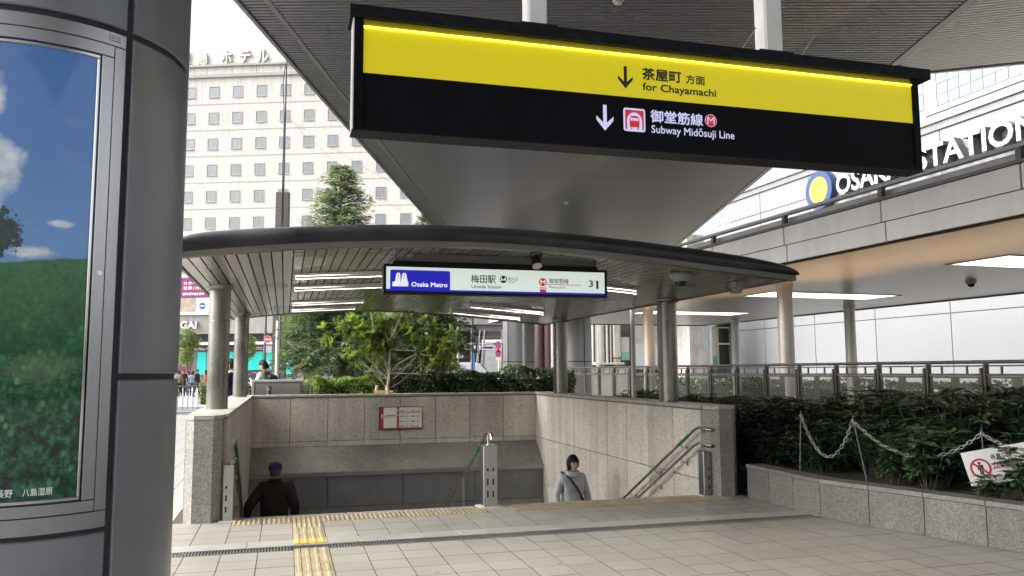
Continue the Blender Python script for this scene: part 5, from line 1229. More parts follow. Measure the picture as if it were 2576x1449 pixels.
# sign backs on a white post
Y = 47; p = at(1152.5, 800, Y); sb_ = thing(WF, 'sign_post', 'white post carrying several grey road sign backs right of the trees', 'road sign', p.x, p.y, 0)
mb = MB(); mb.cyl((p.x, p.y, -.02), (p.x, p.y, p.z), .05, n=12); part(sb_, 'post', mb, m_wpole)
for px, py, rr in ((1159, 812, .24), (1154.5, 849, .30)):
    c = at(px, py, Y); mb = MB(); mb.disc((c.x, c.z), rr, p.y + .06, p.y + .08, 28); part(sb_, 'round_sign_back', mb, m_gal)
    mb = MB(); mb.box(c.x - rr * .8, c.x + rr * .8, p.y + .03, p.y + .06, c.z + .08, c.z + .13); mb.box(c.x - rr * .8, c.x + rr * .8, p.y + .03, p.y + .06, c.z - .13, c.z - .08); part(sb_, 'bracket', mb, m_gal)
for px, py, w_, h_ in ((1158, 830, .3, .2), (1154, 869, .52, .26), (1157, 893, .4, .34), (1147, 830, .2, .2)):
    c = at(px, py, Y); mb = MB(); mb.box(c.x - w_ / 2, c.x + w_ / 2, p.y + .06, p.y + .075, c.z - h_ / 2, c.z + h_ / 2); part(sb_, 'plate_back', mb, m_gal)
# dark lamp post with blue tube and hanging guide signs
Y = 36; p = at(1188, 797, Y); lp = thing(WF, 'lamp_post', 'dark lamp post with strapped cables and a blue conduit before the far stairs', 'lamp post', p.x, p.y, 0)
mb = MB(); mb.cyl((p.x, p.y, -.02), (p.x, p.y, p.z + .8), .068, n=14); part(lp, 'post', mb, m_dk)
for py in (848, 855, 863): c = at(1188, py, Y); mb = MB(); mb.cyl((p.x, p.y, c.z - .02), (p.x, p.y, c.z + .02), .075, n=14); part(lp, 'strap', mb, m_gal)
mb = MB(); mb.cyl((p.x + .085, p.y - .05, 0), (p.x + .085, p.y - .05, 2.35), .035, n=10); part(lp, 'blue_conduit', mb, M('blue_plastic', (.03, .16, .48), .4))
c = at(1199, 855, Y); mb = MB(); mb.box(c.x - .08, c.x + .08, p.y, p.y + .1, c.z - .17, c.z + .17); part(lp, 'control_box', mb, M('box_grey', (.16, .17, .18), .5))
Y = 49; 
for x0, x1, lab, dark in ((1206, 1242, 'white and navy hanging guide sign beside the dark lamp post, right one', 1), (1161, 1197, 'white hanging guide sign partly behind the dark lamp post, left one', 0)):
    c0, c1 = at(x0, 879, Y), at(x1, 870, Y); gs = thing(WF, 'guide_sign', lab, 'sign', (c0.x + c1.x) / 2, Y, c0.z, group='hanging guide signs by the far stairs')
    mb = MB(); mb.box(c0.x, c1.x, Y, Y + .12, c0.z, c1.z); part(gs, 'board', mb, m_white)
    mb = MB(); mb.box(c0.x + .06, c1.x - .02, Y - .012, Y - .002, c0.z + .04, c1.z - .03); part(gs, 'navy_face' if dark else 'grey_face', mb, M('sign_navy', (.03, .035, .10), .4) if dark else M('sign_pale', (.45, .46, .5), .4))
    mb = MB(); mb.tube([(c0.x, Y + .05, c1.z + .12), (c1.x, Y + .05, c1.z + .12)], .03, 8)
    for t_ in (.2, .8): x = c0.x + (c1.x - c0.x) * t_; mb.tube([(x, Y + .05, c1.z), (x, Y + .05, c1.z + .12)], .02, 6)
    part(gs, 'bracket', mb, m_gal)
    if dark:
        part(gs, 'arrow', (lambda q: q)(MB().vprism([(c0.x + .16, c0.z + .06), (c0.x + .19, c0.z + .06), (c0.x + .19, c0.z + .13), (c0.x + .22, c0.z + .13), (c0.x + .175, c0.z + .18), (c0.x + .13, c0.z + .13), (c0.x + .16, c0.z + .13)], Y - .016, Y - .013)), m_wp)
# no-parking signs
Y = 50; p = at(1254, 900, Y); np_ = thing(WF, 'no_parking_signs', 'thin post with two round blue and red no parking signs', 'road sign', p.x, p.y, 0)
mb = MB(); mb.cyl((p.x, p.y, -.02), (p.x, p.y, 3.4), .03, n=10); part(np_, 'post', mb, m_wpole)
for py in (868, 888.5):
    c = at(1253.5, py, Y); mb = MB(); mb.disc((c.x, c.z), .13, p.y - .05, p.y - .035, 24, 1, 1.5); s_ = part(np_, 'disc', mb, M('sign_blue', (.06, .10, .42), .4))
    mb = MB(); n = 28; q0, q1 = .13, .18
    for k in range(n):
        a0, a1 = 2 * math.pi * k / n, 2 * math.pi * (k + 1) / n
        mb.quad(*[(c.x + r_ * math.cos(a_), p.y - .055, c.z + 1.4 * r_ * math.sin(a_)) for r_, a_ in ((q0, a0), (q1, a0), (q1, a1), (q0, a1))])
    mb.beam((c.x - .09, p.y - .056, c.z + .14), (c.x + .09, p.y - .056, c.z - .14), .01, .05); part(np_, 'red_ring', mb, MATS['sign_red'], under=s_)
    mb = MB(); mb.box(c.x - .15, c.x + .15, p.y - .05, p.y - .04, c.z - .42, c.z - .27); part(np_, 'plate', mb, M('sign_plate', (.72, .62, .45), .5))

# ================================================================== far pedestrian deck with stairs
m_deck = M('deck_brown', (.12, .10, .105), .6, var=.15, vs=1); m_dkwall = M('deck_dark_wall', (.035, .035, .04), .7)
dk = thing(WF, 'pedestrian_deck', 'dark brown elevated pedestrian deck crossing behind the road signs', 'bridge', -1, 63)
mb = MB(); mb.box(-14, 3.4, 62, 63, 5.1, 5.9); part(dk, 'girder', mb, M('deck_girder', (.24, .22, .22), .6, var=.1, vs=1, streak=.2)); mb = MB(); mb.box(-14, 3.4, 62.2, 75, 4.6, 5.09); part(dk, 'underside', mb, m_deck)
mb = MB(); mb.box(-14, -2.5, 66, 66.4, -.02, 4.59); part(dk, 'rear_wall', mb, m_dkwall)
for x in (-5.5, 2.2): mb = MB(); mb.box(x, x + .35, 63, 63.5, -.02, 4.59); part(dk, 'pier', mb, m_deck)
for z in (6.2, 6.6): mb = MB(); mb.box(-14, 3.4, 62.1, 62.14, z, z + .04); part(dk, 'parapet_rail', mb, m_gal)
mb = MB(); mb.box(1.5, 8, 62.5, 64, -.02, 6); part(dk, 'side_mass', mb, m_dkwall)
fs_ = thing(WF, 'far_staircase', 'grey outdoor staircase with steel handrails rising beneath the pedestrian deck', 'staircase', -1.4, 52)
sx0, sx1 = at(1212, 926, 50).x, at(1256, 926, 50).x
q = MB(); q.box(sx0, sx1, 0, .42, 0, .20); stm = q.mesh('step', M('step_grey', (.36, .36, .36), .7, rnd=.06))
for k in range(20): piece(fs_, 'step', stm, (0, 50.5 + .4 * k, .17 * k))
mb = MB(); mb.hexa([(sx0 + .1, 50.6, -.02), (sx1 - .1, 50.6, -.02), (sx1 - .1, 58.4, -.02), (sx0 + .1, 58.4, -.02), (sx0 + .1, 50.6, .0), (sx1 - .1, 50.6, 0), (sx1 - .1, 58.4, 3.3), (sx0 + .1, 58.4, 3.3)]); part(fs_, 'carriage', mb, m_deck)
for x in (sx0 - .12, sx0 - .45, sx1 + .08):
    mb = MB(); mb.tube([(x, 50.3, 1.0), (x, 58.6, 4.5)], .05, 8); mb.tube([(x, 50.3, .6), (x, 58.6, 4.1)], .03, 8)
    for k in range(7): y = 50.6 + 1.3 * k; mb.tube([(x, y, (y - 50.3) * .42 - .1), (x, y, 1.0 + (y - 50.3) * .42)], .025, 6)
    part(fs_, 'handrail', mb, m_chrome)
for k, x in enumerate((-3.0, -2.2)):
    pass
# small floodlit booth behind the trees
kb_ = thing(WF, 'street_kiosk', 'low grey building wall behind the leafy tree', 'building', -5.5, 70)
mb = MB(); mb.box(-9.5, -2.8, 69, 71, .1, 3.6); part(kb_, 'wall', mb, M('kiosk_wall', (.30, .30, .31), .7, var=.15, vs=.6)); mb = MB(); mb.box(-9.7, -2.6, 68.6, 71.2, 3.61, 3.9); part(kb_, 'roof', mb, m_dk)
for x in (-8.8, -7.2, -5.6, -4.2): mb = MB(); mb.box(x, x + 1.1, 68.95, 68.99, .9, 2.9); part(kb_, 'shop_window', mb, M('shop_glow', (.45, .42, .36), .3, emit=.15))
# round grey columns of the high canopy at its far end
for px, lab in ((1305.5, 'grey panel-clad round column with a downpipe at the far end of the high canopy'), (1447, 'grey panel-clad round column beside the old viaduct, right of its twin')):
    p = at(px, 910, 29.5); r_ = thing(WF, 'round_column', lab, 'column', p.x, p.y, 0, group='round columns at the far end of the high canopy')
    RR = .585
    def cur(a0, a1, z0, z1, rr=RR):
        mb = MB(); mb.smooth = True; n = 14; A = [R(a0 + (a1 - a0) * k / n) for k in range(n + 1)]
        mb._add([(p.x + rr * math.cos(q), p.y + rr * math.sin(q), z) for z in (z0, z1) for q in A], [(k, k + 1, n + 2 + k, n + 1 + k) for k in range(n)]); return mb
    mb = MB(); mb.cyl((p.x, p.y, -.02), (p.x, p.y, 6.04), RR - .012, n=40); part(r_, 'core', mb, m_colj)
    jo = -132 if px < 1400 else -60
    for a0 in (jo - 178, jo + 2, ):
        a1 = a0 + (96 if a0 > jo else 176)
        for z0, z1 in ((.02, 1.86), (1.89, 3.9), (3.93, 6.0)): part(r_, 'panel', cur(a0, a1, z0, z1), M('far_column_panel', (.34, .34, .335), .42, .4))
    for z0, z1 in ((.02, 1.86), (1.89, 3.9), (3.93, 6.0)): part(r_, 'panel', cur(jo + 100, jo + 180, z0, z1), MATS['far_column_panel'])
    if px < 1400:
        mb = MB(); mb.cyl((p.x + .20, p.y - .66, 0), (p.x + .20, p.y - .66, 6), .085, n=16); mb.cyl((p.x + .20, p.y - .66, 3.02), (p.x + .20, p.y - .66, 3.1), .095, n=16); part(r_, 'downpipe', mb, MATS['far_column_panel'])
for px, w_, lab in ((1357, .33, 'dark red round steel pillar beyond the grey columns, left of two'), (1380, .36, 'dark red round steel pillar beyond the grey columns, right of two')):
    p = at(px, 900, 58); r_ = thing(WF, 'steel_pillar', lab, 'pillar', p.x, p.y, 0, group='dark red steel pillars')
    mb = MB(); mb.cyl((p.x, p.y, -.02), (p.x, p.y, 5.6), w_, n=24); part(r_, 'shaft', mb, M('oxide_red', (.055, .025, .028), .6, var=.2)); mb = MB(); mb.box(p.x - .5, p.x + .5, p.y - .5, p.y + .5, 5.61, 6.0); part(r_, 'head', mb, m_deck)
rb = thing(WF, 'rail_bridge', 'dark steel railway bridge girder beyond the columns', 'bridge', 4, 62)
mb = MB(); mb.box(1.0, 11, 61, 70, 5.2, 7.5); part(rb, 'girder', mb, m_dkwall); mb = MB(); mb.box(.5, 14, 78, 79, -.02, 6); part(rb, 'far_wall', mb, M('far_dark', (.10, .10, .10), .8, var=.5, vs=.8))
# thin lamp pole standing in the planter
p = at(1594, 960, 14.6); r_ = thing(WF, 'thin_pole', 'slim grey pole standing in the planter before the railing', 'pole', p.x, p.y, .33)
mb = MB(); mb.cyl((p.x, p.y, .30), (p.x, p.y, 3.35), .044, n=16); part(r_, 'shaft', mb, m_wc); mb = MB(); mb.cyl((p.x, p.y, 3.351), (p.x, p.y, 3.40), .06, n=16); part(r_, 'cap', mb, m_dk)

# ================================================================== cars
m_tyre = M('tyre', (.02, .02, .02), .85); m_rim = M('rim', (.45, .45, .46), .3, .8); m_cgl = M('car_glass', (.03, .04, .045), .05, spec=.9); m_tail = M('tail_lamp', (.5, .02, .02), .3); m_headl = M('head_lamp', (.75, .78, .8), .15)
def car(label, x, y, rz, paint, Lc=4.4, W=1.7, H=1.5, van=0, group='cars on the street'):
    fr = Frame(rz, (x, y)); r_ = thing(fr, 'parked_car' if False else 'car', label, 'car', 0, 0, -.012, group); OFF[r_.name] = (0, 0, 0)
    h = Lc / 2; belt = .62 * H if not van else .58 * H
    wb = .60 * h
    # lower body: side outline with wheel arches, pulled across the width and narrowed at the sills
    def arch(cx): return [(cx + .36 * math.cos(t_), .32 + .36 * math.sin(t_)) for t_ in np.linspace(math.pi, 0, 9)]
    prof = [(-h, .30), (-h + .02, .62), (-h + .06, belt - .02), (-h + .25, belt + .04), (h * .42, belt + .02), (h - .25, belt - .12 - (.06 if not van else .02)), (h - .03, belt - .25), (h, .45), (h - .04, .24)]
    low = [(q, max(z, .22)) for q, z in arch(wb)[::-1]] + [(q, max(z, .22)) for q, z in arch(-wb)[::-1]]
    poly = prof + low + [(-h + .05, .24)]
    mb = MB(); mb.vprism(poly[::-1], -W / 2 + .03, W / 2 - .03); part(r_, 'body', mb, paint)
    mb = MB()
    for s in (-1, 1): mb.box(-h + .1, h - .35, min(s * (W / 2 - .029), s * (W / 2)), max(s * (W / 2 - .029), s * (W / 2)), .70 * belt, .84 * belt)
    part(r_, 'side_moulding', mb, paint)
    # cabin
    if van: c = [(-h + .12, belt), (-h + .28, H - .04), (-h + .6, H), (h * .15, H), (h * .30, H - .07), (h * .62, belt)]
    else: c = [(-h * .80, belt), (-h * .52, H - .05), (-h * .30, H), (h * .05, H), (h * .20, H - .06), (h * .50, belt)]
    ins = [0, .13, .17, .17, .13, 0]
    mb = MB(); n = len(c)
    mb._add([(q, -W / 2 + .05 + i_, z) for (q, z), i_ in zip(c, ins)] + [(q, W / 2 - .05 - i_, z) for (q, z), i_ in zip(c, ins)], [tuple(range(n))[::-1], tuple(range(n, 2 * n))] + [(k, (k + 1) % n, n + (k + 1) % n, n + k) for k in range(n)][:-1]); part(r_, 'cabin', mb, paint)
    # side glass
    def lerp(z, side):
        t_ = (z - belt) / (H - belt); return side * (W / 2 - .05 - .17 * t_ + .004)
    zt, zb = H - .12, belt + .05
    def xr_(z, i, j): (x0, z0), (x1, z1) = c[i], c[j]; return x0 + (x1 - x0) * (z - z0) / (z1 - z0)
    rl_, rt = xr_(zb, 0, 1) + .1, xr_(zt, 0, 1) + .12; fl, ft = xr_(zb, 5, 4) - .12, xr_(zt, 5, 4) - .10
    mid = (rl_ + fl) / 2
    for s in (-1, 1):
        for (b0, t0, b1, t1) in ((rl_, rt, mid - .05, mid - .05), (mid + .05, mid + .05, fl, ft)):
            mb = MB(); mb.quad((b0, lerp(zb, s), zb), (b1, lerp(zb, s), zb), (t1, lerp(zt, s), zt), (t0, lerp(zt, s), zt)); part(r_, 'side_window', mb, m_cgl)
    for (i, j, nm) in ((5, 4, 'windscreen'), (0, 1, 'rear_window')):
        sg = 1 if i == 5 else -1; (x0, z0), (x1, z1) = c[i], c[j]; d_ = .012 * sg
        p0, p1 = (x0 + (x1 - x0) * .1 + d_, z0 + (z1 - z0) * .1 + .006), (x0 + (x1 - x0) * .92 + d_, z0 + (z1 - z0) * .92 + .006)
        mb = MB(); mb.quad((p0[0], -W / 2 + .13, p0[1]), (p0[0], W / 2 - .13, p0[1]), (p1[0], W / 2 - .25, p1[1]), (p1[0], -W / 2 + .25, p1[1])); part(r_, nm, mb, m_cgl)
    for sx in (-wb, wb):
        for s in (-1, 1):
            mb = MB(); mb.cyl((sx, s * (W / 2 - .22), .32), (sx, s * (W / 2 - .015), .32), .32, n=24); w_ = part(r_, 'wheel', mb, m_tyre)
            mb = MB(); mb.cyl((sx, s * (W / 2 - .014), .32), (sx, s * (W / 2 - .004), .32), .215, n=20)
            part(r_, 'rim', mb, m_rim, under=w_)
    for s in (-1, 1):
        mb = MB(); mb.box(-h - .012, -h + .1, s * (W / 2 - .22) - .13, s * (W / 2 - .22) + .13, belt - .30, belt - .06); part(r_, 'tail_lamp', mb, m_tail)
        mb = MB(); mb.box(h - .14, h - .005, s * (W / 2 - .27) - .15, s * (W / 2 - .27) + .15, belt - .40, belt - .27); part(r_, 'headlight', mb, m_headl)
        mb = MB(); mb.box(h * .36, h * .44, s * (W / 2 + .02) - .07, s * (W / 2 + .02) + .07, belt + .03, belt + .15); part(r_, 'mirror', mb, paint)
    return r_
pk = M('paint_black', (.012, .013, .015), .25, coat=.6); pw_ = M('paint_white', (.45, .46, .47), .3, coat=.5); ps = M('paint_silver', (.35, .36, .37), .3, .5, coat=.5)
p = at(680, 940, 51); car('black saloon car passing behind the man with the phone', p.x, p.y, R(3), pk, 4.7, 1.75, 1.72)
p = at(1180, 925, 46); car('silver van with dark windows above the hedge by the road signs', p.x, p.y, R(-4), ps, 4.4, 1.75, 2.05, 1)
p = at(1300, 930, 44); car('white car half hidden behind the grey round column', p.x, p.y, R(184), pw_, 4.4, 1.7, 1.55)
p = at(1345, 925, 50); car('dark car with white rear beyond the dark red pillars', p.x, p.y, R(200), pk, 4.2, 1.7, 1.7, 1)

# ================================================================== planting
lm_hedge1 = leafmat('hedge_leaf_light', (.11, .19, .03), (.30, .38, .07), .45); lm_hedge2 = leafmat('hedge_leaf_dark', (.05, .08, .035), (.18, .23, .12), .25, .15)
lm_con = leafmat('conifer_needle', (.04, .085, .035), (.13, .19, .075), .6, .25); lm_con2 = leafmat('conifer_tip', (.15, .21, .06), (.32, .37, .14), .6, .3)
lm_mag = leafmat('tree_leaf_dark', (.07, .12, .03), (.18, .24, .07), .3, .3); lm_mag2 = leafmat('tree_leaf_fresh', (.17, .25, .035), (.34, .42, .07), .4, .45)
lm_auc = leafmat('shrub_leaf', (.02, .055, .028), (.065, .125, .06), .32, .12); lm_auc2 = leafmat('speckled_leaf', (.03, .075, .03), (.08, .15, .06), .35, .15, spots=1)
lm_str = leafmat('street_tree_leaf', (.13, .19, .04), (.30, .36, .12), .5, .35)
m_bark = M('bark', (.16, .13, .10), .9, var=.25, vs=8, bump=.5, bs=30); m_barkl = M('pale_bark', (.20, .18, .145), .85, var=.3, vs=9, bump=.4, bs=40); m_stem = M('stem', (.05, .055, .03), .8)
def rand_unit(n): return unit(rng.normal(size=(n, 3)))
def hedge(fr, label, a0, a1, b0, b1, z0, z1, n, ln, wd, mat, wob=.05, group=None):
    h_ = thing(fr, 'hedge', label, 'hedge', (a0 + a1) / 2, (b0 + b1) / 2, z0, group)
    off = np.array(OFF[h_.name])
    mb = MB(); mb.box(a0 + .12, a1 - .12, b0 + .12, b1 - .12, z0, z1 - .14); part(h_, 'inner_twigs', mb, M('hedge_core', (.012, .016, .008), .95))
    u = rng.random((n, 3)); face = rng.random(n)
    P = np.c_[a0 + u[:, 0] * (a1 - a0), b0 + u[:, 1] * (b1 - b0), z0 + u[:, 2] * (z1 - z0)]
    Nn = np.zeros((n, 3)); t_ = face < .45; P[t_, 2] = z1 - .10 * rng.random(t_.sum()) ** 2; Nn[t_, 2] = 1
    f_ = (face >= .45) & (face < .85); P[f_, 1] = b0 + .14 * rng.random(f_.sum()) ** 1.5; Nn[f_, 1] = -1
    l_ = (face >= .85) & (face < .93); P[l_, 0] = a0 + .1 * rng.random(l_.sum()); Nn[l_, 0] = -1; k_ = face >= .93; P[k_, 0] = a1 - .1 * rng.random(k_.sum()); Nn[k_, 0] = 1
    w_ = wob * (np.sin(P[:, 0] * 5.1 + P[:, 1]) + np.sin(P[:, 0] * 2.3 + 1.7) + .6 * np.sin(P[:, 0] * 11 + P[:, 2] * 9)); P += Nn * w_[:, None]
    D = unit(Nn * .8 + rand_unit(n) * .9 + np.array([0, 0, .25])); V_, F_ = leaves(P, D, unit(Nn + rand_unit(n) * .5), ln * (.7 + .6 * rng.random(n)), wd, .2)
    o = bpy.data.objects.new('foliage', rawmesh('foliage', V_ - off, F_, mat)); COL.objects.link(o); o.parent = h_; return h_
hedge(G, 'bright green clipped hedge behind the far stair wall, next to the steel cabinet', .62, 2.25, 18.1, 19.1, .33, 1.40, 15000, .055, .028, lm_hedge1)
hedge(G, 'dark glossy hedge behind the far stair wall, below the road signs', 2.30, 6.5, 17.9, 19.0, .33, 1.50, 28000, .065, .034, lm_hedge2, .06)
hedge(K, 'sunlit green hedge beyond the walkway, seen through the railing mesh', 19.2, 20.2, 15, 38, -.02, 1.0, 16000, .12, .06, lm_hedge2, .08)
hedge(WF, 'low bright hedge strip across the road behind the cabinet', -15.4, -8.2, 40, 40.8, -.02, 1.05, 6000, .10, .05, lm_hedge1, .06)

def conifer(label, x, y, h, rad, zb, nbr, tipcol=True):
    t_ = thing(WF, 'conifer', label, 'tree', x, y, 0, 'conifers behind the arched canopy'); o3 = np.array((x, y, 0.))
    mb = MB(); mb.tube([(x, y, -.02), (x + .03, y, h * .4), (x, y, h * .97)], [.17, .11, .012], 10); part(t_, 'trunk', mb, m_bark)
    Ps, Ds, Ls, tips = [], [], [], []; bm = MB()
    for k in range(nbr):
        f = (k + rng.random()) / nbr; z = zb + (h - zb) * f ** .9; L_ = rad * (1 - f) ** .62 * (.75 + .45 * rng.random()) + .10
        az = rng.random() * 2 * math.pi; up = .30 - .25 * (1 - f) + .25 * f
        d = np.array([math.cos(az), math.sin(az), up]); n = max(4, int(L_ * 9))
        base = np.array([x, y, z]); s = (np.arange(n) + rng.random(n)) / n
        pts = base + d * (s * L_)[:, None] - np.array([0, 0, 1.]) * ((s ** 2) * L_ * .32)[:, None]
        if L_ > .5: bm.tube([tuple(base), tuple(base + d * L_ * .5 - np.array([0, 0, .08 * L_])), tuple(base + d * L_ * .95 - np.array([0, 0, .29 * L_]))], [.02, .013, .004], 5, caps=False)
        for q, ss in zip(pts, s):
            m_ = 11 if f < .55 else 6; w_ = .35 * (1 - .6 * ss) * min(1, L_)
            side = np.array([-d[1], d[0], 0]); sg = rng.choice([-1, 1], m_)
            td = unit(side * sg[:, None] * (.5 + .6 * rng.random(m_))[:, None] + d * .7 + rng.normal(size=(m_, 3)) * .25 - np.array([0, 0, .28]))
            Ps.append(q + td * (rng.random(m_) * w_)[:, None]); Ds.append(td); tips.append(np.full(m_, ss + .4 * f)); Ls.append(np.full(m_, 1.))
    P = np.concatenate(Ps); D = np.concatenate(Ds); tp = np.concatenate(tips); n = len(P)
    V_, F_ = leaves(P, D, rand_unit(n) + np.array([0, 0, .6]), .16 + .10 * rng.random(n), .022, .1, .25)
    mi = np.repeat((tp + rng.normal(size=n) * .22 > .98).astype(int), 4)
    o = bpy.data.objects.new('crown', rawmesh('crown', V_ - o3, F_, [lm_con, lm_con2], mi)); COL.objects.link(o); o.parent = t_
    part(t_, 'branches', bm, m_bark)
p = at(858, 430, 27); conifer('tall dark conifer with pale tip rising above the arched canopy', p.x, p.y, p.z + .15, 2.0, 1.75, 380)
p = at(1075, 545, 28); conifer('shorter dark conifer behind the leafy tree, its tip by the canopy edge', p.x, p.y, p.z, 1.65, 1.75, 260)
p = at(790, 880, 27); conifer('low spreading conifer left of the tall one, below the canopy edge', p.x - .0, p.y + .6, 4.6, 1.35, 1.6, 170)

# broad-leaved young tree with stakes
def leafy_tree(label, x, y):
    t_ = thing(WF, 'leafy_tree', label, 'tree', x, y, .33); o3 = np.array((x, y, .33)); bm = MB(); nodes = []
    base = Vector((x, y, .33)); top = base + Vector((.10, 0, 1.15))
    bm.tube([base, base + Vector((.03, 0, .6)), top], [.055, .045, .038], 10); part(t_, 'trunk', bm, m_barkl); bm = MB()
    def limb(p, d, L_, r, depth):
        pts = [p]; n = 4; dd = d.normalized()
        for k in range(n):
            dd = (dd + Vector(rng.normal(size=3)) * .16 + Vector((0, 0, .05))); dd.y = max(dd.y, -.12); dd.z = max(dd.z, -.05); dd.normalize(); pts.append(pts[-1] + dd * L_ / n)
        bm.tube(pts, [r * (1 - .55 * k / n) for k in range(n + 1)], 6, caps=False)
        if depth == 0: nodes.append((pts[-1], dd)); nodes.append((pts[2], (dd + Vector(rng.normal(size=3)) * .6).normalized())); return
        for k in range(3):
            q = pts[random.choice((2, 3, 4))]; nd = (dd * .55 + Vector(rng.normal(size=3)) * .65 + Vector((0, 0, .12))).normalized(); limb(q, nd, L_ * (.5 + .25 * random.random()), r * .55, depth - 1)
        nodes.append((pts[-1], dd))
    for az, el, L_ in ((200, 42, 1.0), (150, 25, 1.1), (185, 12, .95), (0, 38, 1.05), (20, 18, 1.0), (330, 30, .95), (90, 50, .9), (270, 40, .9), (240, 10, .8), (300, 8, .75)):
        limb(base + Vector((.07, 0, .80 + .40 * random.random())), Vector((math.cos(R(az)) * math.cos(R(el)), math.sin(R(az)) * math.cos(R(el)) * .75, math.sin(R(el)))), L_, .017, 2)
    limb(top, Vector((.15, 0, 1)), 1.1, .034, 2); limb(top, Vector((.35, .1, 1)), 1.1, .028, 2); limb(top, Vector((-.3, 0, 1)), 1.0, .028, 2)
    part(t_, 'limbs', bm, m_barkl)
    Ps, Ds, Ns, fr_ = [], [], [], []
    for q, dd in nodes:
        m_ = 13 + int(rng.random() * 5); dd = np.array(dd); e1 = unit(np.cross(dd, rng.normal(size=3))); e2 = np.cross(dd, e1); az = np.linspace(0, 2 * np.pi, m_, endpoint=False) + rng.random(m_) * .5
        D = e1 * np.cos(az)[:, None] + e2 * np.sin(az)[:, None] + dd * (.35 + .5 * rng.random(m_))[:, None] + np.array([0, 0, .2]); fresh = rng.random() < (.18 + .32 * (q[2] > 1.6))
        Ps.append(np.array(q) - dd * .06 * rng.random((m_, 1))); Ds.append(D); Ns.append(np.broadcast_to(dd + np.array([0, 0, .8]), (m_, 3))); fr_.append(np.full(m_, int(fresh)))
    P, D, Nn, fr_ = map(np.concatenate, (Ps, Ds, Ns, fr_)); V_, F_ = leaves(P, D, Nn, .15 + .06 * rng.random(len(P)), .052, .18, .15)
    o = bpy.data.objects.new('crown', rawmesh('crown', V_ - o3, F_, [lm_mag, lm_mag2], np.repeat(fr_, 4))); COL.objects.link(o); o.parent = t_
    for dx, dy in ((-.32, -.15), (.16, -.2), (.05, .3)):
        mb = MB(); mb.cyl((x + dx, y + dy, .30), (x + dx * .45, y + dy * .45, 1.25), .042, n=10); part(t_, 'stake', mb, M('stake_wood', (.36, .26, .15), .8, var=.2, vs=6))
    mb = MB(); mb.beam((x - .22, y - .1, 1.12), (x + .2, y - .12, 1.12), .05, .05); part(t_, 'cross_tie', mb, MATS['stake_wood'])
p = at(968, 985, 17.75); leafy_tree('young staked tree with big bright leaves behind the far stair wall', p.x, p.y)

def street_tree(label, x, y, zc, rx, rz_, n):
    t_ = thing(WF, 'street_tree', label, 'tree', x, y, .1, 'street trees before the hotel'); o3 = np.array((x, y, .1))
    mb = MB(); mb.tube([(x, y, .08), (x + .05, y, zc * .6), (x, y, zc)], [.09, .07, .04], 8)
    for k in range(6): a_ = k * 1.1; mb.tube([(x, y, zc * .6 + .15 * k), (x + math.cos(a_) * rx * .7, y + math.sin(a_) * rx * .7, zc + .2 * k - .4)], [.04, .01], 5)
    part(t_, 'trunk', mb, m_bark)
    cs = rand_unit(26) * (rng.random((26, 1)) ** .4) * np.array([rx, rx, rz_]) * .85; c = cs[rng.integers(0, 26, n)] + rng.normal(size=(n, 3)) * .16 + np.array([x, y, zc])
    V_, F_ = leaves(c, rand_unit(n) + np.array([0, 0, -.2]), rand_unit(n), .13 + .06 * rng.random(n), .07); o = bpy.data.objects.new('crown', rawmesh('crown', V_ - o3, F_, lm_str)); COL.objects.link(o); o.parent = t_
p = at(474, 880, 63); street_tree('pale green street tree before the shop with the maroon panel', p.x - .1, p.y, p.z, .95, 1.7, 5200)
p = at(620, 878, 63); street_tree('pale green street tree between the two left canopy columns and the no entry sign', p.x, p.y, p.z + .1, .8, 1.3, 4200)

# shrubs in the planter
def shrub_meshes(seed, nst, hgt, spread, lf, lw, mat):
    r2 = np.random.default_rng(seed); st = MB(); Ps, Ds, Ns = [], [], []
    for k in range(nst):
        az = r2.random() * 2 * math.pi; d = np.array([math.cos(az), math.sin(az), 0]) * spread * r2.random() ** .6; h = hgt * (.55 + .5 * r2.random())
        b0 = d * .2; tip = d + np.array([0, 0, h]); st.tube([tuple(b0), tuple((b0 + tip) / 2 + np.array([0, 0, .05])), tuple(tip)], [.009, .007, .004], 5, caps=False)
        for lev in (1, .82, .62, .42):
            q = b0 + (tip - b0) * lev; m_ = 7; a_ = np.linspace(0, 2 * np.pi, m_, endpoint=False) + r2.random() * 6; out = np.stack([np.cos(a_), np.sin(a_), np.full(m_, .45 if lev == 1 else .05) + r2.normal(size=m_) * .25], 1)
            Ps.append(np.broadcast_to(q, (m_, 3)) + r2.normal(size=(m_, 3)) * .015); Ds.append(out); Ns.append(np.broadcast_to(np.array([0, 0, 1.]), (m_, 3)) + r2.normal(size=(m_, 3)) * .25)
    P, D, Nn = map(np.concatenate, (Ps, Ds, Ns)); V_, F_ = leaves(P, D, Nn, lf * (.7 + .6 * r2.random(len(P))), lw * (.8 + .4 * r2.random(len(P)))[:, None][:, 0], .12, .28)
    return rawmesh('foliage', V_, F_, mat), st.mesh('stem', m_stem)
protos = [shrub_meshes(s, 17, 1.0, .42, .15, .055, lm_auc) for s in (1, 2, 3, 4)] + [shrub_meshes(9, 8, 1.0, .30, .20, .085, lm_auc2)]
def inpoly(x, y, P):
    c = False; j = len(P) - 1
    for i in range(len(P)):
        if (P[i][1] > y) != (P[j][1] > y) and x < (P[j][0] - P[i][0]) * (y - P[i][1]) / (P[j][1] - P[i][1]) + P[i][0]: c = not c
        j = i
    return c
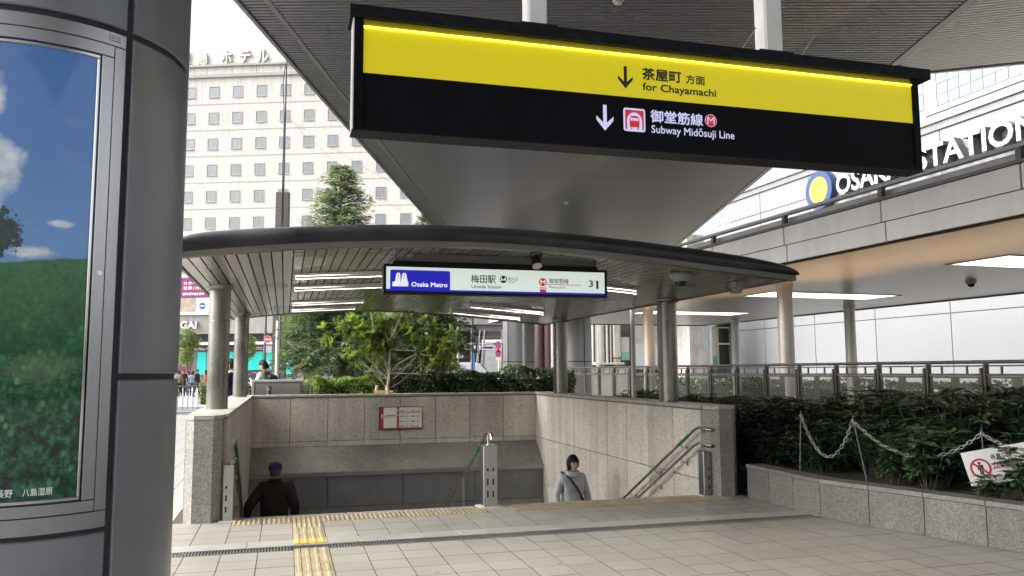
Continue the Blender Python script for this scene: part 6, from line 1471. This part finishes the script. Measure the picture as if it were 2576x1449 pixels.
def shrub(k, x, y, s, h, label, group):
    t_ = thing(WF, 'shrub', label, 'shrub', x, y, .33, group); t_.rotation_euler = (0, 0, random.random() * 6.28); t_.scale = (s, s, h)
    for nm, me in zip(('foliage', 'stem'), protos[k]):
        o = bpy.data.objects.new(nm, me); COL.objects.link(o); o.parent = t_
pts = []; tries = 0
def dwall(x, y):
    best = 9
    for a_, b_ in ((PA, PB), (PB, PC)):
        ab = (b_ - a_).to_2d(); ap = Vector((x - a_.x, y - a_.y)); t_ = max(0, min(1, ap.dot(ab) / ab.dot(ab))); best = min(best, (ap - ab * t_).length)
    return best
while len(pts) < 105 and tries < 30000:
    tries += 1; a_ = random.uniform(2.5, 9.5); y = random.uniform(5.0, 19)
    if not inpoly(a_, y, soil_poly): continue
    lk, lb, _z = K.l((a_, y, 0)); ga, gb, _z = G.l((a_, y, 0))
    if lk > 8.75 or (ga < 5.85 and gb > 9.0) or gb > 17.2: continue
    d = dwall(a_, y)
    sx_ = seen((a_, y, .6))[0]
    if d < .42 or (2340 < sx_ < 2610 and y < 8.35): continue
    if seen((a_, y, .8))[0] > 2750: continue
    if any((a_ - q[0]) ** 2 + (y - q[1]) ** 2 < .38 ** 2 for q in pts): continue
    pts.append((a_, y)); fz = min(1, max(0, (d - .4) / 1.3))
    h_ = (.40 + .46 * fz) * random.uniform(.8, 1.12) if gb < 10.5 else random.uniform(.58, .78)
    if d < .75 and random.random() < .45: continue
    shrub(random.randrange(4), a_, y, .75 + .35 * fz, h_, 'dark glossy leaved shrub massed in the granite planter', 'dark shrubs in the planter')
for (px, py, Y, s, h_), lab in zip(((2495, 1245, 7.50, .5, .26), (2590, 1225, 7.32, .7, .5), (2330, 1150, 8.3, .85, .62), (2245, 1120, 8.7, .6, .5)), ('yellow speckled shrub before the white warning sign', 'yellow speckled shrub covering the right end of the white warning sign', 'large speckled shrub under the middle of the sagging chain', 'small speckled shrub right of the middle chain stake')):
    p = at(px, py, Y); shrub(4, p.x, p.y, s, h_, lab, 'speckled shrubs along the chain')

# ------------------------------------------------------------------ chain on stakes with warning sign
S1, S2, S3 = at(2015, 1046, 9.35), at(2145, 1058, 8.75), at(2470, 1090, 7.85); S4 = at(2700, 1080, 7.3)
for s_, foot, lab in ((S1, at(2011, 1174, 9.35), 'thin metal stake holding the left end of the chain'), (S2, at(2182, 1168, 8.70), 'leaning metal stake at the joint between the two chain loops'), (S3, at(2476, 1200, 7.9), 'metal stake behind the white warning sign')):
    r_ = thing(WF, 'stake', lab, 'stake', foot.x, foot.y, .33, 'stakes carrying the chain')
    mb = MB(); mb.tube([(foot.x, foot.y, .30), (s_.x, s_.y, s_.z + .05)], .008, 8); part(r_, 'rod', mb, m_dk)
    mb = MB(); mb.tube([(s_.x + .016 * math.cos(t_), s_.y, s_.z + .016 * math.sin(t_)) for t_ in np.linspace(0, 2 * math.pi, 10)], .004, 6, caps=False); part(r_, 'eye', mb, m_gal)
q = MB(); LK = .034
path = [(LK * .5 * math.cos(t_) + (LK * .32 if math.cos(t_) > 0 else -LK * .32), LK * .42 * math.sin(t_), 0) for t_ in np.linspace(0, 2 * math.pi, 15)]
q.tube(path, .0042, 6, caps=False); lkm = q.mesh('link', M('plastic_chain', (.27, .263, .25), .5, rnd=.1))
def chain(label, p, qv, sag):
    r_ = thing(WF, 'chain', label, 'chain', p.x, p.y, p.z, 'chain loops in the planter'); pts = [p + (qv - p) * t_ - Vector((0, 0, sag * 4 * t_ * (1 - t_))) for t_ in np.linspace(0, 1, 200)]
    acc = 0; last = pts[0]; k = 0
    for a_, b_ in zip(pts, pts[1:]):
        acc += (b_ - a_).length
        if acc >= LK * 1.28:
            d = (b_ - last).normalized(); rot = d.to_track_quat('X', 'Z') @ Euler((R(90) * (k % 2) + R(20), 0, 0)).to_quaternion()
            o = bpy.data.objects.new('link', lkm); COL.objects.link(o); o.parent = r_; o.location = (last + b_) / 2 - p; o.rotation_euler = rot.to_euler(); acc = 0; last = b_; k += 1
chain('left white chain loop hanging low between two stakes', S1, S2, .42); chain('middle white chain loop running to the warning sign', S2, S3, .30); chain('right white chain loop leaving the picture beside the warning sign', S3, S4, .16)
ws = bpy.data.objects.new('warning_sign', None); COL.objects.link(ws); OFF[ws.name] = (0, 0, 0)
tag(ws, 'white keep-out sign with red crossed figure hanging crooked on the chain', 'sign')
ws.location = at(2416, 1140, 7.74); ux = (at(2525, 1121, 7.66) - at(2416, 1140, 7.74)).normalized(); vz = (at(2416, 1140, 7.74) - at(2446, 1220, 7.66)); vz = (vz - ux * vz.dot(ux)).normalized(); ny = vz.cross(ux)
ws.rotation_euler = Matrix((ux, ny, vz)).transposed().to_euler()
WS, HS = .56, .315
mb = MB(); mb.box(0, WS, 0, .003, -HS, 0); part(ws, 'plate', mb, M('sign_plastic', (.66, .65, .64), .5, var=.06))
m_wr = M('warning_red', (.42, .02, .06), .5)
mb = MB(); mb.ring((.125, -.165), .072, .090, -.0025, -.0005); mb.beam((.068, -.0014, -.108), (.182, -.0014, -.222), .002, .017, (1, 0, 1)); part(ws, 'ban_ring', mb, m_wr)
mb = MB(); mb.disc((.125, -.118), .013, -.0017, -.0003, 16); mb.box(.108, .142, -.0017, -.0003, -.175, -.134); mb.box(.110, .123, -.0017, -.0003, -.222, -.1752); mb.box(.127, .140, -.0017, -.0003, -.222, -.1752); mb.box(.100, .1075, -.0017, -.0003, -.178, -.136); mb.box(.1425, .150, -.0017, -.0003, -.178, -.136); part(ws, 'figure', mb, m_ink)
lettering(ws, 'notice_text', '係員以外', .235, .425, -.105, -.058, -.001, m_ink, .02); lettering(ws, 'notice_text', '立入禁止', .225, .50, -.19, -.122, -.001, m_wr, .03)

# ================================================================== people
SK = M('skin', (.42, .26, .19), .55); SK2 = M('skin_tan', (.50, .33, .25), .55)
HAIRK = M('hair_black', (.006, .005, .005), .6, spec=.2, bump=.4, bs=80); HAIRG = M('hair_grey', (.045, .042, .04), .6, bump=.4, bs=90)
def cloth(name, col): return M(name, col, .85, var=.2, vs=7, bump=.7, bs=9, spec=.2)
def skin_mesh(V, E, Rd, roots, sub=2):
    me = bpy.data.meshes.new('b'); me.from_pydata(V, E, []); o = bpy.data.objects.new('b', me); COL.objects.link(o)
    o.modifiers.new('s', 'SKIN').use_smooth_shade = True
    for i, r_ in enumerate(Rd):
        d = me.skin_vertices[0].data[i]; d.radius = r_ if isinstance(r_, tuple) else (r_, r_); d.use_root = i in roots
    s = o.modifiers.new('u', 'SUBSURF'); s.levels = sub; s.render_levels = sub
    dg = bpy.context.evaluated_depsgraph_get(); ev = o.evaluated_get(dg); m2 = ev.to_mesh()
    W = [tuple(v.co) for v in m2.vertices]; F = [tuple(p.vertices) for p in m2.polygons]; ev.to_mesh_clear()
    bpy.data.objects.remove(o); bpy.data.meshes.remove(me); return W, F
def head_mesh(c, s=1, yaw=0, nod=0):
    """a head with brow, nose, lips, chin and ears; faces +y"""
    nu, nv = 28, 22; V = []
    for j in range(nv + 1):
        ph = math.pi * j / nv
        for i in range(nu):
            th = 2 * math.pi * i / nu; x, y, z = math.sin(ph) * math.cos(th), math.sin(ph) * math.sin(th), math.cos(ph)
            X, Y, Z = .074 * x, .093 * y, .115 * z
            if z < -.15: k = 1 - .38 * (-z - .15); X *= k; Y = Y * (1 - .18 * (-z - .15)) + .012 * (-z - .15)
            if y > .3:
                fx = abs(x)
                if fx < .30 and -.30 < z < .12: Y += .022 * (1 - fx / .30) * (1 - abs(z + .20) / .32 if z > -.52 else 0) * (1 if z < -.02 else .5)      # nose
                if .18 < fx < .55 and -.02 < z < .16: Y -= .008                                             # eye sockets
                if fx < .6 and .14 < z < .26: Y += .005                                                      # brow
                if fx < .35 and -.56 < z < -.42: Y += .006                                                   # lips
                if fx < .30 and -.9 < z < -.68: Y += .010                                                    # chin
            V.append((X * s, Y * s, Z * s))
    F = [(j * nu + i, (j + 1) * nu + i, (j + 1) * nu + (i + 1) % nu, j * nu + (i + 1) % nu) for j in range(nv) for i in range(nu)]
    for sg in (-1, 1):                                                                                        # ears
        n0 = len(V); 
        for j in range(5):
            for i in range(8):
                ph, th = math.pi * j / 4, 2 * math.pi * i / 8; V.append(((sg * .076 + .008 * math.sin(ph) * math.cos(th)) * s, (-.005 + .018 * math.sin(ph) * math.sin(th)) * s, (.0 + .030 * math.cos(ph)) * s))
        F += [(n0 + j * 8 + i, n0 + (j + 1) * 8 + i, n0 + (j + 1) * 8 + (i + 1) % 8, n0 + j * 8 + (i + 1) % 8) for j in range(4) for i in range(8)]
    Rm = Matrix.Rotation(yaw, 3, 'Z') @ Matrix.Rotation(nod, 3, 'X')
    return [tuple(Rm @ Vector(v) + Vector(c)) for v in V], F, Rm
def person(label, loc, face, Hh, top, pants, skin, hair, elbow, wrist, fingers=None, bulk=1.0, lean=0, yaw=0, nod=0, hair_style='short', legs=None, extra=None, group=None, coat=0, headscale=1.0, shoes=None):
    """joints in a 1.70 m figure facing +y; elbow / wrist: (left, right) with x to the figure's right"""
    t_ = thing(WF, 'person', label, 'person', loc[0], loc[1], loc[2], group); t_.rotation_euler = (0, 0, face); k = Hh / 1.70; t_.scale = (k, k, k); OFF[t_.name] = (0, 0, 0)
    L_ = lambda y, z: y + lean * max(0, z - .9)
    lg = legs or (((-.10, .03, .48), (-.10, .0, .08)), ((.10, .0, .48), (.10, -.04, .08)))
    V = [(0, L_(0, .93), .93), (0, L_(0, 1.12), 1.12), (0, L_(.005, 1.30), 1.30), (0, L_(.0, 1.43), 1.43), (0, L_(.015, 1.50), 1.50)]
    Rd = [(.16 * bulk, .115 * bulk), (.155 * bulk, .112 * bulk), (.168 * bulk, .118 * bulk), (.085 * bulk, .075), (.052, .052)]
    E = [(0, 1), (1, 2), (2, 3), (3, 4)]
    for s, el, wr in ((-1, elbow[0], wrist[0]), (1, elbow[1], wrist[1])):
        n = len(V); sh = Vector((s * .175, L_(0, 1.385), 1.385)); el = Vector(el); wr = Vector(wr); hd = wr + (wr - el).normalized() * .07
        V += [tuple(sh), tuple((sh + el) / 2), tuple(el), tuple((el + wr) / 2), tuple(wr), tuple(hd)]
        Rd += [.075 * bulk, .062 * bulk, .052 * bulk, .047 * bulk, .034, (.036, .02)]; E += [(2, n), (n, n + 1), (n + 1, n + 2), (n + 2, n + 3), (n + 3, n + 4), (n + 4, n + 5)]
    for (kn, an), s in zip(lg, (-1, 1)):
        n = len(V); an = Vector(an); V += [(s * .085, 0, .86), tuple((Vector((s * .085, 0, .86)) + Vector(kn)) / 2), kn, tuple((Vector(kn) + an) / 2), tuple(an), (an.x, an.y + .07, an.z - .035), (an.x, an.y + .16, an.z - .045)]
        Rd += [.10, .088, .066, .058, .045, .045, (.042, .03)]; E += [(0, n)] + [(n + q, n + q + 1) for q in range(6)]
    W, F = skin_mesh(V, E, Rd, {0})
    mb = MB(); mb.smooth = True
    mats = [top, pants, skin, shoes or M('shoe_dark', (.02, .02, .02), .6)]
    hands = [Vector(wrist[0]), Vector(wrist[1])]
    zc = .93 if not coat else coat
    for f in F:
        c = sum((Vector(W[i]) for i in f), Vector()) / len(f)
        d = min((c - h_).length for h_ in hands)
        tips = [h_ + (h_ - Vector(e_)).normalized() * .06 for h_, e_ in zip(hands, elbow)]
        mb.m.append(2 if min((c - q).length for q in tips) < .062 or c.z > 1.475 else 3 if c.z < .085 else 1 if c.z < zc and d > .1 and abs(c.x) < .24 else 0); mb.f.append(list(f)); mb.sm.append(True)
    mb.v = list(W)
    # fingers: five chains rooted in the palm, unequal and bent
    mb.cur = 2
    for s, el, wr in ((-1, elbow[0], wrist[0]), (1, elbow[1], wrist[1])):
        el, wr = Vector(el), Vector(wr); d = (wr - el).normalized(); side = d.cross(Vector((0, 0, 1)))
        side = side.normalized() if side.length > .2 else Vector((0, 1, 0)); nrm = side.cross(d)
        for q, ln in ((-1.5, .062), (-.5, .074), (.5, .07), (1.5, .055)):
            p0 = wr + d * .085 + side * q * .017; p1 = p0 + d * ln * .5 - nrm * .012; p2 = p1 + d * ln * .3 - nrm * .03
            mb.tube([p0 - d * .02, p0, p1, p2], [.0095, .009, .0085, .0065], 7)
        p0 = wr + d * .035 + side * .03 * -s; p1 = p0 + d * .035 + side * .022 * -s - nrm * .012; mb.tube([wr + d * .02, p0, p1, p1 + d * .022 - nrm * .01], [.012, .011, .0095, .007], 7)
    hc_ = (0, L_(.035, 1.60), 1.602); HV, HF, Rm = head_mesh(hc_, headscale, yaw, nod); mb.smooth = True; mb._add(HV, HF)
    part(t_, 'body', mb, mats)
    H3 = lambda x, y, z: tuple(Rm @ (Vector((x, y, z)) * headscale) + Vector(hc_))
    q = MB(); q.smooth = True
    for s in (-1, 1): q.tube([H3(s * .030, .080, .012), H3(s * .030, .089, .012)], [.011, .007], 10)
    part(t_, 'eyes', q, M('eye_dark', (.02, .015, .012), .3))
    q = MB(); q.tube([H3(-.022, .088, -.055), H3(0, .094, -.057), H3(.022, .088, -.055)], .0035, 6); part(t_, 'mouth', q, M('lip', (.28, .11, .09), .5))
    q = MB()
    for s in (-1, 1): q.tube([H3(s * .012, .092, .036), H3(s * .032, .090, .042), H3(s * .052, .076, .036)], .004, 6)
    part(t_, 'eyebrows', q, hair)
    # hair: a shell over the skull, cut by style
    if hair_style:
        q = MB(); q.smooth = True; nu, nv = 40, 20; Vh = []; keep = []
        for j in range(nv + 1):
            for i in range(nu):
                ph, th = math.pi * .78 * j / nv, 2 * math.pi * i / nu; x, y, z = math.sin(ph) * math.cos(th), math.sin(ph) * math.sin(th), math.cos(ph)
                jit = 1 + .035 * math.sin(i * 3.3 + j * 1.3) + .02 * math.sin(i * 7.1)
                th_k = {'short': .010, 'bowl': .020, 'under_cap': .006, 'tall': .016, 'long': .018}[hair_style]
                X, Y, Z = (.074 + th_k) * x * jit, (.093 + th_k) * y * jit, (.115 + th_k * (1.1 if hair_style != 'tall' else 2.4)) * z * jit
                Vh.append(H3(X, Y, Z))
        def ok(i, j):
            ph, th = math.pi * .78 * j / nv, 2 * math.pi * i / nu; y, z = math.sin(ph) * math.sin(th), math.cos(ph)
            front = y > .15
            if hair_style == 'bowl': lim = .34 + .10 * math.sin(i * 1.9) if y > .40 else (-.42 if y > -.2 else -.75)
            elif hair_style == 'long': lim = .45 if y > .55 else -.9
            elif hair_style == 'under_cap': lim = 9 if y > -.05 else -.55
            else: lim = .55 if y > .30 else (.25 if y > -.05 else -.40)
            return z > lim
        q._add(Vh, [(j * nu + i, (j + 1) * nu + i, (j + 1) * nu + (i + 1) % nu, j * nu + (i + 1) % nu) for j in range(nv) for i in range(nu) if ok(i, j)])
        o = part(t_, 'hair', q, hair); md = o.modifiers.new('thick', 'SOLIDIFY'); md.thickness = .008; md.offset = -1
    if extra: extra(t_, H3, L_)
    return t_
def stair_z(b): return -.155 * max(0, math.floor((b - 9.332) / .30) + 1)
m_hoodie = cloth('grey_hoodie', (.40, .41, .42)); m_jack = cloth('dark_brown_jacket', (.028, .021, .018)); m_navy = cloth('navy_cloth', (.012, .018, .05)); m_trous = cloth('dark_trousers', (.02, .02, .024)); m_jean = cloth('jeans', (.05, .07, .12))
# man coming up the stairs
def ex_hoodie(t_, H3, L_):
    q = MB(); q.tube([(.15, -.06, 1.47), (.10, .11, 1.40), (.0, .165, 1.25), (-.10, .168, 1.08), (-.19, .11, .90), (-.2, -.05, .85)], .02, 8); part(t_, 'bag_strap', q, M('strap_black', (.012, .012, .013), .6))
    q = MB(); q.smooth = True
    for z_, rr, off in ((1.445, .105, .0), (1.475, .095, -.005)): q.tube([(rr * math.cos(a_), off + .02 + rr * .85 * math.sin(a_), z_ + .02 * -math.sin(a_)) for a_ in np.linspace(0, 2 * math.pi, 22)], .024, 8, caps=False)
    q.tube([(.055 * math.cos(a_), -.085 + .05 * math.sin(a_), 1.45) for a_ in np.linspace(0, 2 * math.pi, 14)], .045, 8, caps=False); part(t_, 'hood', q, m_hoodie)
    q = MB(); q.bbox(-.28, -.12, -.15, .02, .70, .92, .03); part(t_, 'bag', q, MATS['strap_black'])
    q = MB(); q.smooth = True; q.lathe([(.055, 1.452), (.052, 1.475)], (0, .02, 0), 16); part(t_, 'shirt_collar', q, m_white)
bR = 12.30; pw2 = G.w(4.40, bR)
person('young man in a grey hoodie with a black bag strap coming up the stairs', (pw2.x, pw2.y, stair_z(bR)), TH + math.pi + R(8), 1.74, m_hoodie, m_trous, SK2, HAIRK, ((-.27, -.03, 1.13), (.27, -.02, 1.13)), ((-.25, .13, .93), (.27, .10, .90)), bulk=1.16, yaw=R(4), nod=R(-2), hair_style='bowl', extra=ex_hoodie, legs=(((-.10, .10, .50), (-.10, .12, .10)), ((.10, .0, .48), (.10, -.10, .08))))
# man going down, seen from behind
def ex_cap(t_, H3, L_):
    q = MB(); q.smooth = True; nu = 28; Vc = []
    prof = [(1.0, .030), (1.07, .05), (1.10, .085), (1.0, .118), (.72, .14), (.35, .15), (.01, .152)]
    for r_, z_ in prof:
        for i in range(nu): a_ = 2 * math.pi * i / nu; Vc.append(H3(.088 * r_ * math.cos(a_), .004 + .103 * r_ * math.sin(a_) + (.012 if z_ > .1 else 0), z_ - .02))
    q._add(Vc, [(j * nu + i, j * nu + (i + 1) % nu, (j + 1) * nu + (i + 1) % nu, (j + 1) * nu + i) for j in range(len(prof) - 1) for i in range(nu)]); part(t_, 'cap', q, M('cap_navy', (.008, .016, .05), .8, var=.15, vs=20, bump=.2, bs=60))
    q = MB(); q._add([H3(*v) for v in ((-.07, .085, .015), (.07, .085, .015), (.055, .15, .0), (-.055, .15, .0), (-.07, .085, .024), (.07, .085, .024), (.055, .15, .008), (-.055, .15, .008))], [(0, 3, 2, 1), (4, 5, 6, 7), (0, 1, 5, 4), (1, 2, 6, 5), (2, 3, 7, 6), (3, 0, 4, 7)]); part(t_, 'cap_peak', q, MATS['cap_navy'])
    q = MB(); q.tube([(.075 * math.cos(a_), .012 + .070 * math.sin(a_), 1.485 - .012 * math.sin(a_)) for a_ in np.linspace(0, 2 * math.pi, 20)], .020, 8, caps=False); part(t_, 'collar', q, m_jack)
bL = 11.95; pw3 = G.w(-.10, bL)
person('man in a dark brown jacket and navy cap going down the stairs, seen from behind', (pw3.x, pw3.y, stair_z(bL)), TH, 1.66, m_jack, m_trous, SK, HAIRG, ((-.35, -.06, 1.13), (.29, -.05, 1.10)), ((-.40, .16, .90), (.27, .10, .90)), bulk=1.42, lean=.10, nod=R(-12), hair_style='under_cap', extra=ex_cap, legs=(((-.10, .06, .48), (-.10, .02, .08)), ((.10, .14, .44), (.10, .22, -.06))))
# pedestrians beyond the well
m_puff = cloth('grey_puffer', (.36, .34, .31)); m_redc = cloth('red_coat', (.55, .05, .03)); m_khaki = cloth('khaki', (.25, .22, .16)); m_pink = cloth('pink_top', (.50, .28, .28)); m_char = cloth('charcoal', (.04, .04, .045)); m_sky = cloth('light_blue', (.25, .32, .42))
def ex_mask(t_, H3, L_):
    q = MB(); q.smooth = True; q._add([H3(*v) for v in ((-.055, .068, -.005), (0, .112, -.012), (.055, .068, -.005), (-.058, .060, -.05), (0, .112, -.06), (.058, .060, -.05), (-.04, .065, -.092), (0, .098, -.098), (.04, .065, -.092))], [(0, 1, 4, 3), (1, 2, 5, 4), (3, 4, 7, 6), (4, 5, 8, 7)]); o = part(t_, 'face_mask', q, M('mask_white', (.7, .72, .74), .8)); o.modifiers.new('t', 'SOLIDIFY').thickness = .004
    q = MB(); q.smooth = True; q.lathe([(.062, 1.44), (.058, 1.50)], (0, .015, 0), 16); part(t_, 'shirt_collar', q, m_white)
    q = MB(); q.box(-.04, .04, .33, .34, 1.14, 1.28); part(t_, 'phone', q, m_black)
p = at(583, 1000, 17.4); person('man in a navy suit and white face mask walking behind the left canopy columns', (p.x, p.y, 0), R(78), 1.80, m_navy, m_navy, SK, HAIRK, ((-.26, .02, 1.12), (.27, .0, 1.12)), ((-.10, .26, 1.18), (.30, .10, .90)), bulk=1.12, nod=R(-8), hair_style='short', extra=ex_mask, headscale=1.10)
def ex_pack(t_, H3, L_):
    q = MB(); q.smooth = False; q.bbox(-.15, .15, -.30, -.13, .98, 1.40, .05); part(t_, 'backpack', q, m_black)
    for s in (-1, 1): q = MB(); q.tube([(s * .11, -.12, 1.40), (s * .115, .02, 1.475), (s * .125, .135, 1.34), (s * .15, .06, 1.08)], .017, 6); part(t_, 'backpack_strap', q, m_black)
    q = MB(); q._add([(-.035, .34, 1.22), (.035, .34, 1.22), (.035, .40, 1.33), (-.035, .40, 1.33), (-.035, .35, 1.215), (.035, .35, 1.215), (.035, .41, 1.325), (-.035, .41, 1.325)], [(0, 3, 2, 1), (4, 5, 6, 7), (0, 1, 5, 4), (1, 2, 6, 5), (2, 3, 7, 6), (3, 0, 4, 7)]); part(t_, 'phone', q, m_white)
    q = MB(); q.tube([(.11 * math.cos(a_), .01 + .10 * math.sin(a_), 1.455) for a_ in np.linspace(0, 2 * math.pi, 20)], .03, 8, caps=False); part(t_, 'collar', q, cloth('olive_collar', (.10, .09, .05)))
p = at(666, 950, 20.5); person('man in a grey padded jacket with black backpack looking at his phone', (p.x, p.y, 0), R(72), 1.80, m_puff, m_jean, SK, HAIRK, ((-.27, .06, 1.12), (.27, .06, 1.12)), ((-.10, .30, 1.20), (.09, .22, 1.38)), bulk=1.25, nod=R(-24), hair_style='tall', extra=ex_pack, headscale=1.06)
FAR = [(519, 48, 100, 1.66, m_redc, m_redc, 'long', .25, 'person in a long red coat beside the street fence'), (449, 52, 10, 1.66, m_khaki, m_trous, 'short', 0, 'person in a khaki top at the far left beyond the street fence'), (461, 53, 200, 1.72, m_char, m_trous, 'short', 0, 'person in charcoal clothes, second from the left beyond the fence'), (473, 55, 180, 1.6, m_pink, m_jean, 'long', 0, 'person in a pink top walking beyond the street fence'), (484, 54, 20, 1.64, m_sky, m_jean, 'long', 0, 'person in a light blue top beyond the street fence'), (495, 51, 260, 1.74, m_char, m_char, 'short', .6, 'person in a dark coat, rightmost of the group beyond the fence'), (740, 68, 180, 1.7, m_char, m_char, 'short', .6, 'person in dark clothes standing before the teal shop windows')]
for px, Y, face, hh, tp, pn, hs, ct, lab in FAR:
    p = at(px, 960, Y); person(lab, (p.x, p.y, -.012 if Y < 64 else .10), R(face), hh, tp, pn, SK, HAIRK, ((-.25, .0, 1.12), (.25, .02, 1.12)), ((-.22, .10, .90), (.24, .12, .92)), bulk=1.08, hair_style=hs, coat=ct, legs=(((-.10, .10, .48), (-.10, .16, .10)), ((.10, -.04, .48), (.10, -.18, .12))))
import OpenImageIO as o, sys, numpy as np
b=o.ImageBuf('/workdir/render_main.png');A=b.get_pixels(o.FLOAT)[:,:,:3]*255
for n,x,y in [('hotel',215,110),('sky',210,20),('station',900,340),('stationU',760,210),('floorC',600,545),('floorR',850,555),('floorL',230,560),('backwall',330,420),('rightwall',620,450),('lpillar',205,470),('rpillar',722,450),('planterw',900,510),('soffTop',300,20),('soffTop2',700,20),('soffLow',520,180),('col',150,300),('colL',60,545),('yellow',500,65),('black',450,115),('fasc',900,220),('wsoff',900,258),('wsoff2',960,310),('msoffL',230,275),('msoffR',640,275),('mfasc',400,238),('shrub',860,420),('poster',40,120),('meadow',40,330),('postersky2',80,220),('lcolpole',220,350),('hood',350,455),('signwhite',540,285)]:
    print(n,A[y-3:y+4,x-3:x+4].mean((0,1)).round().astype(int))
